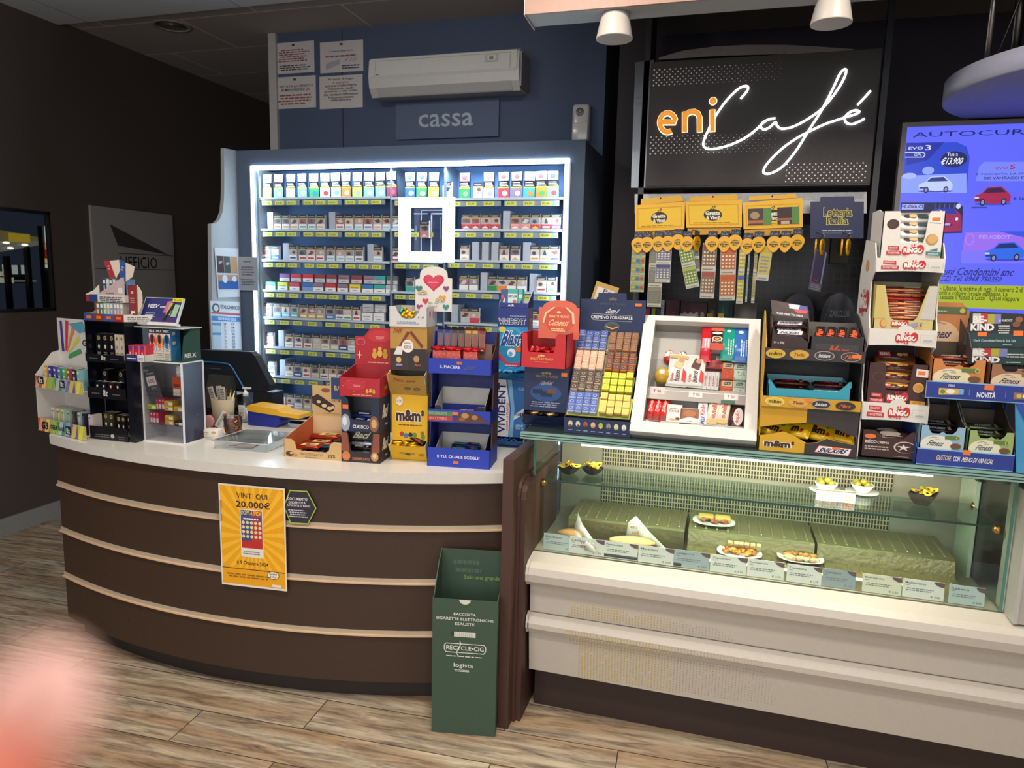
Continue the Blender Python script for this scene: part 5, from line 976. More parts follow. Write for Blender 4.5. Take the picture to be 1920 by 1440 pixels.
for i,(x,y,c,rz_,lb) in enumerate(((.02,.02,'d8cfc4',.15,'white ticket with a red ring lying in the clear tray'),(.06,.05,'a04850',-.1,'dark red ticket lying at the back of the clear tray'),(.085,.02,'d8c8c0',.25,'pink and white ticket lying at the right of the clear tray'))):
    mb=MB(); mb.box((0,0,0),(.1-.01*i,.06,.001),c); mb.deco((0,0,.001),(.1,0,0),(0,.06,0),[('e',.4,.5,.2,.22,'a83038'),('e',.4,.5,.15,.16,'d8c0b8'),('t','67',.33,.4,.14,.2,'a83038')] if i==0 else [('r',.1,.6,.7,.12,'b84850'),('r',.1,.2,.7,.1,'c89a90')]); inst(mb.mesh('ticket'),'paper_ticket',lb,'ticket','tickets in the clear tray',M1@TR(x,y,.004+i*.0014,0,0,rz_))
# ================================================================ sweets on the cash counter
def T3(name,label,cat,o,rz,group=None): return thing(name,label,cat,(o.x,o.y,o.z),rz,group)
def put(t,me,nm,lb,cat,grp,M_): return inst(me,nm,lb,cat,grp,wm(t)@M_)
GO='c9a45c'
# nocciolato carton
o,rz,W_=seat((533,856),(641,865),CT); t=T3('chocolate_bar_carton','tan and orange open carton of wrapped nougat bars reading NOCCIOLATO 25%','carton',o,rz); Dp=.25; Hf=Ht(o,822); pb=o+V((-Dp*math.sin(rz),Dp*math.cos(rz),0)); Hb=zrow(pb,778)-CT
carton(t,W_,Dp,Hf,Hb,'cda871','c9693c',fo=[(0,1),(.13,1),(.19,.85),(.22,.45),(.3,.4),(.72,.4),(.78,.5),(.8,.85),(.86,1),(1,1)],so=[(0,Hf),(1,Hb)],
 dec=[('t','NOCCIOLATO',.29,.17,.38,.13,'6b4a28',0,0),('t','25%',.76,.13,.13,.18,'4a3420'),('e',.1,.2,.07,.14,'5a3420'),('e',.13,.24,.03,.06,'d8b070'),('e',.2,.14,.04,.07,'c08a50'),('w',.35,.06,.25,.06,1,'8a6a40')],bdec=[('r',0,.0,1,1,'d9b98a')])
Hh=zrow(pb,722)-CT
mb=MB(); mb.box((0,Dp,Hb*.9),(W_,Dp+.003,Hh),'cda871'); mb.deco((0,Dp,Hb),(W_,0,0),(0,0,Hh-Hb),[('p',[(.0,.62),(.1,.72),(.42,.36),(.40,.2),(.32,.12),(.0,.4)],'3a2018'),('e',.32,.26,.05,.06,'d8c490'),('e',.22,.34,.05,.06,'d8c490'),('e',.12,.46,.04,.05,'d8c490'),('e',.38,.3,.03,.05,'d8c490'),('e',.25,.86,.08,.07,'8a5030'),('t','N°18%',.40,.50,.5,.24,'6b4a28',0,0),('t','25%',.70,.10,.22,.13,'4a3420'),('w',.15,.08,.4,.04,1,'a08050')]); mb.build('header_card',t)
mb=MB(); z0=zrow(pb,747)-CT; z1=zrow(pb,704)-CT; mb.box((W_*.34,Dp-.004,z0),(W_+.0,Dp-.001,z1),'cdb584'); mb.deco((W_*.34,Dp-.004,z0),(W_*.66,0,0),(0,0,z1-z0),[('r',.03,.03,.94,.94,'24406c'),('t','BARATTI',.12,.42,.6,.2,'c9b070'),('w',.3,.2,.4,.1,1,'c9b070')]); mb.build('blue_plate',t)
bars=[flowmesh(.15,.036,.02,'c84a34',[('r',.35,0,.65,1,'d8b468'),('e',.6,.5,.1,.3,'5a3020'),('w',.7,.2,.2,.5,2,'5a3a20')]),flowmesh(.15,.036,.02,'22304c',[('r',.0,0,.4,1,'d8bc80'),('e',.3,.5,.1,.3,'5a3020'),('t','18%',.6,.3,.2,.4,'c9b070')])]
k=0
for i,(x,y,z,r,m) in enumerate(((.09,.05,.0,.15,1),(.08,.1,.002,-.1,0),(.13,.08,.02,.3,1),(.08,.14,.02,-.05,0),(.14,.15,.02,.2,1),(.09,.19,.03,.05,0),(.15,.2,.03,.25,1),(.07,.06,.022,-.15,0),(.10,.17,.045,-.1,0))):
    put(t,bars[m],'nougat_bar','%s nougat bar in the tan carton, %s from the front'%(['red and gold','navy and gold'][m],ORD[i]),'chocolate bar','nougat bars in the tan carton',TR(min(x,W_-.085),y,z+.004+ (0),D(8),D(-4),r))
# Baci cartons
o,rz,W_=seat((641,865),(712,870),CT); rs=rz; Dp=.125; H1=Ht(o,808)-.0; H2=Ht(o,744)-H1
NV='1e2742'; BR_='8a4a34'
def script(s,x,y,w,h,c): return ('t',s,x,y,w,h,c,.25,.03)
def baci(o,z,H,lab,post,low,nm,colr,inner):
    t=T3('chocolate_carton',lab,'carton',V((o.x,o.y,z)),rz,'stacked dark chocolate cartons')
    fo=[(0,1),(.10,1),(.17,.93),(.24,.38),(.3,.34),(.7,.34),(.76,.38),(.80,.93),(.84,1),(1,1)]
    carton(t,W_,Dp,H,H,colr,inner,fo=fo,so=[(0,H),(1,H)],dec=[('p',[(0,.35),(.2,.35),(.16,.95),(0,.97)],post),('p',[(.8,.35),(1,.35),(1,.97),(.84,.97)],post)]+low,
      sdec=[('t','Baci',.22,.38,.62,.4,'e0d8c4',.25,.05),('r',.5,.15,.22,.06,'b8b4b0')])
    return t
t=baci(o,CT,H1,'lower dark chocolate carton with terracotta posts reading CARAMELLATO',BR_,[('t','CARAMELLATO',.28,.08,.46,.09,'c87a50'),('e',.12,.2,.11,.16,'c07848'),('e',.87,.22,.1,.15,'b88a58'),('e',.87,.24,.05,.08,'e0c08a'),('r',.03,.12,.14,.08,OR)],0,'2a2024','1c181c')
tl=t
bm=[flowmesh(.115,.034,.018,'262228',[script('Baci',.1,.2,.5,.6,'d8ccb0'),('r',.62,.0,.1,1,'b8bcc8')]),flowmesh(.115,.034,.018,'c0c4cc',[('r',.0,.1,.5,.8,'2a2a34'),('w',.55,.3,.4,.4,2,'3a3a44')])]
for i in range(4): put(t,bm[i%2],'wrapped_chocolate_bar','%s wrapped bar in the terracotta-posted lower carton, %s from bottom'%(['black','silver'][i%2],ORD[i]),'chocolate bar','bars in the lower dark carton',TR(W_/2,.035+i*.004,.006+i*.0195,D(14),0,rnd.uniform(-.03,.03)))
mb=MB(); mb.box((.004,.045,H1*.66),(W_-.004,.048,H1*.99),'231d22'); mb.deco((.004,.045,H1*.66),(W_-.008,0,0),(0,0,H1*.33),[script('Baci',.15,.15,.55,.7,'d8ccb0')]); mb.build('inner_card',t)
t=baci(o,CT+H1+.001,H2-.001,'upper navy chocolate carton reading CLASSICO with silver foil sweet picture',NV,[('t','CLASSICO',.30,.10,.42,.10,'e8e4dc',0,.02),('e',.11,.25,.12,.26,'9aa2b4'),('e',.09,.3,.06,.14,'d8dce8'),('e',.86,.25,.12,.24,'8a5a38'),('e',.86,.26,.07,.13,'d0a470'),('r',.04,.66,.15,.12,OR)],0,NV,'5a5c60')
for i in range(3): put(t,flowmesh(.11,.036,.02,'1e2c5c',[script('Baci',.1,.2,.5,.6,'d8dce8'),('r',.7,0,.12,1,'b8bcc8')]) if i<2 else flowmesh(.11,.036,.02,'2a3c74',[('r',.2,.3,.5,.4,'d8dce8')]),'wrapped_chocolate_bar','navy wrapped bar in the upper navy carton, %s from bottom'%ORD[i],'chocolate bar','bars in the upper navy carton',TR(W_/2,.035+i*.01,.006+i*.021,D(12)))
# red Teddy carton
zb=CT+H1+H2+.001
oo,rz2,W2=seat((636,742),(716,745),zb); rz2=rs; D2=.17
t=T3('bear_chocolate_carton','bright red open carton with golden bears and a rounded header, on the dark cartons','carton',oo,rz2); h1=Ht(oo,706); pb=oo+V((-D2*math.sin(rz2),D2*math.cos(rz2),0)); hb=zrow(pb,682)-zb; hh=zrow(pb,630)-zb; ha=zrow(pb,613)-zb
RD='b4202c'
def bears(x,y,s): 
    it=[]
    for i,c in enumerate(('d8a83a','e0b848','c8a034')): it+=[('e',x+i*s*.9,y+(s*.35 if i==1 else 0)*1.2,s*.42,s*.85,c),('e',x+i*s*.9,y+s*1.1+(s*.4 if i==1 else 0),s*.3,s*.5,c)]
    return it
stars=[('e',.1+.13*i,.55+.3*math.sin(i*2.1),.008,.014,'f0d0c0') for i in range(6)]
carton(t,W2,D2,h1,hb,RD,'a01c28',fo=[(0,1),(.25,.97),(1,.97)],so=[(0,h1),(.35,h1+.01),(1,hb)],dec=[('e',.38,.62,.26,.3,'c02a34'),('t','TEDDY',.33,.52,.2,.1,'e8a8a0')]+bears(.68,.28,.09)+[('w',.3,.08,.55,.08,1,'e0a080')]+stars,sdec=bears(.3,.4,.1)+stars)
fq=[(0,0),(W2,0),(W2,hh-hb+.012),(W2*.93,ha-hb-.004),(W2*.72,ha-hb),(W2*.4,ha-hb-.002),(W2*.25,hh-hb+.004),(W2*.22,hh-hb),(0,hh-hb)]
mb=MB(); mb.prism([(a,D2,hb+b) for a,b in fq],(0,.003,0),RD); mb.deco((0,D2,hb),(W2,0,0),(0,0,hh-hb),[('e',.62,1.02,.3,.22,'c43038'),('t','TEDDY',.52,.92,.22,.1,'e8a8a0'),('e',.15,.8,.12,.14,'c8606a'),('e',.15,.8,.09,.11,RD)]+bears(.5,.35,.15)+[('p',[(.1,.35),(.12,.5),(.14,.35),(.22,.33),(.14,.31),(.12,.16),(.10,.31),(.02,.33)],'f0d8d0'),('w',.3,.06,.6,.08,1,'e0a080')]); mb.build('header_card',t)
# dispenser boxes with hopper
def hopper(name,lab,o,rz,W,Dp,H,lip_z,lip_h,out,dec,ldec,inn='d8d2c4',lw=.02,sdec=(),side=None,card=1.0,grp=None,prot=.035):
    "box whose lower front opens into a protruding lip"
    t=T3(name,lab,'dispenser carton',o,rz,grp); z1=lip_z+lip_h*1.15
    mb=MB(); mb.box((0,.002,z1),(W,.005,H),out); mb.deco((0,.002,z1),(W,0,0),(0,0,H-z1),dec); mb.build('front_panel',t)
    mb=MB(); sd=side or out
    mb.box((0,.005,0),(.002,Dp,H),sd); mb.box((W-.002,.005,0),(W,Dp,H),sd); mb.box((0,Dp,0),(W,Dp+.002,H),sd); mb.box((.002,.005,0),(W-.002,Dp,.002),sd); mb.box((.002,.005,H-.002),(W-.002,Dp,H),sd)
    if sdec: mb.deco(*rside(Dp,H,W,.005),sdec)
    mb.build('box_body',t)
    mb=MB(); n=8; top=[(W*i/n-(.006 if i==0 else 0),lip_z+lip_h-.006*math.sin(PI*i/n)) for i in range(n+1)]
    P=[(0,.003,lip_z*.0+.004),(W,.003,.004)]+[(x,-prot,z) for x,z in top[::-1]]
    mb.prism(P,(0,.002,.0),out); 
    L0=V((0,.002,.004)); Uv=V((W,0,0)); Wv=V((0,-prot-.002,lip_z+lip_h-.004)); mb.deco(L0-V((0,.001,0)),Uv,Wv,ldec,.0008)
    for x in (0,W-.002): mb.prism([(x,.004,.004),(x,-prot,lip_z+lip_h-.002),(x,.004,z1)],(.002,0,0),inn)
    mb.build('hopper_lip',t); 
    mb=MB(); mb.box((.003,Dp*.5,.003),(W-.003,Dp*.5+.002,z1+.02),'3a3834'); mb.build('inner_back',t)
    return t,z1
o,rz,W_=seat((738,862),(802,864),CT); rz=rs+D(1); W_*=1.06; o.x-=.008; Hm=Ht(o,739)
MMY='e0ac10'
def mm(x,y,w,h): return [('t','m&m',x-.012,y-.012,w*.86+.024,h+.03,'e8e0d0',0,.09),('t','m&m',x,y,w*.86,h,'3a1c10',0,.05),('t','s',x+w*.88,y+h*.5,w*.1,h*.5,'3a1c10',0,.05)]
cand=[('e',.2,.1,.06,.05,'e0b020'),('e',.28,.14,.06,.05,'b03020'),('e',.4,.11,.07,.05,'2a78b0'),('e',.53,.13,.06,.05,'2a1c18'),('e',.65,.13,.06,.05,'4a8a3a'),('e',.88,.1,.06,.05,'3a8a4a'),('e',.86,.18,.05,.04,'9a5a20')]
t,z1=hopper('mm_dispenser','yellow sweet  an open front lip','',0,0,0,0,0,0,0,0,0) if 0 else hopper('sweet_dispenser','yellow sweet dispenser carton showing coloured sweets, standing on the white counter',o,rz,W_,.13,Hm,.0,Ht(o,829),MMY,mm(.12,.42,.80,.26)+[('w',.14,.33,.75,.04,1,'6a4010')]+cand+[('e',.22,.86,.1,.1,'e8d8c8'),('t','0,50',.15,.83,.14,.06,'8a4040')],[('e',.4,.4,.07,.06,'9a8a5a'),('e',.5,.38,.09,.07,'4a4640'),('e',.62,.4,.07,.06,'8a8a80'),('e',.86,.36,.08,.08,'8a8460'),('e',.3,.45,.06,.05,'a87a3a')],side='cfa012')
lz=Ht(o,829)
for i in range(7): put(t,flowmesh(.05,.04,.016,['e6b416','dca810'][i%2],[('e',.5,.5,.2,.3,['b03020','4a8a3a','3a1c10'][i%3]),('w',.1,.7,.8,.2,1,'5a3414')]),'sweet_sachet','small yellow sachet in the open lip of the yellow dispenser','sachet','sachets in the yellow dispenser',TR(.025+(i%3)*.035,-.006+(i//3)*.018,lz*.78+(i//3)*.008,rnd.uniform(-.4,.4),rnd.uniform(-.3,.3),rnd.uniform(-1,1)))
put(t,flowmesh(.065,.02,.01,'5a2a1c',[('w',.1,.3,.8,.4,1,'8a5040')]),'chocolate_stick','brown wrapped stick lying across the yellow sachets','chocolate stick',None,TR(W_*.72,.0,lz+.012,D(30),D(15),D(-20)))
# Twix dispenser on top
zb=CT+Hm+.001; GT='b48a3c'
ot=V((o.x-.008,o.y,zb)); Wt=W_*1.0+.004; Ht_=zrow(ot,612)-zb
t,z1=hopper('sweet_dispenser','gold and brown sweet dispenser carton with a 0,50 price disc',ot,rz,Wt,.13,Ht_,.0,zrow(ot,699)-zb,GT,
 [('r',.0,.0,.5,.50,'3c2a26'),('r',.5,0,.5,.50,'2c2826'),('p',[(.14,.38),(.5,.82),(.54,.88),(.46,.9),(.2,.5)],'7a3020'),('p',[(.86,.52),(.52,.88),(.58,.92),(.9,.58)],'7a3020'),('p',[(.1,.36),(.2,.55),(.36,.55),(.32,.36)],'e0dcd4'),('t','TWIX',.06,.86,.3,.1,'b02c28',.2,.03),('e',.48,.56,.16,.15,'ece6dc'),('t','€0,50',.38,.49,.2,.09,'3a3a40'),('w',.38,.62,.2,.05,2,'b03030'),('e',.24,.24,.07,.07,'d8b070'),('r',.16,.1,.18,.05,'8a8ac0'),('e',.72,.27,.08,.08,'b88a60'),('t','Mars',.66,.1,.2,.07,'c8603a',.2)],
 [('t','TWIX',.1,.62,.36,.18,'a03028',.15,.03),('t','caramel',.46,.62,.3,.12,'a03028',.15),('l',[(.3,.54),(.7,.6)],.008,'d8c080'),('e',.5,.28,.09,.06,'3a2c1c'),('e',.5,.28,.07,.04,'8a7a5a'),('e',.75,.27,.09,.06,'3a2c1c'),('e',.75,.27,.07,.04,'8a7a5a')],inn='d8cdb0',side='b88e44',sdec=[('e',.5,.7,.1,.03,'a86a3a')])
# heart box
zb=zb+Ht_+.001; oh=V((ot.x-.003,ot.y-.002,zb)); Wh=Wt+.004; hF=zrow(oh,574)-zb; Dh=.15
t=T3('heart_chocolate_carton','white chocolate carton with a big pink heart header and gold sweets in its round window','carton',oh,rz)
carton(t,Wh,Dh,hF,hF,'d2cfcc','b8b4b0',fo=[(0,1),(.17,1),(.22,.75),(.34,.45),(.5,.36),(.66,.45),(.78,.75),(.82,1),(1,1)],dec=[('t','€ 1,99',.76,.42,.16,.12,'4a4448'),('w',.18,.14,.62,.16,2,'8a96b0')],sdec=[('p',[(.3,.85),(.2,.7),(.28,.3),(.36,.7)],'c83048'),('p',[(.62,.85),(.52,.7),(.6,.3),(.7,.7)],'d09038')])
hz=zrow(oh+V((0,.1,0)),518)-zb; htop=zrow(oh+V((0,.1,0)),497)-zb; xo=Wh*.62; Wd=Wh*.98; H_=hz-hF*.75
def heartpts(cx,cy,s,asp=1.0,n=24):
    o_=[]
    for i in range(n):
        q=2*PI*i/n; o_.append((cx+s*16*math.sin(q)**3/16,cy+asp*s*(13*math.cos(q)-5*math.cos(2*q)-2*math.cos(3*q)-math.cos(4*q))/16))
    return o_
mb=MB(); arch=[(0,0),(Wd,0),(Wd,H_*.97),(Wd*.88,H_*.98)]+[(Wd*.5+Wd*.38*math.cos(a*PI/12),H_*.98+(htop-hz)*abs(math.sin(a*PI/12))**.6) for a in range(1,12)]+[(Wd*.12,H_*.95),(0,H_*.92)]
mb.prism([(xo-Wd*.12+a,.10,hF*.75+b) for a,b in arch],(0,.003,0),'dcd6ce')
dh=[('p',heartpts(.5,.86,.285,.98),'c02c48'),('p',heartpts(.49,.88,.235,.98),'cf3c58'),('w',.34,.84,.34,.03,1,'e8b0bc')]
for x,y,s_,c in ((.1,.66,.10,'2f7a72'),(.84,.68,.085,'8a3a78'),(.28,.30,.09,'c83a44'),(.12,.12,.09,'a03068'),(.84,.14,.09,'2f8a80'),(.74,.40,.1,'d89a40')): dh.append(('p',heartpts(x,y,s_,1.1,14),c))
for x,y in ((.2,.5),(.68,.30)):
    for r_,c in ((.13,'d8883a'),(.10,'d8cc60'),(.07,'4a7ab0'),(.04,'dcd6ce')): dh.append(('p',[(x+r_*math.cos(a*PI/8),y+r_*.9*math.sin(a*PI/8)) for a in range(9)],c))
dh+=[('t','dillo con',.36,.22,.26,.045,'5a5458'),('t','il cuore',.36,.13,.24,.045,'5a5458')]
mb.deco((xo-Wd*.12,.10,hF*.75),(Wd,0,0),(0,0,H_),dh); mb.build('header_card',t)
for i in range(12):
    mb=MB(); mb.blob((0,0,0),(.011,.008,.009),['d8a828:f','e0b840:f','3aa088:f'][0 if i%5 else 2],.12,8,6,i); inst(mb.mesh('foil_sweet'),'foil_sweet','%s foil sweet in the white heart carton'%('gold' if i%5 else 'green'),'sweet','foil sweets in the heart carton' ,wm(t)@TR(.042+(i%5)*.013,.012+(i//5)*.016,hF*.5+.012*(i//5)+.006*(i%2),0,0,i))
# ---- blue Lindt stand
o,rz,W_=seat((801,873),(916,883),CT); rz+=D(4); BLU='1c36a8'; Dp=.16
t=T3('blue_chocolate_stand','bright blue three-tier cardboard chocolate stand reading IL PIACERE and E TU, QUALE SCEGLI?','display stand',o,rz); H1=Ht(o,838); z2=Ht(o,790); h2=Ht(o,766)-z2; z3=Ht(o,699); h3=Ht(o,671)-z3; HT=z3+h3+.10
carton(t,W_,Dp,H1,H1,BLU,'1a3298',dec=[('t','E TU, QUALE SCEGLI?',.16,.46,.68,.17,'e4e2e8')],name='lower_tray')
sticker(t,W_*.42,-.001,H1*.2)
mb=MB(); s_=[(0,H1),(.03,H1),(.045,z2),(.0,z2),(.0,z2+h2),(.045,z2+h2),(.06,z3),(.0,z3),(.0,z3+h3),(Dp*.55,z3+h3+.05),(Dp*.6,HT),(Dp,HT),(Dp,H1)]
for x,nm in ((0,'side_panel'),(W_-.003,'side_panel')):
    mb=MB(); mb.prism([(x,a,b) for a,b in s_],(.003,0,0),'1b2f8c' if x==0 else '4a2a24'); mb.build(nm,t)
mb=MB(); mb.box((0,Dp-.003,0),(W_,Dp,HT),'16266c'); mb.build('back_panel',t)
carton(t,W_,Dp*.9,h2,h2,BLU,'1a3298',z=z2,dec=[('r',.0,.5,.4,.36,'4a7a50'),('t','NOCCIOLATTE',.03,.58,.28,.2,'9ac0a0'),('r',.0,.1,.4,.38,'a83a34'),('t','NOCCIONERO',.03,.2,.28,.2,'e0a090'),('p',[(.42,.1),(.5,.75),(.62,.9),(.8,.7),(.98,.1)],'5a3424'),('e',.6,.6,.06,.2,'b08a58'),('e',.75,.5,.05,.18,'a87a4a'),('e',.55,.3,.05,.15,'8a5a34'),('r',.40,.6,.09,.25,OR)],name='middle_tray')
carton(t,W_,Dp*.9,h3,h3,BLU,'1a3298',z=z3,dec=[('t','IL PIACERE',.19,.36,.32,.2,'e4e2e8'),('t','Lindt',.56,.32,.22,.3,'5a5478',.3)],name='upper_tray')
sticker(t,W_*.46,-.001,z3+h3*.65)
# inner cartons
def inner(z,h,lab,items,colr='d0ccc2'):
    c=thing('white_inner_carton',lab,'carton',(0,0,0)); c.matrix_basis=wm(t)@TR(.022,.03,z+.004)
    w=W_-.05; mb=carton(c,w,.12,h*.7,h*1.4,'2a2024' if items==0 else '22306c',colr,fo=[(0,1),(.1,1),(.2,.4),(.3,.1),(.62,.1),(.72,.4),(.85,1),(1,1)],so=[(0,h*.7),(.9,h*1.4),(1,h*1.4)]); return c,w
c,w=inner(z2,.085,'nearly empty white-lined carton on the middle tier of the blue stand',0)
for i in range(2): put(c,flowmesh(.10,.05,.014,'7a2c28',[('e',.4,.5,.2,.3,'d8a898'),('w',.6,.2,.3,.6,2,'e0c0b0')]),'chocolate_tablet','%s wrapped red chocolate tablet in the white-lined carton'%['lower','upper'][i],'chocolate','tablets on the middle tier',TR(w*.55,.04+i*.02,.005+i*.015,0,0,D(5*i)))
c,w=inner(.004,.075,'white-lined carton of blue and green tablets on the lowest tier of the blue stand',1,'c4c0b8')
for i in range(4): put(c,flowmesh(.125,.05,.014,'2a4ca8',[('r',.0,.0,.5,.3,'6ab07a'),('t','Lindt',.1,.45,.3,.35,'d8dce8',.2),('e',.72,.5,.16,.35,'4a2418'),('e',.8,.3,.1,.2,'a87a4a'),('r',.93,0,.07,1,'4a8a4a')]),'chocolate_tablet','blue and green wrapped tablet, %s from the bottom of the lowest tier'%ORD[i],'chocolate','tablets on the lowest tier',TR(w*.52,.05+i*.022,.008+i*.014,D(10),0,rnd.uniform(-.05,.05)))
# red bags
bm_=MB(); bw,bh=.062,.088
bm_.prism([(0,0,0),(bw,0,0),(bw-.003,.004,bh),(.003,.004,bh)],(0,.04,0),'c01a20:g'); bm_.deco(*front(bw,bh),[('r',.05,.72,.9,.26,'c8504a'),('e',.5,.35,.2,.14,'b01820'),('t','Lindt',.34,.32,.32,.08,'e0b080',.2),('p',[(.3,.02),(.6,.06),(.9,.25),(.8,.3),(.5,.14)],'e8d8d0')]+[('e',.1+.09*i,.75+.1*math.sin(i*1.7),.02,.015,'e8c050') for i in range(10)])
bm_.blob((bw*.3,.015,bh+.004),(bw*.42,.02,.011),'b8161e:f',.25,10,6,3); bm_.blob((bw*.75,.015,bh+.003),(bw*.3,.018,.009),'c82028:f',.25,10,6,5); me=bm_.mesh('red_gift_bag')
for i in range(3): put(t,me,'red_gift_bag','shiny red gift bag with ruffled top in the blue stand, %s of three'%['leftmost','middle','rightmost'][i],'gift bag','red gift bags on the top tier',TR(.012+[0,.058,.128][i],.018-.006*i,z3+.004))
# standing bars at the top back
cb=thing('bar_carton','low brown carton holding standing bars at the top back of the blue stand','carton',(0,0,0)); cb.matrix_basis=wm(t)@TR(.015,.082,z3+.005)
mb=MB(); mb.box((0,0,0),(W_-.03,.06,.105),'7a5a48'); mb.deco(*front(W_-.03,.105),[('w',.05,.8,.5,.1,1,'c8a080')]); mb.build('carton_body',cb); sb=['24306a','24306a','3a3436','3a3436','6a4424','6a4424','7a3424']
for i in range(7):
    mb=MB(); c=sb[i]; mb.prism([(0,0,0),(.024,0,0),(.026,0,.085),(-.002,0,.085)],(0,.012,0),c+':g'); mb.deco((0,0,0),(.024,0,0),(0,0,.085),[('e',.5,.5,.28,.32,'8a5038'),('r',.05,.85,.9,.15,c if c!='6a4424' else 'c8943a'),('w',.2,.05,.6,.08,1,'d8d0c8')]); mb.prism([(-.003,-.002,.085),(.027,-.002,.085),(.022,-.006,.098),(.002,-.006,.098)],(0,.01,0),c+':f')
    put(t,mb.mesh('bar'),'standing_chocolate_bar','%s standing chocolate bar, %s from the left at the top of the blue stand'%({'24306a':'navy','3a3436':'charcoal','6a4424':'gold-topped','7a3424':'rust'}[c],ORD[i]),'chocolate bar','standing bars at the top back of the blue stand',TR(.02+i*.0285,.068,z3+.085,D(-4),0,rnd.uniform(-.1,.1)))
# ---- Vivident dispensers
oV=at(930,836,Z=CT); rv=rs-D(2); WV=at(986,838,Z=CT).x-oV.x
z0=CT
Hl=zrow(oV,711)-z0
LB='2f6cae'
t,z1=hopper('gum_dispenser','lower blue gum dispenser carton with navy lettering written upwards on white',oV,rv,WV,.12,Hl,0,Ht(oV,820),LB,[('p',[(0,0),(.42,0),(.45,.5),(.3,1),(0,1)],'dfe0e4'),('tr','VIVIDENT',.04,.06,.26,.88,'1c2a64'),('tr','AGISCE LA PLACCA',.33,.1,.08,.5,'c0384c'),('t','€0,20',.72,.82,.2,.06,'a8c8e8'),('t','100%',.68,.14,.26,.09,'b8d0e8'),('p',[(.55,.38),(.95,.52),(1,.44),(.6,.3)],'d0dce8'),('t','vivident',.6,.38,.3,.06,'1c2a64'),('p',[(.45,0),(.5,.5),(.35,1),(.5,1),(.62,.5),(.58,0)],'7ab0d8')],[('w',.3,.3,.5,.2,2,'8ac0e0')],inn='d0d4d8',side='2a5a9c')
for i in range(4): put(t,flowmesh(.05,.02,.012,['2a4ca0','3a6cc0'][i%2],[('w',.2,.2,.6,.5,1,'a8c8e8')]),'gum_sachet','blue gum sachet in the lip of the lower gum dispenser','gum','sachets in the lower gum dispenser',TR(.022+i*.02,.0,Ht(oV,820)*.75,D(60),0,D(70+i*8)))
zb=CT+Hl+.001; ov=V((oV.x-.004,oV.y,zb)); Hu=zrow(ov,576)-zb; BB='1e86c0'
t,z1=hopper('gum_dispenser','upper blue gum dispenser carton with a big round bright blue picture',ov,rv,WV+.004,.12,Hu,0,zrow(ov,695)-zb,BB,[('r',0,.70,1,.3,'1f2f78'),('w',.4,.86,.55,.03,1,'8a96c0'),('t','VIVIDENT',.02,.73,.92,.10,'e8ecf4',0,.08),('t','VIVIDENT',.04,.735,.88,.09,'1c2450',0,.03),('e',.5,.36,.48,.34,'3aa0d0'),('e',.5,.36,.42,.29,'2488b8'),('e',.16,.65,.12,.05,'d8c848'),('t','Blast',.08,.38,.82,.26,'e8f0f4',.2,.09),('t','Blast',.1,.39,.78,.24,'1c4a90',.2,.03),('e',.48,.28,.14,.07,'e8f0f4'),('e',.45,.26,.07,.04,'5ab0e0'),('r',.62,.3,.26,.08,'e0682c'),('p',[(.06,.2),(.35,.06),(.7,.06),(.98,.16),(.96,.22),(.68,.12),(.35,.12),(.1,.27)],'c83058'),('w',.25,.07,.5,.03,1,'e8c8d0')],[('w',.2,.4,.6,.2,2,'2a4a6a')],inn='cfd4d8',side='8a7aa0',sdec=[('e',.5,.7,.35,.12,'c88a70'),('r',.1,.2,.8,.3,'5a5aa8'),('w',.2,.82,.6,.05,1,'e0d0c0')])
for i in range(5): put(t,flowmesh(.045,.022,.014,['3ab0d8','1c80b8','a8d8e8'][i%3],[('w',.2,.2,.6,.5,1,'e0f0f8')]),'gum_sachet','pale blue gum sachet in the lip of the upper gum dispenser','gum','sachets in the upper gum dispenser',TR(.02+i*.018,.0,(zrow(ov,695)-zb)*.8,D(20),0,i))
zb=zb+Hu+.001; oa=V((ov.x+.004,ov.y+.0,zb)); t=T3('gum_tray','small blue tray of gum boxes on top of the gum dispensers','tray',oa,rv); ha=zrow(oa,575)-zb+.002; Wa=WV
carton(t,Wa,.12,.02,.03,'24307c','c8ccd0',fo=[(0,1),(1,1)],so=[(0,.02),(1,.075)],dec=[('t','AIR',.3,.2,.22,.5,TW)])
def gumbox(c,lb,x,w,h,dec): mb=MB(); mb.box((0,0,0),(w,.045,h),c+':g'); mb.deco(*front(w,h),dec); put(t,mb.mesh('gum_box'),'gum_box',lb,'gum box','gum boxes in the top tray',TR(x,.015,.004))
gumbox('1f2c70','navy gum box at the left of the small top tray',.004,.03,.075,[('t','A',.3,.2,.5,.3,TW,.2),('e',.3,.55,.2,.12,'c05070')])
gumbox('2f9a88','green gum box with a pale printed face, in the middle of the small top tray',.036,.045,.077,[('r',.02,.05,.96,.68,'c8dcd4'),('t','MYUM',.08,.5,.8,.16,'1c2a64'),('e',.7,.28,.2,.12,'c85a6a'),('w',.1,.12,.5,.12,2,'b89a6a')])
gumbox('3aa890','green gum box at the right of the small top tray',.083,.02,.077,[('r',.1,.5,.8,.2,'c8dcd4'),('p',[(0,0),(1,.5),(1,0)],'1f2c70')])
# ================================================================ on top of the glass case
TZ=1.166
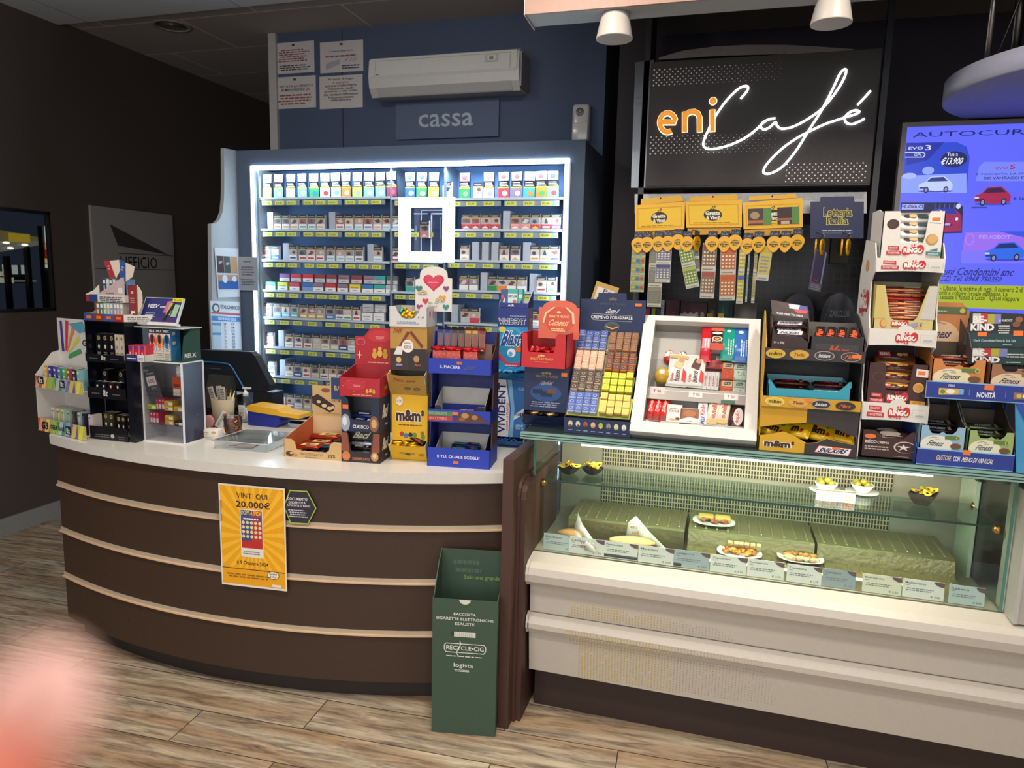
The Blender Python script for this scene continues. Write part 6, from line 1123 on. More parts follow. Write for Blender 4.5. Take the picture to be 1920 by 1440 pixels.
# Baratti navy dispenser
o=at(986,799,Z=TZ); o=V((at(981,790,Y=2.74).x,2.74,TZ)); W_=at(1063,790,Y=2.74).x-o.x; H=zrow(o,687)-TZ
NB='1c2b50'
t,z1=hopper('sweet_dispenser','navy dispenser carton of dark chocolates with gold crest and an orange price sticker',o,D(0),W_,.15,H,0,zrow(o,772)-TZ,NB,[('e',.5,.88,.05,.03,'8a7a50'),('e',.42,.87,.03,.03,'8a7a50'),('e',.58,.87,.03,.03,'8a7a50'),('t','BARATTI & MILANO',.26,.77,.5,.06,'8a7a50'),('t','i Gianduiotti',.34,.60,.34,.1,'b8b4b8',.2),('e',.5,.42,.36,.2,'234a80'),('r',.2,.40,.22,.1,'16233f'),('r',.38,.34,.26,.12,'16233f'),('r',.52,.42,.22,.1,'6a4434'),('w',.15,.1,.75,.14,3,'8a90b0'),('r',.84,.82,.13,.09,OR)],[('w',.3,.3,.4,.2,1,'2a3a60')],inn='c8c4bc',side='16223f')
for i in range(6): put(t,flowmesh(.045,.018,.014,['2a1c1c','c8a060','1c1c24'][i%3],kind='f'),'chocolate_sweet','dark wrapped chocolate in the lip of the navy dispenser','sweet','chocolates in the navy dispenser lip',TR(.03+i*.022,-.004,(zrow(o,772)-TZ)*.85,rnd.uniform(-.3,.3),0,i))
# red carton on it
zb=TZ+H+.001; o2=V((at(976,680,Y=2.72).x,2.72,zb)); W2=at(1061,680,Y=2.72).x-o2.x; h1=zrow(o2,624)-zb; RR='c4242c'
t=T3('red_chocolate_carton','bright red chocolate carton with a salmon rounded header and gold crest and lettering','carton',o2,D(0)); D2=.17
carton(t,W2,D2,h1,h1,RR,'a81c24',fo=[(0,1),(.13,1),(.15,.55),(.18,.45),(.72,.45),(.76,.55),(.76,.9),(.8,1),(1,1)],dec=[('t','BARATTI & MILANO',.22,.22,.5,.08,'d8a860'),('e',.46,.36,.03,.04,'d8a860'),('e',.41,.35,.02,.03,'d8a860'),('e',.51,.35,.02,.03,'d8a860'),('w',.3,.16,.34,.03,1,'d8a860')])
pb=o2+V((0,.12,0)); hh=zrow(pb,575)-zb; ha=zrow(pb,561)-zb; xs=at(1010,600,Y=2.84).x-o2.x; xe=at(1086,600,Y=2.84).x-o2.x; wd=xe-xs
q=[(0,0),(wd,0),(wd,hh-h1*.8),(wd*.93,hh-h1*.8)]+[(wd*.52+wd*.42*math.cos(a*PI/10),hh-h1*.8+(ha-hh)*math.sin(a*PI/10)) for a in range(1,10)]+[(wd*.1,hh-h1*.8),(0,hh-h1*.8)]
mb=MB(); mb.prism([(xs+a,.12,h1*.8+b) for a,b in q],(0,.003,0),'d8664e'); mb.deco((xs,.12,h1*.8),(wd,0,0),(0,0,hh-h1*.8),[('e',.5,.6,.36,.42,'cf5240'),('t','Cuneesi',.22,.42,.56,.2,'f0d090',.15),('t','BARATTI MILANO',.26,.68,.5,.08,'f0d090'),('w',.3,.24,.4,.12,2,'f0d090'),('e',.6,.1,.12,.07,'6a5a58'),('e',.72,.12,.1,.07,'8a7a78'),('e',.5,.85,.05,.04,'f0d090'),('p',[(.14,.5),(.2,.8),(.4,1.0),(.38,1.03),(.16,.84),(.1,.5)],'f0c8a0'),('p',[(.84,.5),(.82,.8),(.66,1.0),(.68,1.03),(.87,.84),(.9,.5)],'f0c8a0')]); mb.build('header_card',t)
for i in range(10): put(t,flowmesh(.032,.026,.016,'c01824',[('w',.2,.3,.6,.4,1,'e8b0a0')]),'red_foil_sweet','red foil sweet in the bright red carton','sweet','sweets in the bright red carton',TR(.035+(i%5)*.022,.022+(i//5)*.02,h1*.4+.008*(i//5),rnd.uniform(-.5,.5),rnd.uniform(-.5,.5),i))
# Cremino slanted display
o=V((at(1057,800,Y=2.66).x,2.66,TZ)); W_=at(1182,812,Y=2.66).x-o.x; hf=zrow(o,782)-TZ
t=T3('cube_chocolate_display','navy sloping display of cube chocolates with a tall header showing a layered chocolate','display stand',o,0)
p1=at(1087,622,Y=2.95); hb=p1.z-TZ; D2=.29
A0=V((.006,.012,hf+.004)); Bk=V((p1.x-o.x,D2,hb)); W2=at(1205,620,Y=2.95).x-p1.x
hf2=hf
mb=MB(); mb.box((0,0,0),(W_,.003,hf),NB); mb.deco(*front(W_,hf),[x for i in range(8) for x in (('e',.1+i*.115,.62,.034,.2,['d8c8a0','c8ccc0','a0583c','e0b090','a8b840','8a8a90','d8d0a0','e0dcc8'][i]),('p',[(.08+i*.115,.5),(.1+i*.115,.4),(.125+i*.115,.5),(.105+i*.115,.6)],['6a4a30','4a4440','5a2a1c','c88060','c8c860','4a4448','b0a870','a8a8a0'][i]),('w',.07+i*.115,.18,.07,.1,1,'a8b0c8'))]); mb.build('front_panel',t)
mb=MB(); mb.prism([(0,.003,0),(0,.003,hf),(0,.014,hf+.002),(Bk.x,D2,hb),(Bk.x,D2,0)],(.002,0,0),NB); mb.prism([(W_-.002,.003,0),(W_-.002,.003,hf),(W_-.002,.014,hf+.002),(Bk.x+W2,D2,hb+.0),(Bk.x+W2,D2,0)],(.002,0,0),NB); mb.box((Bk.x,D2,0),(Bk.x+W2,D2+.003,hb),NB); mb.build('side_panels',t)
ph=V((0,D2,0))+o; hh=zrow(ph,560)-TZ; ht2=zrow(ph,548)-TZ
mb=MB(); q=[(0,0),(W2*1.03,0),(W2*1.03,hh-hb),(W2*.73,hh-hb),(W2*.72,ht2-hb),(W2*.28,ht2-hb),(W2*.27,hh-hb),(0,hh-hb)]
mb.prism([(Bk.x+a,D2,hb+b) for a,b in q],(0,.003,0),NB); mb.deco((Bk.x,D2,hb),(W2*1.03,0,0),(0,0,hh-hb),[('e',.5,1.02,.03,.05,'6a5a44'),('e',.46,1.0,.02,.04,'6a5a44'),('e',.54,1.0,.02,.04,'6a5a44'),('t','BARATTI & MILANO',.3,.83,.4,.07,'4a4c5c'),('t','Gusto il',.38,.58,.24,.15,'e0dce0',.25),('l',[(.18,.565),(.8,.54)],.004,'c8c8d0'),('t',"CREMINO l'ORIGINALE",.17,.42,.64,.10,'e4e0e0'),('l',[(.2,.38),(.8,.36)],.004,'c8c8d0'),('e',.5,.18,.12,.17,'3a5a6a'),('p',[(.41,.22),(.5,.28),(.6,.22),(.51,.15)],'5a3424'),('p',[(.41,.22),(.51,.15),(.51,.11),(.41,.18)],'d0b088'),('p',[(.51,.15),(.6,.22),(.6,.18),(.51,.11)],'c0a078'),('p',[(.41,.18),(.51,.11),(.51,.05),(.41,.12)],'4a2a1c'),('p',[(.51,.11),(.6,.18),(.6,.12),(.51,.05)],'3a2016'),('r',.84,.82,.1,.09,OR)]); mb.build('header_card',t)
# four stepped tiers, chocolates lie on a slope per tier
Mt=wm(t); TI=[('3a5aa8','b8c0d8','e8c860','d8b868','blue','yellow-gold'),('3a2c28','c8b090','c8cc30','a8ac20','dark brown','lime green'),('e0a080','f0dcc8','4a3228','d87838','salmon','brown and orange'),('2f4890','a8b0cc','7a5038','b8895c','navy','copper brown')]
sl=(Bk-A0); xd=V((1,0,0))
def cube(c1,c2,w=.0265,d=.03,h=.02):
    mb=MB(); mb.rbox((-w/2,-d/2,0),(w/2,d/2,h),c2+':g',.002,1); mb.deco((-w/2*.98,-d/2*.98,h),(w*.98,0,0),(0,d*.98,0),[('r',0,.1,1,.85,c1),('e',.5,.52,.28,.22,c2),('e',.5,.52,.22,.16,c1)]); return mb.mesh('wrapped_chocolate')
ang=math.atan2(hb-hf,D2)
for k,(a1,a2,b1,b2,na,nb) in enumerate(TI):
    s0=.015+k*.245; L_=Bk-A0
    fl=(.03 if k==0 else 0)
    for side,(c1,c2,nm) in enumerate(((a1,a2,na),(b1,b2,nb))):
        me=cube(c1,c2)
        for r in range(3 if k!=1 or side==0 else 3):
            for c in range(4):
                if rnd.random()<.06 and r==2: continue
                s_=s0+.035+r*.075
                Lx=A0.x+(Bk.x-A0.x)*s_; wloc=(W_-.012)+(W2-W_+.006)*s_; x=Lx+wloc*(.012+side*.5+ (c+.5)*.118)
                y=A0.y+L_.y*s_; z=A0.z+L_.z*s_
                inst(me,'wrapped_chocolate','%s wrapped cube chocolate in the sloping navy display, %s tier from bottom'%(nm,ORD[k]),'chocolate','%s cube chocolates, tier %s'%(nm,ORD[k]),Mt@TR(x,y+rnd.uniform(-.002,.002),z+.004+(rnd.random()<.2)*.004,ang,0,0))
    m0=A0+L_*(s0-.012); m1=A0+L_*(s0+.215)
    mb=MB(); mb.prism([(m0.x,m0.y,m0.z+.001),(m0.x+W_-.014,m0.y,m0.z+.001),(m1.x+W2-.01,m1.y,m1.z),(m1.x,m1.y,m1.z)],(0,-.002,.002),'8a8450' if k else 'c8d060'); mb.build('tier_shelf',t)
    mb=MB(); mb.box((m0.x,m0.y-.003,m0.z-.004),(m0.x+W_-.014,m0.y-.001,m0.z+.02),CLEAR); mb.build('tier_rail',t)
# yellow card behind
a=at(1112,548,Y=3.02); mb=MB(); mb.box((0,0,-.15),(.1,.002,.05),'b8954c'); mb.deco((0,0,-.15),(.1,0,0),(0,0,.2),[('r',.12,.05,.76,.85,'d0cabc'),('t','Po',.4,.8,.4,.09,'2a3a60')]); mb.build('tan_card',None,'tan edged card peeping tilted above the navy chocolate header','card',mat=TR(a.x,3.02,a.z-.0,0,D(16),0)); 
mb=MB(); mb.box((a.x+.02,3.0,TZ),(a.x+.06,3.015,a.z-.02),'26242a'); mb.build('card_prop',None,'dark prop holding up the tan edged card behind the navy header','prop')
# ---- white picture-frame display (Kinder)
P0=at(1181,818,Y=2.665); P1=at(1417,835,Y=2.665); z0=TZ+.012; P0.z=P1.z=z0
P2=at(1211,600,Y=3.0); zt=P2.z; P3=at(1415,605,Y=3.0); zt=(P2.z+P3.z)/2
W_=P1.x-P0.x; sl=math.hypot(.335,zt-z0); ang=math.atan2(zt-z0,.335)   # slope from horizontal
t=thing('confectionery_display_frame','white tilted picture-frame display of chocolate bars and mints reading in two rows','display stand',(0,0,0)); t.matrix_basis=TR(P0.x,P0.y,z0)@Mx.Rotation(ang,4,'X')
# local frame: x right, y up the slope, z outward normal
xl=.10*W_; xr=.905*W_; yb=.085*sl; yt=.955*sl; WF='d8d4cc:p'; TH=.03
for a,b in (((0,0,-.0),(W_,yb,TH)),((0,yt,0),(W_,sl,TH)),((0,yb,0),(xl,yt,TH)),((xr,yb,0),(W_,yt,TH))):
    mb=MB(); mb.box(a,b,WF); mb.build('frame_rail',t)
mb=MB(); mb.box((0,0,-.03),(W_,.03,0),'8f8b84:p'); mb.build('base_edge',t)
mb=MB(); mb.box((xl-.01,yb-.005,-.052),(xr+.01,yt+.005,-.048),'a7a39b:p'); mb.build('back_panel',t)
for x in (xl-.006,xr+.002):
    mb=MB(); mb.box((x,yb,-.05),(x+.004,yt,0),'b9b5ad:p'); mb.build('inner_side',t)
mb=MB(); mb.box((xl,yt,-.05),(xr,yt+.004,0),'8c8880:p'); mb.build('inner_top',t)
Y1=yb+.0; Y2=yb+.375*(yt-yb); 
mb=MB(); mb.box((xl,Y2-.055,-.01),(xr,Y2-.0,-.007),'a8a098:g'); mb.deco((xl,Y2-.055,-.007),(xr-xl,0,0),(0,.055,0),[('r',0,.7,1,.06,'d8d4cc'),('r',.02,.35,.16,.6,'c8bcb4'),('t','T 90',.06,.5,.08,.25,'3a3640'),('r',.43,.3,.14,.5,'d8ccc8'),('t','T 50',.47,.42,.07,.25,'3a3640'),('r',.79,.3,.14,.5,'d8ccc8'),('t','T 50',.82,.42,.07,.25,'3a3640'),('r',.76,.0,.14,.25,'2f5a48')]); mb.build('middle_rail',t)
mb=MB(); mb.box((xl,Y1,-.01),(xr,Y1+.025,-.005),'b8b0a8:g'); mb.deco((xl,Y1,-.005),(xr-xl,0,0),(0,.025,0),[('r',.05,.2,.12,.75,'24242c'),('r',.36,.15,.12,.75,'24242c'),('r',.60,.05,.12,.75,'24242c'),('r',.82,.0,.12,.75,'24242c'),('r',.48,-.1,.1,.7,'d8ccc8'),('t','T 00',.50,.05,.06,.35,'3a3640')]); mb.build('lower_rail',t)
mb=MB(); mb.box((xl,Y2+.125,-.012),(xr,Y2+.127,-.009),CLEAR); mb.box((xl,Y2,-.009),(xr,Y2+.127,-.0085),CLEAR); mb.build('clear_guard',t)
Mf=wm(t); iw=xr-xl
def fx(zx_): return xl+iw*((zx_-235)/(1215-235))      # from the zoomed picture
def fput(me,nm,lb,cat,g,zx_,y,z=-.045,r=0,rz90=True): return inst(me,nm,lb,cat,g,Mf@TR(fx(zx_),y,z,0,0,(D(90) if rz90 else 0)+r))
u=.0013 # metres per picture unit
hb_=Y2-.0
def fl(c,L,w,dec,kind='g',t_=.016): return flowmesh(L,w,t_,c,dec,kind)
# lower row
y0=Y1+.022
for i,x in enumerate((290,357,428)): fput(fl('c82020',.128,.032,[('t','Tronky',.22,.25,.6,.5,'f0dcc8',.15),('e',.08,.5,.07,.35,'6a3424')]),'red_wafer_bar','slim red wafer bar, %s of three'%['leftmost','middle','rightmost'][i],'chocolate bar','red wafer bars in the lower row',x,y0+.068,-.03,D(-4))
fput(fl('c9c4bf',.085,.058,[],t_=.014),'cereal_pack','small silver pack reading Cereali with brown pieces','chocolate bar','bars in the lower row of the white frame',528,y0+.044,-.03)
m_=MB(); m_.box((-.028,-.038,0),(.028,.038,.001),'d8d0c8'); m_.deco((-.028,-.038,.001),(.056,0,0),(0,.076,0),[('t','kinder',.2,.72,.5,.09,'3a2a28'),('t','Cereali',.15,.58,.65,.12,'7a3a2c'),('e',.75,.2,.15,.08,'5a3424'),('e',.4,.15,.2,.06,'c8a068')]); inst(m_.mesh('print'),'front_print',None,None,None,TR(.0,.0,.0155,0,0,D(-90)),parent=[q for q in COL.objects if q.name.startswith('cereal_pack')][-1])
fput(fl('b8b4b8',.075,.075,[],t_=.014),'biscuit_pack','square silver pack with a brown biscuit picture and white wave','biscuit','bars in the lower row of the white frame',682,y0+.038,-.03)
m_=MB(); m_.box((-.034,-.03,0),(.034,.03,.001),'8a5030'); m_.deco((-.034,-.03,.001),(.068,0,0),(0,.06,0),[('p',[(0,0),(1,0),(1,.3),(.5,.42),(0,.2)],'e4dcd4'),('w',.3,.08,.4,.1,1,'b04040'),('e',.5,.65,.35,.25,'a86a3c')]); inst(m_.mesh('print'),'front_print',None,None,None,TR(0,0,.0155,0,0,D(-90)),parent=[q for q in COL.objects if q.name.startswith('biscuit_pack')][-1])
fput(stickmesh(.105,.034,.016,'dcd8d4',[('t','Max',.04,.2,.35,.55,'2a5aa8',.1),('t','Kinder',.42,.25,.5,.5,'c03040')]),'slim_bar_box','slim white bar box with blue and red lettering','chocolate bar','bars in the lower row of the white frame',807,y0+.055,-.03,D(0))
for i,(x,L) in enumerate(((915,.135),(1012,.12))): fput(fl('d8ccb8',L,.048,[('t','nutella',.2,.25,.6,.45,'c03028'),('e',.05,.5,.1,.5,'d8a860'),('r',.9,0,.1,1,'b8924a')]),'hazelnut_bar','%s cream and gold wrapped bar with red lettering'%['left','right'][i],'chocolate bar','hazelnut cream bars',x,y0+.07,-.028,D(-6))
fput(fl('4a2420',.10,.05,[('e',.5,.4,.45,.42,'d8d0c8'),('t','duplo',.15,.25,.65,.4,'b82838')]),'wafer_bar','brown and white wrapped bar with a white oval at the right end','chocolate bar','bars in the lower row of the white frame',1145,y0+.05,-.03,D(-3))
# upper row
y1=Y2+.004
def egg(x,y,lb,c1,c2,sc=1,seed=1,z=-.03):
    mb=MB(); vs=[];fs=[];n=20;k=12
    for j in range(k+1):
        q=PI*j/k
        for i in range(n):
            a=2*PI*i/n; r=.024*sc*math.sin(q)*(1-.12*math.cos(q)); vs.append((r*math.cos(a),-.031*sc*math.cos(q)*-1,r*math.sin(a)))
    up=[];lo=[]
    for j in range(k):
        for i in range(n): (up if j<k*.55 else lo).append((j*n+i,j*n+(i+1)%n,(j+1)*n+(i+1)%n,(j+1)*n+i))
    mb.add(vs,up,c1+':g',True); mb.add(vs,lo,c2+':g',True); r=random.Random(seed)
    if c1=='e4e0d4':
        for i in range(16):
            q=r.uniform(.35,1.5); a=r.uniform(.3,2.8); rr=.0245*sc*math.sin(q)*(1-.12*math.cos(q)); mb.blob((rr*math.cos(a),.031*sc*math.cos(q),rr*math.sin(a)),(.0028,.0028,.0018),['d84030','3aa050','e0a020','3a6ac0','8a4a30'][i%5],0,6,4)
    inst(mb.mesh('egg'),'chocolate_egg',lb,'chocolate egg','chocolate eggs in the white frame',Mf@TR(fx(x),y,z))
egg(412,y1+.155,'white speckled chocolate egg with red base, leftmost at the back','e4e0d4','b83430',1,1,-.04); egg(547,y1+.155,'white speckled chocolate egg with red base, second at the back','e4e0d4','b83430',1,2,-.04); egg(680,y1+.135,'white speckled chocolate egg with red base, partly hidden at the right','e4e0d4','b83430',.95,3,-.04)
egg(365,y1+.055,'shiny gold foil chocolate egg with a white oval badge, front left','c8a03c','b8902c',1.25,4,-.02)
m_=MB(); m_.lathe([(0,0),(.012,0),(.012,.001),(0,.001)],(0,0,0),'e0dcc8',16); inst(m_.mesh('badge'),'oval_badge',None,None,None,TR(0,0,.0295,0,0,0),parent=[q for q in COL.objects if q.name.startswith('chocolate_egg')][-1])
for i,(x,c) in enumerate(((520,'c8a060'),(700,'c8c4c4'))): 
    fput(fl('dcd6ce',.15,.082,[('t','bueno',.05,.32,.45,.35,'3a241c',.1),('t','Kinder',.06,.68,.3,.16,'b83038'),('p',[(.05,.0),(.4,.0),(.55,.2),(.1,.22)],'c82828'),('p',[(.5,.3),(.75,.2),(.95,.55),(.6,.75)],'4a2820' if i else 'd8b888'),('e',.82,.35,.08,.16,'b88a58'),('p',[(.75,.0),(1,.0),(1,.25)],'c82828') if i else ('r',.9,0,.1,1,c)],t_=.022),'hazelnut_wafer_pack','%s white wafer pack with %s'%(['left','right'][i],['gold top edge','red and silver top']  [i]),'chocolate bar','white wafer packs in the upper row',x,y1+.08,-.025,D(-2))
for i,x in enumerate((808,848,888,928)):
    fput(stickmesh(.08,.014,.03,'e0dcd8',[('t','kinder',.2,.2,.6,.5,'c04040')]),'slim_chocolate_box','slim white chocolate box, %s from the left'%ORD[i],'chocolate bar','slim white chocolate boxes',x,y1+.04,-.04)
fput(stickmesh(.07,.09,.004,'a8a29c'),'blank_card','plain grey card standing behind the slim white boxes','card',None,868,y1+.095,-.047)
for i,(x,yy) in enumerate(((1030,y1+.095),(1030,y1+.01),(1148,y1+.095),(1148,y1+.01))):
    c,c2,n_=(('c8441c','e07838','orange') if x<1100 else ('8ab898','d8e0d0','green')); mb=MB(); mb.rbox((-.024,-.038,0),(.024,.038,.016),c2+':g',.003,1); r=random.Random(i); L_=.076
    mb.deco((-.023,-.037,.016),(.046,0,0),(0,.074,0),[('r',0,0,1,.55,c if c2!='d8e0d0' else 'c8d8c0')]+[('e',r.uniform(.1,.9),r.uniform(.05,.5),.07,.04,'e06030' if x<1100 else ('e8ece0' if q%2 else '6aa880')) for q in range(14)]+[('r',.1,.62,.8,.34,'d8b090' if x<1100 else 'a8c8b0'),('p',[(.25,.70),(.75,.72),(.8,.9),(.3,.88)],'22382c'),('t','tic tac',.32,.75,.4,.1,'d8dcd0')])
    inst(mb.mesh('mints'),'mint_box','%s mint box, %s of its pair'%(n_,['upper','lower'][i%2]),'mints','mint boxes in the white frame',Mf@TR(fx(x),yy,-.03-(.006 if i%2==0 else 0)))
fput(stickmesh(.04,.12,.02,'8a2028',[('w',.1,.1,.8,.7,2,'c84a50')]),'red_candy_pack','dark red candy packs lying behind the mints','sweets',None,880,y1+.125,-.045)
fput(stickmesh(.045,.085,.014,'b8a088',[('e',.5,.5,.4,.4,'c89a60')]),'nut_pack','small pack with a walnut picture behind the orange mints','sweets',None,1015,y1+.147,-.044)
fput(stickmesh(.045,.09,.014,'d8d4cc',[('r',.3,.1,.5,.8,'d86a30')]),'gum_pack','small white and orange pack behind the green mints','sweets',None,1140,y1+.145,-.044)
# tall bars standing at the back right
bars=[(790,.17,.045,'c01c2c','upright red bar with pink label in the white frame',[('r',.3,.1,.35,.8,'d88090'),('w',.35,.2,.3,.6,2,'f0d8d8')]),(900,.13,.058,'2a1e1c','upright dark brown and orange bar with an orange ring picture',[('r',.84,0,.16,1,'e04a20'),('e',.5,.5,.12,.42,'e0c0a0'),('e',.5,.5,.09,.3,'3a2018'),('e',.5,.5,.05,.18,'d88040'),('r',0,0,.3,1,'b83c20'),('e',.74,.5,.06,.4,'e8dcd0')]),(1018,.16,.062,'12907c','tall upright teal chocolate bar in the white frame',[('tr','',0,0,0,0,'fff')] and [('w',.05,.1,.6,.5,3,'a8d8cc'),('e',.9,.5,.05,.15,'d8e8e0')]),(1148,.165,.066,'3468b0','tall upright blue chocolate bar in the white frame',[('w',.05,.1,.6,.5,3,'b8d0e8'),('e',.88,.55,.05,.18,'e0e8f0')])]
for x,L,w_,c,lb,dec in bars: fput(fl(c,L,w_,dec,t_=.022),'upright_chocolate_bar',lb,'chocolate bar','upright bars at the back right of the white frame',x,yt-L/2+.005,-.04+.022,0)
# ---- three tier stand of bars
def tierstand(): pass
o,rz,W_=seat((1421,843),(1598,853),TZ); rz=D(0); Dp=.27
t=T3('bar_stand','yellow and dark three-tier cardboard stand with oval sweet badges on its bands','display stand',o,rz)
Z=lambda y,dy=0: zrow(o+V((0,dy,0)),y)-TZ
YB_='d0a01c'; DK='322c2b'
H0=Z(808); zm0,zm1=Z(760),Z(741); zt0,zt1=Z(672),Z(651); HB=Z(600,.2)
s_=[(0,0),(0,H0),(.03,H0+.03),(.03,zm0),(0,zm0),(0,zm1),(.03,zm1+.01),(.03,zt0),(0,zt0),(0,zt1),(.02,zt1+.03),(Dp*.8,Z(583,.2)),(Dp,Z(583,.2)),(Dp,0)]
for x,c in ((0,YB_),(W_-.003,'2a2625')):
    mb=MB(); mb.prism([(x,a,b) for a,b in s_],(.003,0,0),c); mb.build('side_panel',t)
mb=MB(); mb.box((.003,Dp-.003,0),(W_-.003,Dp,Z(640,.2)),'2a2726'); mb.build('back_panel',t)
for z in (.0,zm0,zt0): mb=MB(); mb.box((.003,.003,z),(W_-.003,Dp-.003,z+.003),'3a3432'); mb.build('tier_floor',t)
bt=[(0,.62),(.0,.62),(.12,.7),(.25,.85),(.36,.72),(.5,.44),(.6,.5),(.70,.72),(.8,.62),(1,.52)]
mb=MB(); mb.prism([(0,0,0)]+[(a*W_,0,b*H0*1.25) for a,b in bt]+[(W_,0,0)],(0,.003,0),YB_); mb.deco((0,0,0),(W_,0,0),(0,0,H0*1.25),[('p',[(.48,0),(1,0),(1,.515),(.8,.61),(.70,.70),(.6,.49),(.5,.43),(.48,.44)],DK)]+mm(.06,.18,.32,.28)+[('p',[(.58,.1),(.93,.04),(.96,.36),(.62,.40)],'b02028'),('p',[(.59,.12),(.925,.065),(.95,.345),(.63,.385)],'e4e0e0'),('t','SNICKERS',.61,.12,.32,.2,'1c2448',.15,.04),('r',.76,.28,.08,.09,OR)]); mb.build('front_panel',t)
def ell(x,c1,c2,txt,tc,s): return [('e',x,.5,.1,.42,c2),('e',x,.5,.092,.36,c1),('t',txt,x-.065,.34,.13,.32,tc,s,.03)]
for z0_,z1_,c,its in ((zm0,zm1,'c8960f',ell(.14,'d8b83c','e8d890','m&m','3a1c10',0)+ell(.38,'d0a040','d8a060','Twix','8a2a24',.1)+ell(.61,'2c2628','a8a098','Snickers','d8d4d4',.1)+ell(.85,'2c2628','4a3424','Mars','c8602c',.2)+[('r',.45,.7,.07,.25,OR)]),(zt0,zt1,DK,ell(.11,'c8a030','d8b850','m&m','2a1810',0)+ell(.35,'c8a030','c88a50','Twix','8a2a24',.1)+ell(.60,'3a3436','a8a098','Snickers','d8d4d4',.1)+ell(.86,'3a3436','a89888','Mars','c8602c',.2)+[('r',.87,.42,.09,.3,OR)])):
    mb=MB(); mb.box((-.001,-.004,z0_),(W_+.001,-.001,z1_),c); mb.deco((-.001,-.004,z0_),(W_+.002,0,0),(0,0,z1_-z0_),its); mb.build('badge_band',t)
mb=MB(); hz=H0*1.02
q=[(0,zm0)]+[(W_,zm0),(W_,hz),(W_*.95,hz+.005),(W_*.75,hz+.028),(W_*.5,hz+.04),(W_*.25,hz+.03),(.0,hz+.012)]
mb.prism([(a,.006,b) for a,b in q],(0,.002,0),DK); mb.deco((0,.006,0),(W_,0,0),(0,0,1),[('p',[(0,zm0),(.48,zm0),(.48,hz+.0395),(.25,hz+.03),(0,hz+.012)],'c8960f')]); mb.build('curved_valance',t)
Mt=wm(t)
def sput(me,nm,lb,cat,g,M_): return inst(me,nm,lb,cat,g,Mt@M_)
mms=flowmesh(.13,.085,.03,'e0b010',[('t','m&m',.1,.2,.65,.5,'3a1c10',0,.05),('e',.85,.3,.06,.12,'b03028'),('e',.8,.75,.06,.1,'3a8a4a'),('e',.1,.8,.06,.1,'d86a28')],'g')
for i,(x,y,r,ry) in enumerate(((.05,.05,-60,.2),(.125,.045,-70,-.1),(.20,.045,-40,.15),(.27,.06,-60,.1))): sput(mms,'candy_bag','yellow peanut candy bag, %s from the left in the bottom tier'%ORD[i],'candy bag','yellow candy bags in the bottom tier',TR(x,.08,H0*.85,D(38),ry,D(r*.4)))
# cyan Twix tray and packs
c=thing('cyan_bar_tray','cyan cardboard tray of biscuit bars on the middle tier','tray',(0,0,0)); c.matrix_basis=Mt@TR(.02,.02,zm0+.004); wc=W_-.05; hc=Z(722)-zm0-.0
carton(c,wc,.18,hc,hc*1.2,'2f9ab0','8ad0dc',fo=[(0,1.25),(.04,1.1),(.10,.8),(.85,.8),(.93,1.1),(.97,1.3),(1,1.3)],dec=[('w',.2,.4,.5,.06,1,'1c7088'),('r',.28,.0,.34,.14,'b03028'),('p',[(.45,0),(.48,.25),(.6,.25),(.66,.0)],'c88a50')])
for i in range(8):
    sput(flowmesh(.125,.038,.018,['4a2420','8ac0cc'][i%4==1],[('t','TWIX',.15,.2,.5,.6,'b82830',.15,.04),('r',.75,0,.1,1,'8a5a4a')]),'biscuit_bar','%s wrapped bar, %s in the cyan tray'%(['dark red','pale blue'][i%4==1],ORD[i]),'chocolate bar','bars in the cyan tray',TR(.10+.13*(i%2),.06+.02*(i//4),zm0+.008+.02*(i//2),D(12),0,rnd.uniform(-.05,.05)))
# top: Snickers box
zs=zt0+.004
c=thing('chocolate_bar_carton','dark brown carton of chocolate bars with raised flap reading PUSH HERE TO OPEN','carton',(0,0,0)); c.matrix_basis=Mt@TR(.016,.012,zs); ws=.125; hs=Z(615)-zs
carton(c,ws,.14,hs*.9,hs*1.4,'35221f','5a5450',fo=[(0,1.15),(.06,1.1),(.12,.9),(.2,.82),(.8,.82),(1,.6)],so=[(0,hs*1.02),(.5,hs*1.45),(1,hs*1.5)],dec=[('t','24 x 50g',.08,.52,.28,.1,'d8d0cc'),('p',[(.1,.02),(.85,.02),(.92,.34),(.16,.34)],'b02830'),('p',[(.12,.04),(.84,.04),(.9,.31),(.18,.31)],'dcd8dc'),('t','SNICKERS',.17,.04,.68,.22,'1c2448',.12,.04)])
mb=MB(); mb.prism([(0,0,0),(ws*.98,0,-.012),(ws*.95,.03,.03),(-.006,.03,.05)],(0,.002,.001),'35221f'); mb.deco((0,0,0),(ws*.98,0,-.012),(-.006,.03,.045),[('t','PUSH HERE TO OPEN',.14,.06,.7,.16,'e0dcd8'),('p',[(.15,.35),(.95,.35),(1,.62),(.2,.6)],'c83a4a'),('p',[(.35,.62),(.5,.62),(.5,.95),(.4,.95)],'c82838'),('p',[(.5,.62),(.75,.62),(.8,.95),(.5,.95)],'e0dcdc'),('p',[(.75,.62),(.98,.62),(.98,.9),(.8,.95)],'3a4a90')]); mb.build('raised_flap',c,mat=TR(.0,.045,hs*1.45))
sn=flowmesh(.112,.034,.018,'3a2420',[('p',[(.05,.1),(.9,.1),(.95,.9),(.1,.9)],'e0d8dc'),('t','SNICKERS',.1,.2,.76,.55,'2a2c58',.12,.04)],'g')
for i in range(4): sput(sn,'chocolate_bar','brown wrapped bar with blue-white lettering, %s from the bottom of its carton'%ORD[i],'chocolate bar','bars in the dark brown carton',TR(.016+ws/2,.035+(i>1)*.04,zs+hs*.5+.021*i-(i>1)*.01,D(30)))
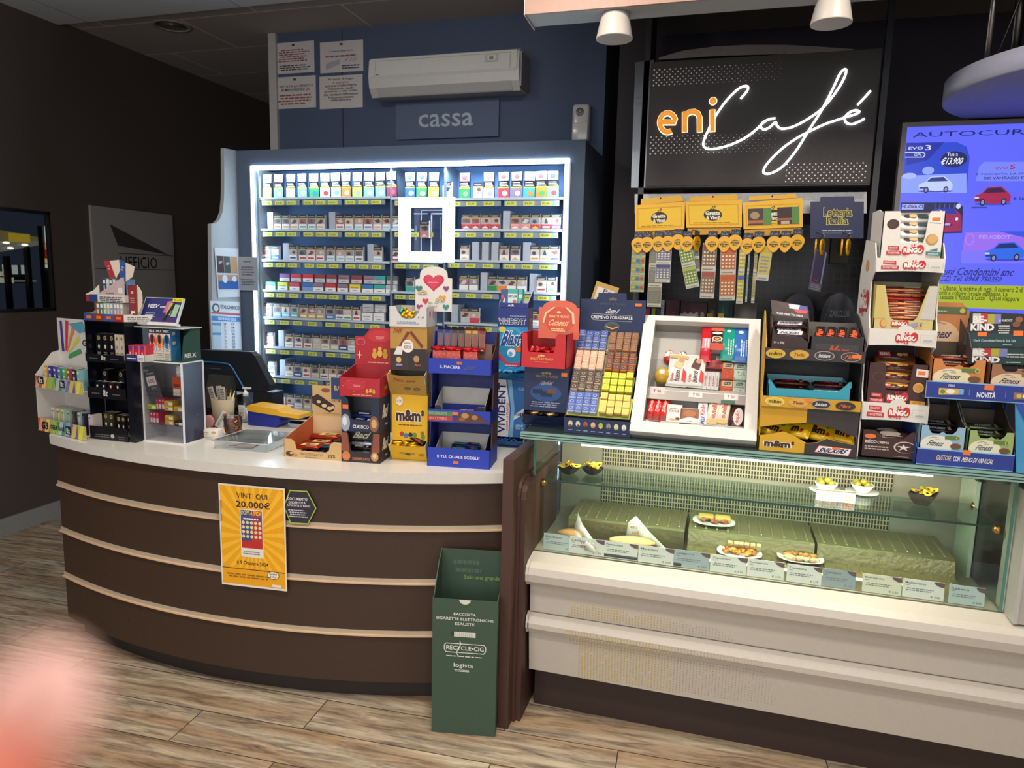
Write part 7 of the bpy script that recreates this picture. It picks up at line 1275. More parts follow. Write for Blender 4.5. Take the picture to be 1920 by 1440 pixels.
# Mars tray
c=thing('chocolate_bar_tray','charcoal open tray of chocolate bars with orange lettering, at the top right of the stand','tray',(0,0,0)); c.matrix_basis=Mt@TR(.016+ws+.004,.008,zs); wm_=W_-ws-.024; hm=Z(627)-zs
carton(c,wm_,.20,hm,hm*1.5,'2c292a','6a645c',fo=[(0,1),(1,1)],so=[(0,hm),(.3,hm),(1,hm*1.55)],dec=[('r',.1,.08,.8,.62,'3c393a'),('t','Mars',.28,.14,.5,.5,'b84c2a',.25,.04)])
ma=flowmesh(.115,.034,.018,'1e1b1c',[('t','Mars',.2,.1,.6,.8,'d8502c',.1,.06),('r',0,0,.12,1,'b8a890')],'g')
for i,x in enumerate((.03,.065,.10,.14)): 
    sput(ma,'chocolate_bar','black wrapped bar with orange lettering, %s from the left in the charcoal tray'%ORD[i],'chocolate bar','bars in the charcoal tray',TR(.016+ws+.008+x,.07,zs+hm*.93,D(0),D(0),D(80))@TR(0,0,0,0,D(-24),0))
# ---- Ringo tower
o,rz,W_=seat((1609,858),(1728,868),TZ); W_=.235; o=V((at(1608,858,Y=2.665).x,2.665,TZ)); W_=at(1728,866,Y=2.665).x-o.x; Dp=.26; rz=0
t=T3('biscuit_tower','tall white cardboard tower of biscuit cartons with puffy red and white lettering','display stand',o,rz)
CRM='dcd6cc'; RG='c0282c'
b1=(Z(653),Z(620)); 
def ZZ(y,dy=0): return zrow(o+V((W_,dy,0)),y)-TZ
B3=(ZZ(794),ZZ(760)); B2=(ZZ(652),ZZ(620)); B1=(ZZ(512),ZZ(485))
def ringo(x,y,w,h,c=RG,bg='f0e8e0'): 
    return [('e',x+w*.12,y+h*.45,w*.15,h*.5,c),('e',x+w*.3,y+h*.35,w*.16,h*.36,c),('e',x+w*.55,y+h*.5,w*.2,h*.42,c),('e',x+w*.84,y+h*.62,w*.19,h*.52,c),('t','RINGO',x+w*.05,y+h*.22,w*.9,h*.56,bg,0,.06),('e',x+w*.87,y+h*.62,w*.05,h*.14,c),('r',x+w*.4,y+h*.95,w*.06,h*.2,c),('r',x+w*.52,y+h*.98,w*.06,h*.2,c),('r',x+w*.4,y-h*.12,w*.06,h*.2,c),('r',x+w*.52,y-h*.15,w*.06,h*.2,c)]
def togd(x,y,w,h,c=RG): return [('p',[(x+w*.1,y+h*.6),(x+w*.85,y+h*.5),(x+w*.83,y+h*.95),(x+w*.1,y+h)],c),('t','CRUNCHY',x+w*.15,y+h*.68,w*.6,h*.2,'f0e0dc'),('p',[(x,y),(x+w,y),(x+w,y+h*.42),(x,y+h*.42)],c),('t','TOGETHER',x+w*.08,y+h*.1,w*.84,h*.22,'f0e0dc')]
HT_=B1[1]
s_=[(0,0),(0,B3[0]-.01),(.012,B3[0]),(0,B3[0]),(-.004,B3[1]),(.02,B3[1]+.035),(.04,B2[0]-.03),(0,B2[0]),(-.004,B2[1]),(.02,B2[1]+.04),(.04,B1[0]-.03),(0,B1[0]),(-.004,B1[1]),(.03,B1[1]+.05),(Dp*.8,B1[1]+.07),(Dp,B1[1]-.05),(Dp,0)]
for x,nm in ((-.004,'side_panel'),(W_,'side_panel')):
    mb=MB(); mb.prism([(x,a,b) for a,b in s_],(.004,0,0),CRM)
    mb.deco((x-.0001,Dp,B2[0]),(0,-Dp,0),(0,0,HT_-B2[0]),[('e',.5,.92,.12,.07,'c8985c'),('e',.5,.1,.14,.06,'c8985c')]+ringo(.2,.35,.6,.25),.0008) if x<0 else None
    mb.build(nm,t)
mb=MB(); mb.box((0,Dp-.003,0),(W_,Dp,B1[1]),'3c3634'); mb.build('back_panel',t)
for z0_,z1_ in (B3,B2,B1):
    mb=MB(); n=8; q=[(-.003,z1_),(W_*.40,z1_)]+[(W_*.54-W_*.12*math.cos(a*PI/8),z1_+.014*math.sin(a*PI/8)) for a in range(9)]+[(W_+.003,z1_),(W_+.003,z0_-.003)]+[(W_*(1-i/8),z0_+.004*math.sin(PI*i/8)) for i in range(9)]
    mb.prism([(a,-.008,b) for a,b in q],(0,.004,0),CRM); mb.deco((-.003,-.008,z0_),(W_+.006,0,0),(0,0,z1_-z0_),(togd(.08,.2,.26,.62) if z0_!=B2[0] else [])+ringo(.40,.22,.32,.55)+[('l',[(.76,.3),(.97,.3),(.97,.72),(.76,.72),(.76,.3)],.004,'b0bcb4'),('w',.8,.36,.15,.14,1,'9aaab4')]); mb.build('lettered_band',t)
    mb=MB(); mb.box((0,-.002,z1_-.012),(W_,Dp-.004,z1_-.009),'b8b2a8'); mb.build('tier_floor',t)
def rc(z,hy,lab,out,inn,dec,w=None,x=.008,fo=None,ytop=None,hb=None,sd=()):
    c=thing('biscuit_carton',lab,'carton',(0,0,0),0,'biscuit cartons in the white tower'); c.matrix_basis=wm(t)@TR(x,.002,z+.006); H_=zrow(o+V((0,0,0)),hy)-TZ-z-.006
    carton(c,w or W_-.016,.2,H_,H_*1.08 if hb is None else H_*hb,out,inn,fo=fo,dec=dec,so=[(0,H_),(.15,H_),(.4,H_*1.08),(1,H_*1.08)] if hb is None else None,sdec=sd); return c,H_
fo1=[(0,1),(.26,1),(.29,.95),(.30,.5),(.33,.36),(.68,.36),(.71,.5),(.74,.95),(.77,1),(1,1)]
w0=W_-.016
c,H_=rc(0,804,'dark brown carton with a pale star biscuit on the lowest tier of the white tower','3e221e','2a1a18',[('t','BISCO',.06,.50,.2,.11,'dcd0c4',0,.03),('t','CREMA',.27,.50,.2,.09,'dcd0c4',0,.02),('w',.05,.26,.45,.18,2,'b8a498'),('e',.74,.42,.19,.22,'c8b8a8'),('e',.75,.41,.17,.2,'3e221e'),('p',[(.72+.0,.55),(.74,.46),(.84,.46),(.76,.40),(.79,.30),(.72,.36),(.65,.30),(.68,.40),(.60,.46),(.70,.46)],'dcd0c4'),('e',.14,.76,.1,.09,OR),('w',.55,.06,.3,.03,1,'b8a498'),('p',[(.13,.62),(.135,.66),(.14,.62),(.17,.615),(.14,.61),(.135,.57),(.13,.61),(.10,.615)],'dcd0c4')],fo=[(0,.98),(.1,1),(.22,.98),(.3,.86),(.34,.72),(.7,.72),(.8,.92),(.84,1),(1,.98)])
for i in range(2): put(c,flowmesh(.13,.05,.025,'4a2c28',[('e',.5,.5,.3,.35,'c8b8a8'),('w',.1,.1,.8,.15,1,'d8d0c8')],'g'),'biscuit_pack','glossy brown biscuit pack in the lowest carton, %s'%['front','back'][i],'biscuit','biscuit packs in the lowest carton',TR(w0/2,.035+i*.05,H_*.62,D(25)))
c,H_=rc(B3[1]-.014,679,'dark brown carton of cacao biscuits with yellow biscuit pictures','42241f','2a1a18',[('e',.18,.66,.1,.12,'6a4438'),('e',.18,.66,.09,.11,'42241f'),('e',.86,.45,.09,.12,'d8a858'),('e',.86,.45,.07,.09,'c08a40'),('p',[(.8,.72),(1,.70),(1,.88),(.8,.9)],'e0dcd8'),('r',.83,.76,.12,.09,OR)]+togd(.06,.06,.24,.22)+ringo(.34,.08,.36,.22,'c0282c')+[('p',[(.74,.06),(.99,.04),(.99,.14),(.74,.14)],'d89a30'),('t','CACAO',.78,.07,.14,.05,'6a3a18')],fo=fo1)
rg=flowmesh(.125,.034,.022,'4a2220',[('r',0,.0,.35,1,'c0282c'),('t','RINGO',.03,.2,.3,.6,'f0e0d8',0,.05),('e',.62,.45,.09,.3,'d8a858'),('e',.78,.5,.09,.3,'c08a40')],'g')
rg2=flowmesh(.125,.034,.022,'c8983c',[('r',0,0,1,.4,'5a2a20'),('w',.1,.5,.8,.3,1,'e8d8b0')],'f')
for i in range(7): put(c,[rg,rg2][i%2],'biscuit_pack','%s biscuit pack, %s from the bottom of the cacao carton'%(['red and brown','golden'][i%2],ORD[i]),'biscuit','packs in the cacao carton',TR(w0/2,.028+.008*i,.012+.0165*i+H_*.28,D(35)))
c,H_=rc(B2[1]-.014,534,'pale yellow carton with clear front window of biscuit sticks and a € mark','c9b878','b0a880',[('p',[(.1,1),(.0,1),(.0,.28),(.2,.28)],'c8b468'),('p',[(1,1),(.88,1),(.76,.28),(1,.28)],'c4c0b8'),('e',.17,.17,.06,.1,'b87840'),('e',.18,.18,.05,.08,'d8a860')]+ringo(.30,.1,.28,.14)+[('p',[(.58,.1),(.74,.14),(.74,.22),(.58,.16)],'9a90b0'),('t','€',.77,.12,.04,.09,'6a6450')],fo=[(0,1),(.14,1),(.27,.32),(.33,.25),(.67,.25),(.72,.32),(.86,1),(1,1)])
r3=flowmesh(.14,.03,.016,'b87048',[('r',.0,.1,.5,.6,'8a2c24'),('r',.55,.2,.4,.6,'d8d0c8'),('w',.05,.3,.35,.3,1,'f0d8c8')],'f')
r4=flowmesh(.14,.03,.018,'a83428',[('t','RINGO',.3,.2,.4,.6,'f0e0d8',0,.05),('r',.75,.2,.2,.6,'e09a40')],'f')
for i in range(7): put(c,r4 if i==4 else r3,'biscuit_stick','%s biscuit stick, %s from the bottom of the pale yellow carton'%('bright red' if i==4 else 'brown and silver',ORD[i]),'biscuit','sticks in the pale yellow carton',TR(w0/2,.03+.006*i,H_*.26+.0155*i,D(20),0,rnd.uniform(-.05,.05)))
c,H_=rc(B1[1]-.014,396,'white carton of biscuit packs at the very top of the white tower','dcd6cc','9a948c',[('e',.17,.74,.1,.1,'3a2220'),('e',.17,.74,.08,.08,'4c302c'),('e',.82,.43,.1,.11,'b88848'),('e',.83,.44,.08,.09,'d0a464'),('p',[(.76,.78),(.94,.76),(.95,.88),(.77,.9)],'e8e4dc'),('r',.79,.80,.13,.07,OR)]+togd(.1,.12,.24,.18)+ringo(.36,.12,.34,.18)+[('p',[(.74,.12),(.98,.10),(.98,.18),(.74,.19)],'3a7a78'),('t','VANIGLIA',.77,.125,.17,.04,'d8e8e4'),('p',[(.78,.21),(.92,.2),(.92,.26)],'3a7a78')],fo=fo1)
r5=flowmesh(.125,.036,.026,'e0dcd8',[('e',.1,.5,.08,.3,RG),('e',.1,.5,.04,.15,'e0dcd8'),('e',.42,.5,.12,.4,'3a2220'),('e',.58,.5,.12,.42,'d8a464'),('r',.7,0,.3,1,'1f3a38')],'g')
for i in range(4): put(c,r5,'biscuit_pack','white and dark green biscuit pack, %s from the bottom of the top carton'%ORD[i],'biscuit','packs in the top white carton',TR(w0/2,.03+.012*i,H_*.30+.026*i,D(30)))
# ---- Fitness stand
o=V((at(1716,866,Y=2.63).x,2.63,TZ)); W_=at(1901,877,Y=2.63).x-o.x; Dp=.26
t=T3('cereal_bar_stand','dark blue two-tier stand of cereal bar cartons reading GUSTOSE CON MENO DI 100 KCAL','display stand',o,0)
ZF=lambda y,x=0: zrow(o+V((x,0,0)),y)-TZ
h1=ZF(839); u0,u1=ZF(746,.03),ZF(714,.03); FB='24388c'; EB='8ab8d8'
mb=MB(); mb.box((0,0,0),(W_,.003,h1),EB); mb.deco(*front(W_,h1),[('r',.006,.06,.988,.88,FB),('t','GUSTOSE',.21,.36,.16,.3,'d8c088',.05,.02),('t','CON',.385,.36,.07,.3,'e8e4e0',.05,.02),('t','MENO DI 100 KCAL',.47,.36,.33,.3,'e8e0c8',.05,.02),('r',.475,.78,.08,.3,OR)]); mb.build('lower_front',t)
mb=MB(); mb.box((-.003+.01,-.004,u0),(W_+.10,-.001,u1),EB); mb.deco((.007,-.004,u0),(W_+.093,0,0),(0,0,u1-u0),[('r',.004,.05,.99,.9,FB),('t','FIBRE',.17,.72,.05,.14,'c8d0e8'),('p',[(.1,.22),(.28,.3),(.28,.62),(.1,.62)],'d8a848'),('e',.13,.42,.02,.12,'5a8a3a'),('e',.19,.45,.035,.14,'e8e0d0'),('r',.25,.3,.04,.3,'6aa8d0'),('t','NOVITÀ',.39,.2,.14,.38,'e8ecf4',0,.02),('r',.44,.66,.07,.28,OR),('r',.33,.3,.003,.35,'8a98c8'),('r',.60,.3,.003,.35,'8a98c8'),('t','PROTEIN',.73,.72,.07,.14,'c8d0e8'),('p',[(.66,.22),(.88,.3),(.88,.62),(.66,.6)],'8a6a60'),('e',.70,.42,.02,.12,'c8b850'),('e',.76,.43,.035,.14,'e8e4e0'),('r',.84,.3,.04,.3,'6aa8d0')]); mb.build('upper_band',t)
for x,y0 in ((0,.0),(W_-.002,.0)):
    mb=MB(); mb.prism([(x,0,0),(x,0,h1),(x,.12,h1+.09),(x,.12,u0),(x,Dp,u0),(x,Dp,0)],(.002,0,0),'2a4a9c'); mb.build('side_panel',t)
mb=MB(); mb.prism([(W_+.008,-.0,.0),(W_+.055,-.02,.0),(W_+.055,-.02,.12),(W_+.012,-.0,u0),(W_-.02,.0,u0)],(0,.002,0),'3a8ab8'); mb.prism([(W_-.02,-.002,u0),(W_+.0,-.002,u0),(W_+.075,-.022,.10),(W_+.055,-.02,.10)],(0,.002,0),'2440a0'); mb.build('side_flap',t)
mb=MB(); mb.box((0,.003,u0),(W_+.09,Dp,u0+.004),'2a2f50'); mb.build('upper_floor',t)
mb=MB(); mb.box((0,Dp,0),(W_+.09,Dp+.003,u1+.04),'23263a'); mb.build('back_panel',t)
def fit(x,z,w,H_,lab,out,mid,inn='4a3c2c'):
    c=thing('cereal_bar_carton',lab,'carton',(0,0,0),0,'cereal bar cartons in the blue stand'); c.matrix_basis=wm(t)@TR(x,.008,z+.005)
    carton(c,w,.2,H_,H_*1.35,out,inn,fo=[(0,1),(.17,1),(.2,.88),(.26,.80),(.42,.80),(.50,.86),(.58,.80),(.70,.80),(.78,.88),(.82,1),(1,1)],so=[(0,H_),(.25,H_*1.1),(.7,H_*1.6),(1,H_*1.6)],
     dec=[('e',.38,.5,.36,.26,mid),('t','Fitness',.16,.47,.42,.15,'232a58',.2,.02),('l',[(.2,.67),(.3,.71),(.42,.69)],.012,'8a8a90'),('w',.34,.64,.14,.03,1,'8a8a90'),('r',.55,.67,.28,.10,'5a7a3a'),('e',.84,.72,.045,.065,'c8c050'),('e',.84,.72,.03,.045,'5a7a3a'),('e',.8,.5,.12,.08,'6a4830')]); return c,H_
wf=(W_-.01)/2
for x,z,w,hy,lab,out,mid,bc,bn in ((.008,0,wf-.004,ZF(800),'light blue cereal bar carton on the lower tier','8ab0c8','dcd8c8','2c2c38','dark'),(.012+wf,0,wf-.006,ZF(803),'light green cereal bar carton on the lower tier','94a868','d8d8b8','5a6a4a','green'),(.022,u0,.155,ZF(675,.03)-u0,'orange cereal bar carton on the upper tier','c88040','e0d0a8','7a3a24','brown'),(.19,u0,.16,ZF(682,.1)-u0,'brown cereal bar carton on the upper tier','9a6a4c','d8c0a0','e0cdb0','cream')):
    c,H_=fit(x,z,w,hy,lab,out,mid)
    for i in range(4): put(c,flowmesh(min(.12,w-.02),.032,.014,bc,[('t','FITNESS',.15,.2,.6,.5,'b8b8c0' if bn!='cream' else '4a3428',.1),('r',.8,0,.1,1,'8a6a58')],'f'),'cereal_bar','%s wrapped cereal bar, %s from the bottom of the %s'%(bn,ORD[i],' '.join(lab.split()[:1] if lab[0] in 'ob' else lab.split()[:2])+' carton'),'cereal bar','bars in the '+lab.split()[0]+' '+lab.split()[1]+' carton',TR(w/2,.03+i*.018,H_*.45+.02*i,D(15),0,rnd.uniform(-.1,.1)))
# orange header box
c=thing('cereal_box_lid','upright orange cereal box lid with a green band behind the orange carton','carton',(0,0,0)); c.matrix_basis=wm(t)@TR(.022,.215,u0+.06)
hh=zrow(o+V((.02,.2,0)),566)-TZ-u0-.06; wv=.145; q=[(0,0),(wv*.38,0),(wv*.42,-.0),(wv*.85,0),(wv*1.0,.06),(wv*1.02,hh-.03),(wv*.85,hh),(0,hh)]
mb=MB(); mb.prism([(a,0,b) for a,b in q],(0,.02,0),'c8804c'); mb.deco(*front(wv,hh),[('r',0,.84,.97,.10,'5a6a44'),('w',.1,.87,.5,.03,1,'c8c8a0'),('e',.87,.89,.06,.035,'c8b850'),('e',.45,.5,.42,.24,'dcb890'),('t','Fitness',.14,.5,.6,.13,'232a58',.2,.02),('p',[(.25,.47),(.45,.38),(.68,.47),(.6,.40),(.45,.35),(.33,.4)],'c04430'),('e',.22,.14,.08,.045,'d8c0a8'),('e',.45,.14,.08,.045,'d8c0a8'),('e',.68,.14,.08,.045,'d8c0a8'),('l',[(.2,.68),(.35,.73),(.55,.7)],.012,'a87850')]); mb.build('panel',c)
# BE-KIND carton
def bek(x,y,w,h): return [('t','BE-',x,y+h*.52,w*.5,h*.42,'e0d8cc',0,.05),('t','KIND',x,y,w*.85,h*.45,'e4e0dc',0,.05)]
xb=at(1815,668,Y=2.70).x-o.x; zb=ZF(668,.1); c=thing('nut_bar_carton','black and dark green nut bar carton with its lid raised','carton',(0,0,0)); c.matrix_basis=wm(t)@TR(xb,.04,u0+.115)@Mx.Rotation(D(-2),4,'Y'); wb=.19
z0=0; hb=.052
mb=MB(); mb.box((0,0,0),(wb,.003,hb),'24282a'); mb.deco(*front(wb,hb),[('p',[(.45,1),(1,.9),(1,0),(.3,0)],'1d3a3c'),('r',.02,.5,.16,.5,'b8b8b0'),('r',.18,.5,.12,.5,'b02c34'),('r',.30,.5,.12,.5,'a8a434'),('r',.42,.5,.12,.5,'7a7ab0'),('t','BE-',.03,.52,.22,.38,'e8e0d8',0,.05),('t','KIND',.02,.1,.42,.38,'e4e0dc',0,.05),('w',.52,.45,.42,.3,2,'c8d0c8'),('w',.5,.12,.3,.1,1,'c8d0c8'),('e',.84,.3,.05,.14,'8a5234'),('e',.94,.28,.05,.14,'8a5234')]); mb.build('front_panel',c)
mb=MB(); mb.prism([(0,.003,0),(0,.003,hb),(0,.03,hb+.04),(0,.14,hb+.09),(0,.14,0)],(.002,0,0),'5a4640'); mb.box((.002,.003,0),(wb,.14,.002),'3a3430'); mb.box((.0,.138,0),(wb,.14,hb+.06),'6a5a48'); mb.build('carton_body',c)
mb=MB(); lh=.10; q=[(0,0),(.02,-.012),(wb*.9,-.012),(wb,.0),(wb*.98,lh),(wb*.1,lh+.01),(.02,lh*.9)]
mb.prism([(a,.02,b) for a,b in q],(0,.003,0),'1f2426'); mb.deco((0,.02,0),(wb,0,0),(0,0,lh),[('p',[(.02,.0),(.1,-.1),(.9,-.1),(.98,.0),(.98,.35),(.04,.38)],'1b3a3e'),('r',.14,.68,.12,.34,'b8b8b0'),('r',.26,.68,.11,.34,'b02c34'),('r',.37,.68,.1,.32,'a8a434'),('r',.47,.68,.1,.32,'7a7ab0'),('t','BE-',.14,.7,.22,.24,'e8e0d8',0,.05),('t','KIND',.11,.44,.36,.24,'e4e0dc',0,.05),('r',.22,.26,.14,.14,OR),('r',.76,.28,.15,.17,OR),('w',.52,.36,.2,.3,4,'c8c8c8'),('t','#1 ALMONDS',.54,.74,.2,.09,'e0dcd8'),('e',.84,.82,.06,.1,'8a5a3c'),('e',.8,.66,.06,.1,'7a4a30'),('t','Dark Chocolate Nuts & Sea Salt',.16,.08,.64,.08,'b8c8c8'),('w',.6,-.03,.15,.06,1,'b8c8c8')]); mb.build('raised_lid',c,mat=TR(-.01,.035,hb+.012,D(-8)))
mb=MB(); mb.box((xb+.05,.05,0),(xb+.14,.15,u0*0+.111),'26221e'); mb.build('support_box',None,'dark support box under the black nut bar carton','box',mat=wm(t)@TR(0,0,u0+.004))
# ================================================================ café sign
YS=3.97
A=lambda x,y: at(x,y,Y=YS)
p0=A(1208,352); p1=A(1655,94); SX0=(A(1222,113).x+p0.x)/2; SX1=(A(1630,350).x+p1.x)/2; SZ0=p0.z; SZ1=(A(1222,113).z+p1.z)/2; SW=SX1-SX0; SH=SZ1-SZ0
t=thing('cafe_sign','dark wall sign glowing with orange letters and white neon script reading Café','sign',(SX0,YS,SZ0))
mb=MB(); mb.box((0,.004,0),(SW,.10,SH),'2b2423:c'); mb.box((.008,0,.008),(SW-.008,.004,SH-.008),'2a2221:c'); mb.build('sign_box',t)
L0=V((SX0,YS,SZ0))
z2=lambda X,Y_: A(1140+X*.40625,Y_*.40625)-L0
neon=[[(612,458),(640,425),(646,405),(632,400),(600,414),(548,465),(495,540),(455,620),(440,665),(452,685),(490,689),(560,672),(630,640),(680,603),(715,570),(745,552),(772,549),(750,552),(722,562),(704,582),(718,600),(745,590),(772,566),(778,580),(800,596),(850,588),(915,555),(985,505),(1045,435),(1085,370),(1098,330),(1088,324),(1068,345),(1035,415),(985,510),(925,605),(865,700),(805,770),(755,800),(722,802),(718,785),(740,750),(800,690),(870,640),(930,608),(1000,575),(1060,555),(1105,540),(1140,530),(1158,518),(1140,512),(1112,522),(1092,545),(1098,568),(1125,575),(1160,562),(1182,550)],[(1150,487),(1180,455),(1210,422)]]
for q in neon:
    mb=MB(); P=catmull([z2(*a)-V((0,.012,0)) for a in q],5); mb.tube(P,.0052,'f6fbff:e4',8); mb.build('neon_stroke',t)
a=z2(228,622); b=z2(497,452); c='e8952c:e1.3'
def stroke(P,nm='orange_letter'):
    P=[z2(*a) for a in P]
    mb=MB(); mb.tube([p-V((0,.004,0)) for p in P],.0155,'f8ecd0:e1.8',10); mb.tube([p-V((0,.014,0)) for p in P],.0125,'e8902a:e1.1',10); return mb
E_=[(248,566),(310,566)]+[(276+36*math.cos(a),566-42*math.sin(a)) for a in [PI*k/10 for k in range(1,11)]]+[(276+36*math.cos(a),566-46*math.sin(a)) for a in [PI+PI*k/12 for k in range(1,9)]]
stroke(E_).build('orange_letter',t)
a_=stroke([(355,612),(355,518)]); a_b=stroke([(355,560),(358,535),(375,520),(398,517),(415,526),(423,545),(424,612)])
k=len(a_.v); a_.v+=a_b.v; a_.f+=[[q+k for q in f] for f in a_b.f]; a_.mi+=a_b.mi; a_.sm+=a_b.sm; a_.build('orange_letter',t)
stroke([(482,508),(482,610)]).build('orange_letter',t)
mb=MB(); p=z2(485,468); mb.blob(p-V((0,.004,0)),(.021,.01,.021),'f8ecd0:e1.8'); mb.blob(p-V((0,.014,0)),(.017,.008,.017),'e8902a:e1.1'); mb.build('orange_letter_dot',t)
for k,(x0,x1,y0,y1,e) in enumerate(((210,800,290,395,1),(195,775,615,710,.3),(820,1192,752,838,0))):
    mb=MB(); a=z2(x0,y1); b=z2(x1,y0); nx=int((b.x-a.x)/.0135); nz=int((b.z-a.z)/.0125)
    for i in range(nx+1):
        for j in range(nz+1):
            if (i+j)%2: continue
            f=i/nx; r=.0042*(1-.75*f) if k<2 else .0036
            x=a.x+i*(b.x-a.x)/nx; z=a.z+j*(b.z-a.z)/nz
            mb.add([(x+r*math.cos(q*PI/4),-.0006,z+r*math.sin(q*PI/4)) for q in range(8)],[list(range(8))],'e4dcd4:p')
    mb.build('dot_print',t,kind='stuff')
# metal bracket and arch behind the sign
t=thing('metal_arch_frame','brushed metal post and shallow arch mounted behind the café sign','frame',(SX0,YS+.12,SZ0)); B0=V((SX0,YS+.12,SZ0)); A2=lambda x,y: at(x,y,Y=YS+.12)-B0
mb=MB(); q=[A2(1183,352),A2(1212,352),A2(1226,112),A2(1191,117)]; mb.prism(q,(0,.03,0),'7b8084:m'); mb.build('post',t)
up=[A2(x,y) for x,y in ((1235,108),(1280,95),(1340,87),(1400,84),(1470,84),(1530,87),(1600,92))]; lo=[A2(x,y+ (6 if 1 else 0)) for x,y in ((1600,92),(1530,94),(1400,97),(1340,99),(1280,103),(1235,106))]
mb=MB(); mb.prism(up+lo,(0,.03,0),'a09a92:m'); mb.build('arch',t)
mb=MB(); a=A2(1235,205); mb.prism([A2(1190,400),A2(1625,400),A2(1625,360),A2(1190,364)],(0,.02,0),'8f8c88:m'); mb.build('lower_rail',t)
for x in (-.05,SW+.03):
    mb=MB(); mb.box((x,.0,1.43-SZ0),(x+.03,.03,ZC-SZ0),'2b2a2e:p'); mb.build('upright',t)
# ================================================================ scratch-card holders
YH=3.95; AH=lambda x,y: at(x,y,Y=YH)
YL='f2b600'
def gratta(x,y,w,h): return [('e',x+w*.5,y+h*.45,w*.52,h*.36,'2a2218'),('t','Gratta',x+w*.08,y+h*.44,w*.84,h*.24,'ece4cc',0,.05),('t','& Vinci!',x+w*.12,y+h*.16,w*.78,h*.24,'ece4cc',0,.05),('l',[(x+w*.3,y+h*.72),(x+w*.6,y+h*1.0),(x+w*.66,y+h*.95),(x+w*.45,y+h*.68)],.012,'2a2218')]
for k,(pts,tab,lb,ins) in enumerate((([(1190.7,434),(1283,430),(1284.5,377),(1191,385)],[(1201,384),(1283,378),(1276,366),(1202,373)],'leftmost yellow scratch-card holder with a black hand emblem',0),([(1287,427),(1391,426),(1391,374),(1285,378)],[(1293,378),(1383,374),(1381,364),(1294,369)],'middle yellow scratch-card holder with a black hand emblem',0),([(1394,430),(1505,426),(1505,371),(1393,380)],[(1404,376),(1494,371),(1492,363),(1405,368)],'rightmost yellow scratch-card holder, with two ticket photographs over its emblem',1))):
    P=[AH(*q) for q in pts]; B0=P[0]; t=thing('scratch_card_holder',lb,'holder',(B0.x,YH,B0.z),0,'yellow scratch-card holders'); Q=[p-B0 for p in P]
    mb=MB(); mb.prism(Q,(0,.012,0),YL+':p'); 
    U=Q[1]; Wv=Q[3]; mb.deco((0,0,0),U,Wv,[('p',[(.05,.1),(.95,.1),(.95,.88),(.05,.88)],'e4b41c' if 0 else 'd69c0c'),('r',.065,.14,.87,.70,'f0c028')]+gratta(.33,.2,.32,.62)+[('w',.1,.17,.8,.05,1,'8a6a10')]+([('r',.08,.14,.26,.62,'4a3436'),('e',.2,.5,.08,.14,'a89060'),('r',.08,.2,.26,.12,'b86a3a'),('r',.34,.14,.14,.62,'5c8a44'),('r',.58,.14,.24,.62,'3c2426'),('r',.58,.28,.24,.08,'a8603a'),('r',.64,.14,.14,.12,'c8b0a0'),('r',.82,.14,.12,.62,'5c8a44')] if ins else [])); mb.build('panel',t)
    mb=MB(); T_=[AH(*q)-B0 for q in tab]; mb.prism(T_,(0,.008,0),'e8ac08:p'); mb.build('top_tab',t)
    mb=MB(); R_=[AH(*q)-B0 for q in ((pts[0][0]+2,pts[0][1]+14),(pts[1][0]-2,pts[1][1]+12),(pts[1][0]-2,pts[1][1]+1),(pts[0][0]+2,pts[0][1]+1))]; mb.prism([q+V((0,.006,0)) for q in R_],(0,.008,0),'c8920a:p'); mb.build('hook_rail',t)
    mb=MB(); m=(T_[2]+T_[3])/2-V((0,.003,.006)); mb.blob(m,(.004,.004,.004),'3a342c:m'); mb.build('screw',t)
P=[AH(*q) for q in ((1519,447),(1619,447),(1620,378),(1520,378))]; B0=P[0]; t=thing('lottery_holder','dark blue ticket holder with yellow outlined lettering beside the yellow holders','holder',(B0.x,YH,B0.z)); Q=[p-B0 for p in P]
mb=MB(); mb.prism(Q,(0,.012,0),'151c4a:p'); mb.prism([AH(*q)-B0 for q in ((1538,378),(1602,378),(1601,368),(1539,369))],(0,.01,0),'151c4a:p')
mb.deco((0,0,0),Q[1],Q[3],[('t','Lotteria',.24,.58,.55,.26,'d8c860',0,.045),('t','Italia',.30,.36,.42,.24,'d8c860',0,.045),('t','Lotteria',.255,.60,.52,.22,'141838',0,0),('t','Italia',.315,.38,.39,.20,'141838',0,0),('w',.2,.2,.6,.05,1,'c8c8d8'),('r',.2,.14,.6,.008,'8a88a8')]); mb.build('panel',t)
for x in (1543,1592):
    a=AH(x,440)-B0; mb=MB(); mb.tube(catmull([a,a+V((0,-.02,.004)),a+V((.006,-.03,-.006)),a+V((.0,-.028,-.016)),a+V((-.006,-.02,-.014))],3),.0022,'b8bcc4:m',6); mb.build('hook',t)
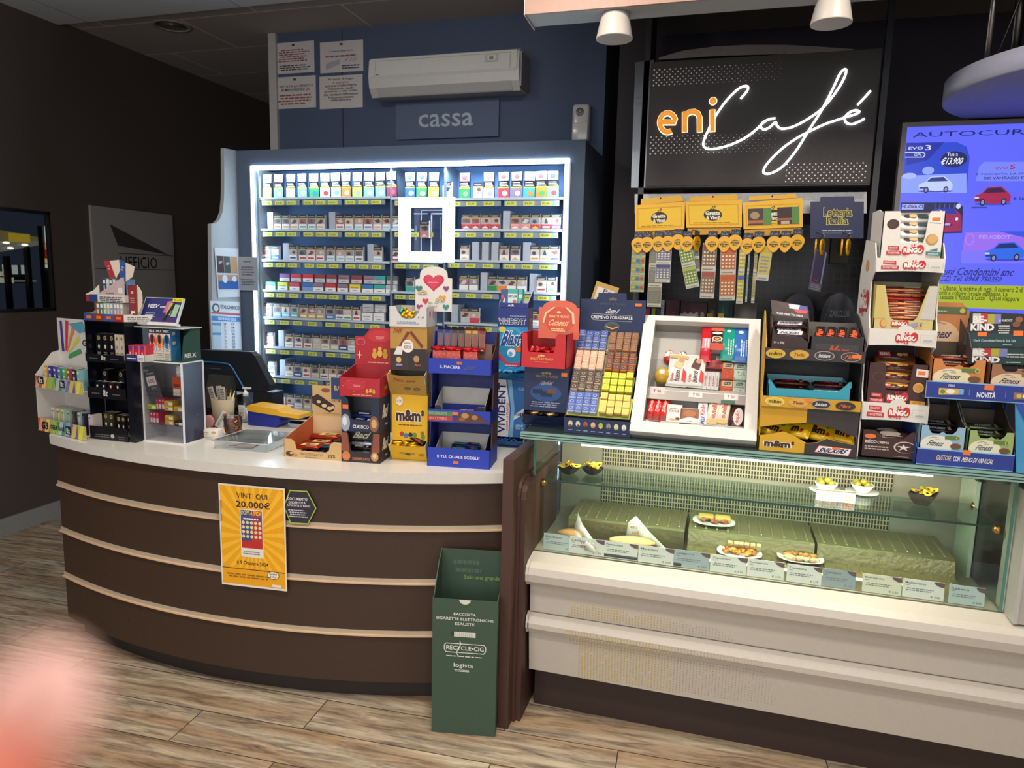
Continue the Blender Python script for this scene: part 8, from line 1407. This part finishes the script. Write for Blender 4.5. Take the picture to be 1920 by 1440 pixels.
# clips
CL=[(1196,458),(1213,457),(1234,456),(1252,455),(1271,452),(1288,456),(1308,455),(1335,456),(1358,456),(1378,453),(1401,460),(1422,457),(1451,456),(1472,456),(1495,453)]
mb=MB(); q=[(.036*math.sin(a),-.04*math.cos(a)*(1.15 if math.cos(a)>0 else .9)) for a in [2*PI*i/18 for i in range(18)]]
q=[(x*(1-.35*max(0,-y/.046)),y) for x,y in q]
mb.prism([(x,0,y) for x,y in q],(0,.008,0),'efb010:p'); mb.deco((-.03,0,-.03),(.06,0,0),(0,0,.05),[('e',.5,.5,.36,.3,'5a4410'),('t','Gratta',.2,.52,.6,.22,'e0b840',0,.04),('t','& Vinci',.22,.26,.56,.2,'e0b840',0,.04)]); ctag=mb.mesh('clip_tag')
mb=MB(); mb.prism([(-.022,.001,.022),(.022,.001,.022),(.026,.001,.062),(-.020,.001,.062)],(0,.004,0),'10142c:p'); mb.deco((-.02,.001,.022),(.04,0,0),(0,0,.04),[('t','€ 5,00',.1,.45,.8,.3,'8a92b8')]); cstrap=mb.mesh('clip_strap')
mb=MB(); mb.tube([(0,.036,.066),(0,.004,.064),(0,-.002,.05)],.002,'9aa0a8:m',6); chook=mb.mesh('wire_hook')
cx=lambda x: ORD[x] if x<15 else ''
for i,(x,y) in enumerate(CL):
    a=at(x,y,Y=YH-.02-.006*(i%2)); t=thing('ticket_clip','yellow drop-shaped clip with dark strap, %s from the left in the hanging row'%cx(i),'clip',a,rnd.uniform(-.12,.12) if i!=6 else D(65),'yellow clips of the scratch-card holders')
    inst(ctag,'tag',None,None,None,TR(),t); inst(cstrap,'strap',None,None,None,TR(rx=D(-4)),t); inst(chook,'wire_hook',None,None,None,TR(),t)
# hanging ticket strips
def strip(x0,x1,y0,y1,n,c,c2,lb,slant=0,pat=0,Y=YH+.0):
    Y=YH-.004-.004*(ST[0]%4); ST[0]+=1
    a=at(x0,y1,Y=Y); b=at(x1,y0,Y=Y); w_=b.x-a.x; h=b.z-a.z; t=thing('scratch_ticket_strip',lb,'lottery tickets',(b.x-w_/2,Y,b.z),0,'hanging scratch-ticket strips'); t.rotation_euler.y=slant
    mb=MB(); mb.box((-w_/2,0,-h),(w_/2,.0008,0),'c8c4b4'); it=[]
    for i in range(n):
        z=i/n; e=1/n; r=random.Random(i+n)
        it+=[('r',.03,z+e*.18,.94,e*.8,c),('r',.03,z+e*.80,.94,e*.14,c2),('w',.08,z+e*.04,.8,e*.09,1,'8a8678')]
        if pat==0: it+=[('e',.5,z+e*.5,.16,e*.2,'3a78a0'),('e',.82,z+e*.5,.13,e*.18,'b84a3a'),('p',[(.08,z+e*.4),(.32,z+e*.45),(.32,z+e*.65),(.08,z+e*.6)],'c8b840')]
        elif pat==1:
            for q in range(4):
                for s_ in range(4): it+=[('e',.16+.22*q,z+e*(.28+.13*s_),.07,e*.035,'e4dcb8'),('_',-.35)]
        else: it+=[('w',.1,z+e*.25,.8,e*.5,5,'8a8a90')]
    mb.deco((-w_/2,0,-h),(w_,0,0),(0,0,h),it,.0005); mb.build('tickets',t)
ST=[0]
S=[(1181,1211,464,547,5,'8f9a5c','a8ac70','pale green strip of five tickets at the far left',0,0),(1213,1245,462,575,3,'7d7c60','8a8a78','long olive and brown strip ending lowest, second from the left',0,2),(1228,1260,460,529,2,'77748c','4a4874','grey and violet strip of two tickets, third from the left',0,1),(1266,1296,458,541,2,'6f8a3c','a8b050','green and red strip of two tickets swinging to the right',D(-14),1),(1294,1310,460,509,2,'6d7a54','5a6a44','narrow grey-green strip half behind its neighbour',D(-6),0),(1312,1345,456,559,2,'8a6a58','a84840','brown and red strip of two tickets in the middle',0,1),(1345,1381,464,563,2,'b8683c','c8582c','orange and white strip of two tickets right of the middle',D(-2),1),(1380,1400,457,569,2,'b8a824','3a60a0','yellow strip with a blue corner marked 0x',0,1),(1397,1408,458,566,2,'7aa0b4','5a88a8','narrow light blue strip of tickets',0,2),(1408,1422,460,568,2,'a8a060','b8b070','narrow tan strip of tickets',0,2),(1422,1450,461,526,1,'c8b858','c8a838','pale yellow single ticket sheet at the right',D(4),2)]
for s_ in S: strip(*s_[:8],slant=s_[8],pat=s_[9])
for x,y,lb in ((1543,462,'left'),(1592,462,'right')):
    a=at(x,y,Y=YH-.03); t=thing('ticket_clip','edge-on yellow clip on the %s hook under the blue lottery holder'%lb,'clip',a,D(70),'yellow clips under the blue holder'); inst(ctag,'tag',None,None,None,TR(),t); inst(ctag,'tag',None,None,None,TR(0,.03,0,0,0,D(14)),t); inst(chook,'wire_hook',None,None,None,TR(),t)
a=at(1540,470,Y=YH-.03); b=at(1524,545,Y=YH-.03); t=thing('scratch_ticket_strip','long violet ticket strip hanging at an angle under the blue lottery holder','lottery tickets',(a.x,a.y,a.z),D(50),'hanging scratch-ticket strips'); t.rotation_euler.y=D(8)
h=(a-b).length; mb=MB(); mb.box((-.05,0,-h),(.05,.001,0),'7a7488'); mb.deco((-.05,0,-h),(.1,0,0),(0,0,h),[('r',.1,.2,.8,.78,'554e68'),('w',.1,.02,.8,.15,3,'b8b4b8'),('r',.85,.2,.1,.78,'a8b8c8'),('r',.3,.22,.3,.06,'a84a3a')]); mb.build('tickets',t)
# ================================================================ advertising screen
YT=4.0; AT=lambda x,y: at(x,y,Y=YT)
a=AT(1693,228); zt_=(AT(1693,228).z+AT(1920,224).z)/2; xl_=a.x; XR=xl_+.98; zb_=AT(1800,596).z
t=thing('advertising_screen','large blue-violet advertising screen of car pictures at the right edge','screen',(xl_,YT,zb_)); Wd=XR-xl_; Hd=zt_-zb_
mb=MB(); mb.box((0,0,0),(Wd,.05,Hd),'6f6a68:p'); mb.build('bezel',t)
SB='6068ff'
mb=MB(); e=.022; mb.box((e,-.001,e),(Wd-e,.002,Hd-e),SB+':e1.0')
def P(x,y): q=AT(x,y); return ((q.x-xl_-e)/(Wd-2*e),(q.z-zb_-e)/(Hd-2*e))
def rc_(x0,y0,x1,y1,c): a=P(x0,y1); b=P(x1,y0); return ('r',a[0],a[1],b[0]-a[0],b[1]-a[1],c+':e1.0')
def tx(s,x0,y0,x1,y1,c,sh=0,bo=.01): a=P(x0,y1); b=P(x1,y0); return ('t',s,a[0],a[1],b[0]-a[0],b[1]-a[1],c+':e1.0',sh,bo)
def pg(pts,c): return ('p',[P(*q) for q in pts],c+':e1.0')
def el(x,y,rx,ry,c): a=P(x,y); b=P(x+rx,y-ry); return ('e',a[0],a[1],b[0]-a[0],b[1]-a[1],c+':e1.0')
def car(x,y,w,h,body,dark,fl=1):
    X=lambda u:x+w*(u if fl>0 else 1-u); Y_=lambda v:y-h*v
    return [el(x+w*.5,y-h*.04,w*.52,h*.08,'3a46c8'),pg([(X(.0),Y_(.15)),(X(.02),Y_(.5)),(X(.2),Y_(.62)),(X(.35),Y_(.95)),(X(.75),Y_(1)),(X(.92),Y_(.7)),(X(1),Y_(.5)),(X(.98),Y_(.12)),(X(.5),Y_(.05))],body),pg([(X(.24),Y_(.64)),(X(.38),Y_(.9)),(X(.73),Y_(.94)),(X(.86),Y_(.68))],dark),el(X(.22),Y_(.12),w*.085,h*.2,'1a1c38'),el(X(.22),Y_(.12),w*.05,h*.12,'8a90c8'),el(X(.8),Y_(.16),w*.085,h*.2,'1a1c38'),el(X(.8),Y_(.16),w*.05,h*.12,'8a90c8'),rc_(X(.0) if fl>0 else X(.12),Y_(.42),X(.12) if fl>0 else X(.0),Y_(.32),'c8d0ff'),pg([(X(.02),Y_(.3)),(X(.18),Y_(.3)),(X(.18),Y_(.2)),(X(.02),Y_(.2))],dark)]
it=[tx('AUTOCURTI',1711,241,1958,258,'1a2060',0,0),
 pg([(1699,268),(1795,267),(1812,275),(1818,295),(1812,362),(1689,362)],'2c48d0'),pg([(1699,268),(1770,267),(1740,300),(1700,310)],'2030a8'),pg([(1690,330),(1812,325),(1812,362),(1689,362)],'8aa0ff'),el(1705,330,14,6,'a8b8ff'),el(1740,320,12,8,'90a8ff')]+car(1722,360,64,30,'c0d0ff','2c3a80')+[tx('EVO',1703,275,1731,281,'d8e0ff'),tx('3',1734,272,1746,282,'d8e0ff'),el(1788,299,27,16,'20245c'),tx('Tua a',1775,286,1796,293,'e8ecff'),tx('€13.900',1762,295,1808,309,'f0f4ff',.1,.02),('l',[P(1697,286),P(1731,286),P(1734,290),P(1731,295),P(1697,295)],.004,'d8e0ff:e1.0'),tx('GPL',1713,288,1728,293,'e0e6ff'),
 pg([(1689,380),(1795,380),(1805,388),(1803,437),(1688,440)],'1c1f50'),rc_(1690,383,1732,393,'a8b4ff'),tx('NUOVA C3',1691,384,1731,391,'1a2060',0,.03)]+[rc_(1750+i*9,382,1754+i*9,400,'3a50b8') for i in range(5)]+[pg([(1738,436),(1740,402),(1752,392),(1790,392),(1802,404),(1802,434)],'9a2258'),pg([(1742,401),(1753,391),(1788,391),(1794,401)],'2030a8'),rc_(1752,420,1785,424,'4a1438'),rc_(1765,419,1781,423,'b0a8ff'),el(1753,411,3,3,'f0e8ff'),el(1793,411,3,3,'f0e8ff'),el(1796,387,5,5,'d0d4ff'),
 pg([(1835,312),(1845,304),(1990,304),(1990,340),(1828,340)],'7886ff'),tx('EVO',1866,313,1889,318,'a02860'),tx('5',1892,309,1903,318,'b01c50',0,.03),tx('È TORNATA LA STAGIONE',1829,323,1962,329,'20266c',0,.015),tx('DEI VANTAGGI EVO',1843,331,1932,337,'20266c',0,.015)]+car(1826,384,68,34,'a82450','3a1c48')+[tx('€ 16.900',1898,369,1938,376,'20266c'),rc_(1820,388,1849,391,'3a44a8'),
 pg([(1808,436),(1960,434),(1960,494),(1800,494)],'9a6cf0'),pg([(1870,434),(1960,434),(1960,455)],'3a54e0'),pg([(1800,470),(1960,470),(1960,494),(1800,494)],'7a74ff'),tx('PEUGEOT',1834,441,1894,448,'b49cff',0,.02),el(1817,449,10,11,'a884f8'),el(1817,449,8,9,'9a6cf0')]+car(1845,488,74,34,'2f6ae8','1c2c70')+[
 tx('Comuni Condomini snc',1732,503,1903,515,'20266c',.03),tx('ida (CZ) Tel. 0968 750350',1736,519,1878,529,'20266c',.03),
 rc_(1690,537,1960,574,'a8b828')]+[tx('Guerra Israele - Libano, le notizie di oggi. Il numero 2 di',1706,538.5,1917,546,'30380c'),tx('Hezbollah: "Pronti a colpire Israele ovunque. La',1706,547,1888,554,'30380c'),tx('condizione è il cessate il fuoco a Gaza"  Qaani riappare',1706,555,1910,562,'30380c'),tx('a Teheran',1716,563,1754,569,'30380c')]
mb.deco((e,-.001,e),(Wd-2*e,0,0),(0,0,Hd-2*e),it,.0005); mb.build('display',t)
# ================================================================ hanging canopy at top right
zc=2.55; tip=at(1780,190,Z=zc); 
R=.62; cx_,cy_=tip.x+R*.96,tip.y-.06
t=thing('curved_hanging_canopy','grey disc-shaped hanging canopy at the top right edge with a violet-lit underside','canopy',(cx_,cy_,zc))
mb=MB(); mb.lathe([(0,0),(R-.01,0),(R,.006),(R,.085),(R-.02,.09),(0,.09)],(0,0,0),'8f8fa0:p',72); mb.build('disc',t)
p=at(1857,60,Y=cy_-.05)-V((cx_,cy_,zc)); 
mb=MB(); mb.tube([(p.x,-.05,.09),(p.x,-.05,ZC-zc)],.012,'9a958c:m'); mb.build('support_rod',t)
mb=MB(); mb.tube([(p.x+.02,-.05,.09),(p.x+.22,-.05,ZC-zc)],.003,'6a6660:m'); mb.build('steel_wire',t)
mb=MB(); mb.tube([(p.x+.14,.1,.09),(p.x+.14,.1,ZC-zc)],.02,'5a5652:m'); mb.build('power_conduit',t)
# ================================================================ back shelf behind the display
t=thing('back_bar_cabinet','dark back bar cabinet under the hanging scratch tickets','cabinet',(-.49,4.35,0)); mb=MB(); mb.box((0,0,0),(2.1,.55,1.40),'26242a:c'); mb.build('body',t); mb=MB(); mb.box((-.02,-.02,1.40),(2.12,.55,1.43),'34323a:p'); mb.build('worktop',t)
YK=4.4
def bb(x0,x1,y0,nm,lb,cat,c,dec=(),d=.12,grp=None,Y=YK,yb=None):
    a=at(x0,y0,Y=Y); b=at(x1,y0,Y=Y); h=a.z-1.43; mb=MB(); mb.box((0,0,0),(b.x-a.x,d,h),c); mb.deco(*front(b.x-a.x,h),list(dec)); return mb.build(nm,None,lb,cat,grp,mat=TR(a.x,Y,1.431))
for x,c,n_ in ((1209,'c8502c','orange-red'),(1214,'a03a90','purple'),(1222,'9ac030','lime'),(1231,'3a4460','slate')): bb(x,x+(5 if x<1222 else 7),579,'upright_box','%s upright box below the leftmost ticket strips'%n_,'box',c,[('r',.1,.1,.8,.2,'d8d4cc')],grp='coloured upright boxes on the back bar')
bb(1240,1246,563,'upright_box','pale grey printed upright box below the leftmost ticket strips','box','a8aab0',[('w',.1,.1,.8,.8,10,'6a6a74')])
bb(1250,1275,563,'dark_red_bag','dark red bag standing on the back bar','bag','4a1c24',[('e',.5,.5,.3,.2,'6a2430')])
bb(1278,1326,567,'maroon_box','maroon box with four pale round pictures on the back bar','box','4a2028',[('e',.15+.23*i,.62,.08,.12,'9a8a88') for i in range(4)])
bb(1329,1345,563,'brown_pack','dark brown pack on the back bar beside the maroon box','pack','3c3226',[('e',.5,.6,.3,.15,'7a6a4a')])
bb(1346,1375,563,'teal_bag','crumpled dark teal bag on the back bar','bag','1f4a4c',[('p',[(.1,.1),(.4,.9),(.5,.3)],'2a6264'),('p',[(.5,.2),(.8,.9),(.95,.2)],'17383a')])
bb(1378,1420,566,'grey_tin','grey box with a red top edge printed with cups on the back bar','box','7a7470',[('r',0,.5,1,.06,'8a3a30'),('e',.35,.2,.12,.1,'5a4a44'),('e',.75,.25,.16,.12,'3a6a74')])
bb(1275,1306,588,'white_card','white printed card leaning at the front of the back bar','card','a8a4a0',[('w',.1,.3,.8,.6,6,'7a7678')],d=.004,Y=YK-.04)
for x,n_ in ((1326,'left'),(1347,'right')): bb(x,x+11,588,'yellow_tent_card','small yellow tent card on the back bar, %s one'%n_,'card','c8a424',[('e',.5,.75,.25,.12,'3a3014')],d=.03,Y=YK-.05,grp='yellow tent cards')
# coffee machine silhouettes with wings of brand text
for x0,x1,lb in ((1468,1530,'left'),(1542,1606,'right')):
    a=at(x0,553,Y=YK); b=at(x1,553,Y=YK); t=thing('coffee_grinder','dark rounded coffee machine with a domed top on the back bar, %s of the pair'%lb,'coffee machine',(a.x,YK,1.431),0,'dark coffee machines'); w_=b.x-a.x; h=a.z-1.431
    mb=MB(); mb.prism([(w_*.5+w_*.5*math.cos(q*PI/12),0,h*.55+h*.5*math.sin(q*PI/12)) for q in range(13)]+[(0,0,0),(w_,0,0)],(0,.25,0),'24252c:g'); mb.deco(*front(w_,h),[('t','ZARCLUB',.25,.55,.6,.14,'5a5c62',0,.02),('l',[(.1,.45),(.3,.9)],.012,'5a5c62')]); mb.build('body',t)
a=at(1504,545,Y=YK-.03); b=at(1537,580,Y=YK-.03); mb=MB(); w_=b.x-a.x; h=a.z-b.z; mb.lathe([(w_*.5,h),(w_*.44,h*.85),(w_*.16,h*.2),(w_*.14,0)],(0,0,0),'9a2224:p',20); o_=mb.build('red_funnel',None,'dark red funnel-shaped cup in front of the coffee machines','cup',mat=TR(a.x+w_/2,YK-.1,1.431)); 
o_.scale=(1,1,1)
mb=MB(); mb.box((0,0,0),(.11,.05,.22),'5c5442'); mb.deco(*front(.11,.22),[('e',.5,.5,.25,.2,'4a3c30')]); a=at(1555,494,Y=5.15); mb.build('framed_picture',None,'small tan framed picture on the dark tiled wall behind the lottery strip','picture',mat=TR(a.x,5.14,a.z))
# plain kick step of the back bar already on the floor
# ================================================================ photographer's hand, one fingertip in front of the lens
def cw(x,y,z): return CP+RT*x+UP*y+FW*z
def ci(px,py,d): return cw((px-IW/2)/FPX*d,-(py-IH/2)/FPX*d,d)
tip=ci(38,1372,.053)
J=[('elbow',cw(-.13,-.42,-.16),.040,None),('fore',cw(-.095,-.29,-.10),.031,0),('wrist',cw(-.078,-.195,-.055),.025,1),('palm0',cw(-.072,-.165,-.045),.028,2),('palm1',cw(-.068,-.125,-.030),.030,3),
 ('ik',cw(-.060,-.098,.004),.0125,4),('i1',cw(-.056,-.075,.030),.0098,5),('i2',cw(-.048,-.050,.047),.0085,6),('i3',tip,.0072,7),
 ('mk',cw(-.074,-.088,-.014),.0125,4),('m1',cw(-.080,-.060,.012),.0098,9),('m2',cw(-.066,-.042,.022),.0088,10),('m3',cw(-.048,-.036,.006),.0075,11),
 ('rk',cw(-.082,-.092,-.036),.0118,4),('r1',cw(-.092,-.064,-.014),.0095,13),('r2',cw(-.080,-.044,-.006),.0084,14),('r3',cw(-.062,-.038,-.020),.0072,15),
 ('pk',cw(-.084,-.102,-.056),.0105,4),('p1',cw(-.096,-.078,-.042),.0084,17),('p2',cw(-.088,-.060,-.036),.0075,18),('p3',cw(-.074,-.052,-.046),.0066,19),
 ('tb',cw(-.050,-.140,-.040),.0150,3),('t1',cw(-.028,-.112,-.034),.0118,21),('t2',cw(-.016,-.086,-.030),.0100,22),('t3',cw(-.010,-.066,-.027),.0080,23)]
O0=J[2][1]
me=bpy.data.meshes.new('hand_skin'); me.from_pydata([tuple(j[1]-O0) for j in J],[(j[3],i) for i,j in enumerate(J) if j[3] is not None],[])
hand=bpy.data.objects.new('person',me); COL.objects.link(hand); hand.location=O0
md=hand.modifiers.new('skin','SKIN'); md.use_smooth_shade=True
for i,j in enumerate(J): v=me.skin_vertices[0].data[i]; v.radius=(j[2],j[2]); v.use_root=(i==2)
sb=hand.modifiers.new('sub','SUBSURF'); sb.levels=2; sb.render_levels=2
sk=bpy.data.materials.new('skin'); sk.use_nodes=True; b_=sk.node_tree.nodes['Principled BSDF']; b_.inputs['Roughness'].default_value=.45
n_=sk.node_tree; ns=n_.nodes.new('ShaderNodeTexNoise'); ns.inputs['Scale'].default_value=45; rp=n_.nodes.new('ShaderNodeValToRGB'); rp.color_ramp.elements[0].color=lin('94442f'); rp.color_ramp.elements[1].color=lin('ac5c4a'); tcn=n_.nodes.new('ShaderNodeTexCoord')
n_.links.new(tcn.outputs['Object'],ns.inputs['Vector']); n_.links.new(ns.outputs['Fac'],rp.inputs[0]); n_.links.new(rp.outputs[0],b_.inputs['Base Color'])
b_.inputs['Subsurface Weight'].default_value=.3; b_.inputs['Subsurface Radius'].default_value=(.006,.002,.001); b_.inputs['Subsurface Scale'].default_value=1
me.materials.append(sk)
tag(hand,'person’s out-of-focus pink fingertip right at the lens, lower left corner','person')
mb=MB(); mb.at(Mx.Translation(-O0)); mb.tube([J[0][1]+(J[0][1]-J[1][1])*.3,J[0][1],J[1][1],J[1][1]+(J[2][1]-J[1][1])*.5],[.05,.05,.041,.036],'23262c:r',20); mb.build('sleeve',hand)
# fingernail on the index fingertip (palm side faces the lens, nail away from it)
dr=(J[8][1]-J[7][1]).normalized(); aw=(J[8][1]-CP).normalized(); aw=(aw-dr*aw.dot(dr)).normalized(); sd=dr.cross(aw)
mb=MB(); mb.at(Mx.Translation(-O0)); c0=J[8][1]+aw*.0060; mb.add([c0+dr*(.005*math.cos(a*PI/6))+sd*(.0042*math.sin(a*PI/6))-aw*(.0014*abs(math.sin(a*PI/6))) for a in range(12)],[list(range(12))],'e0b0a4:g'); mb.build('fingernail',hand)
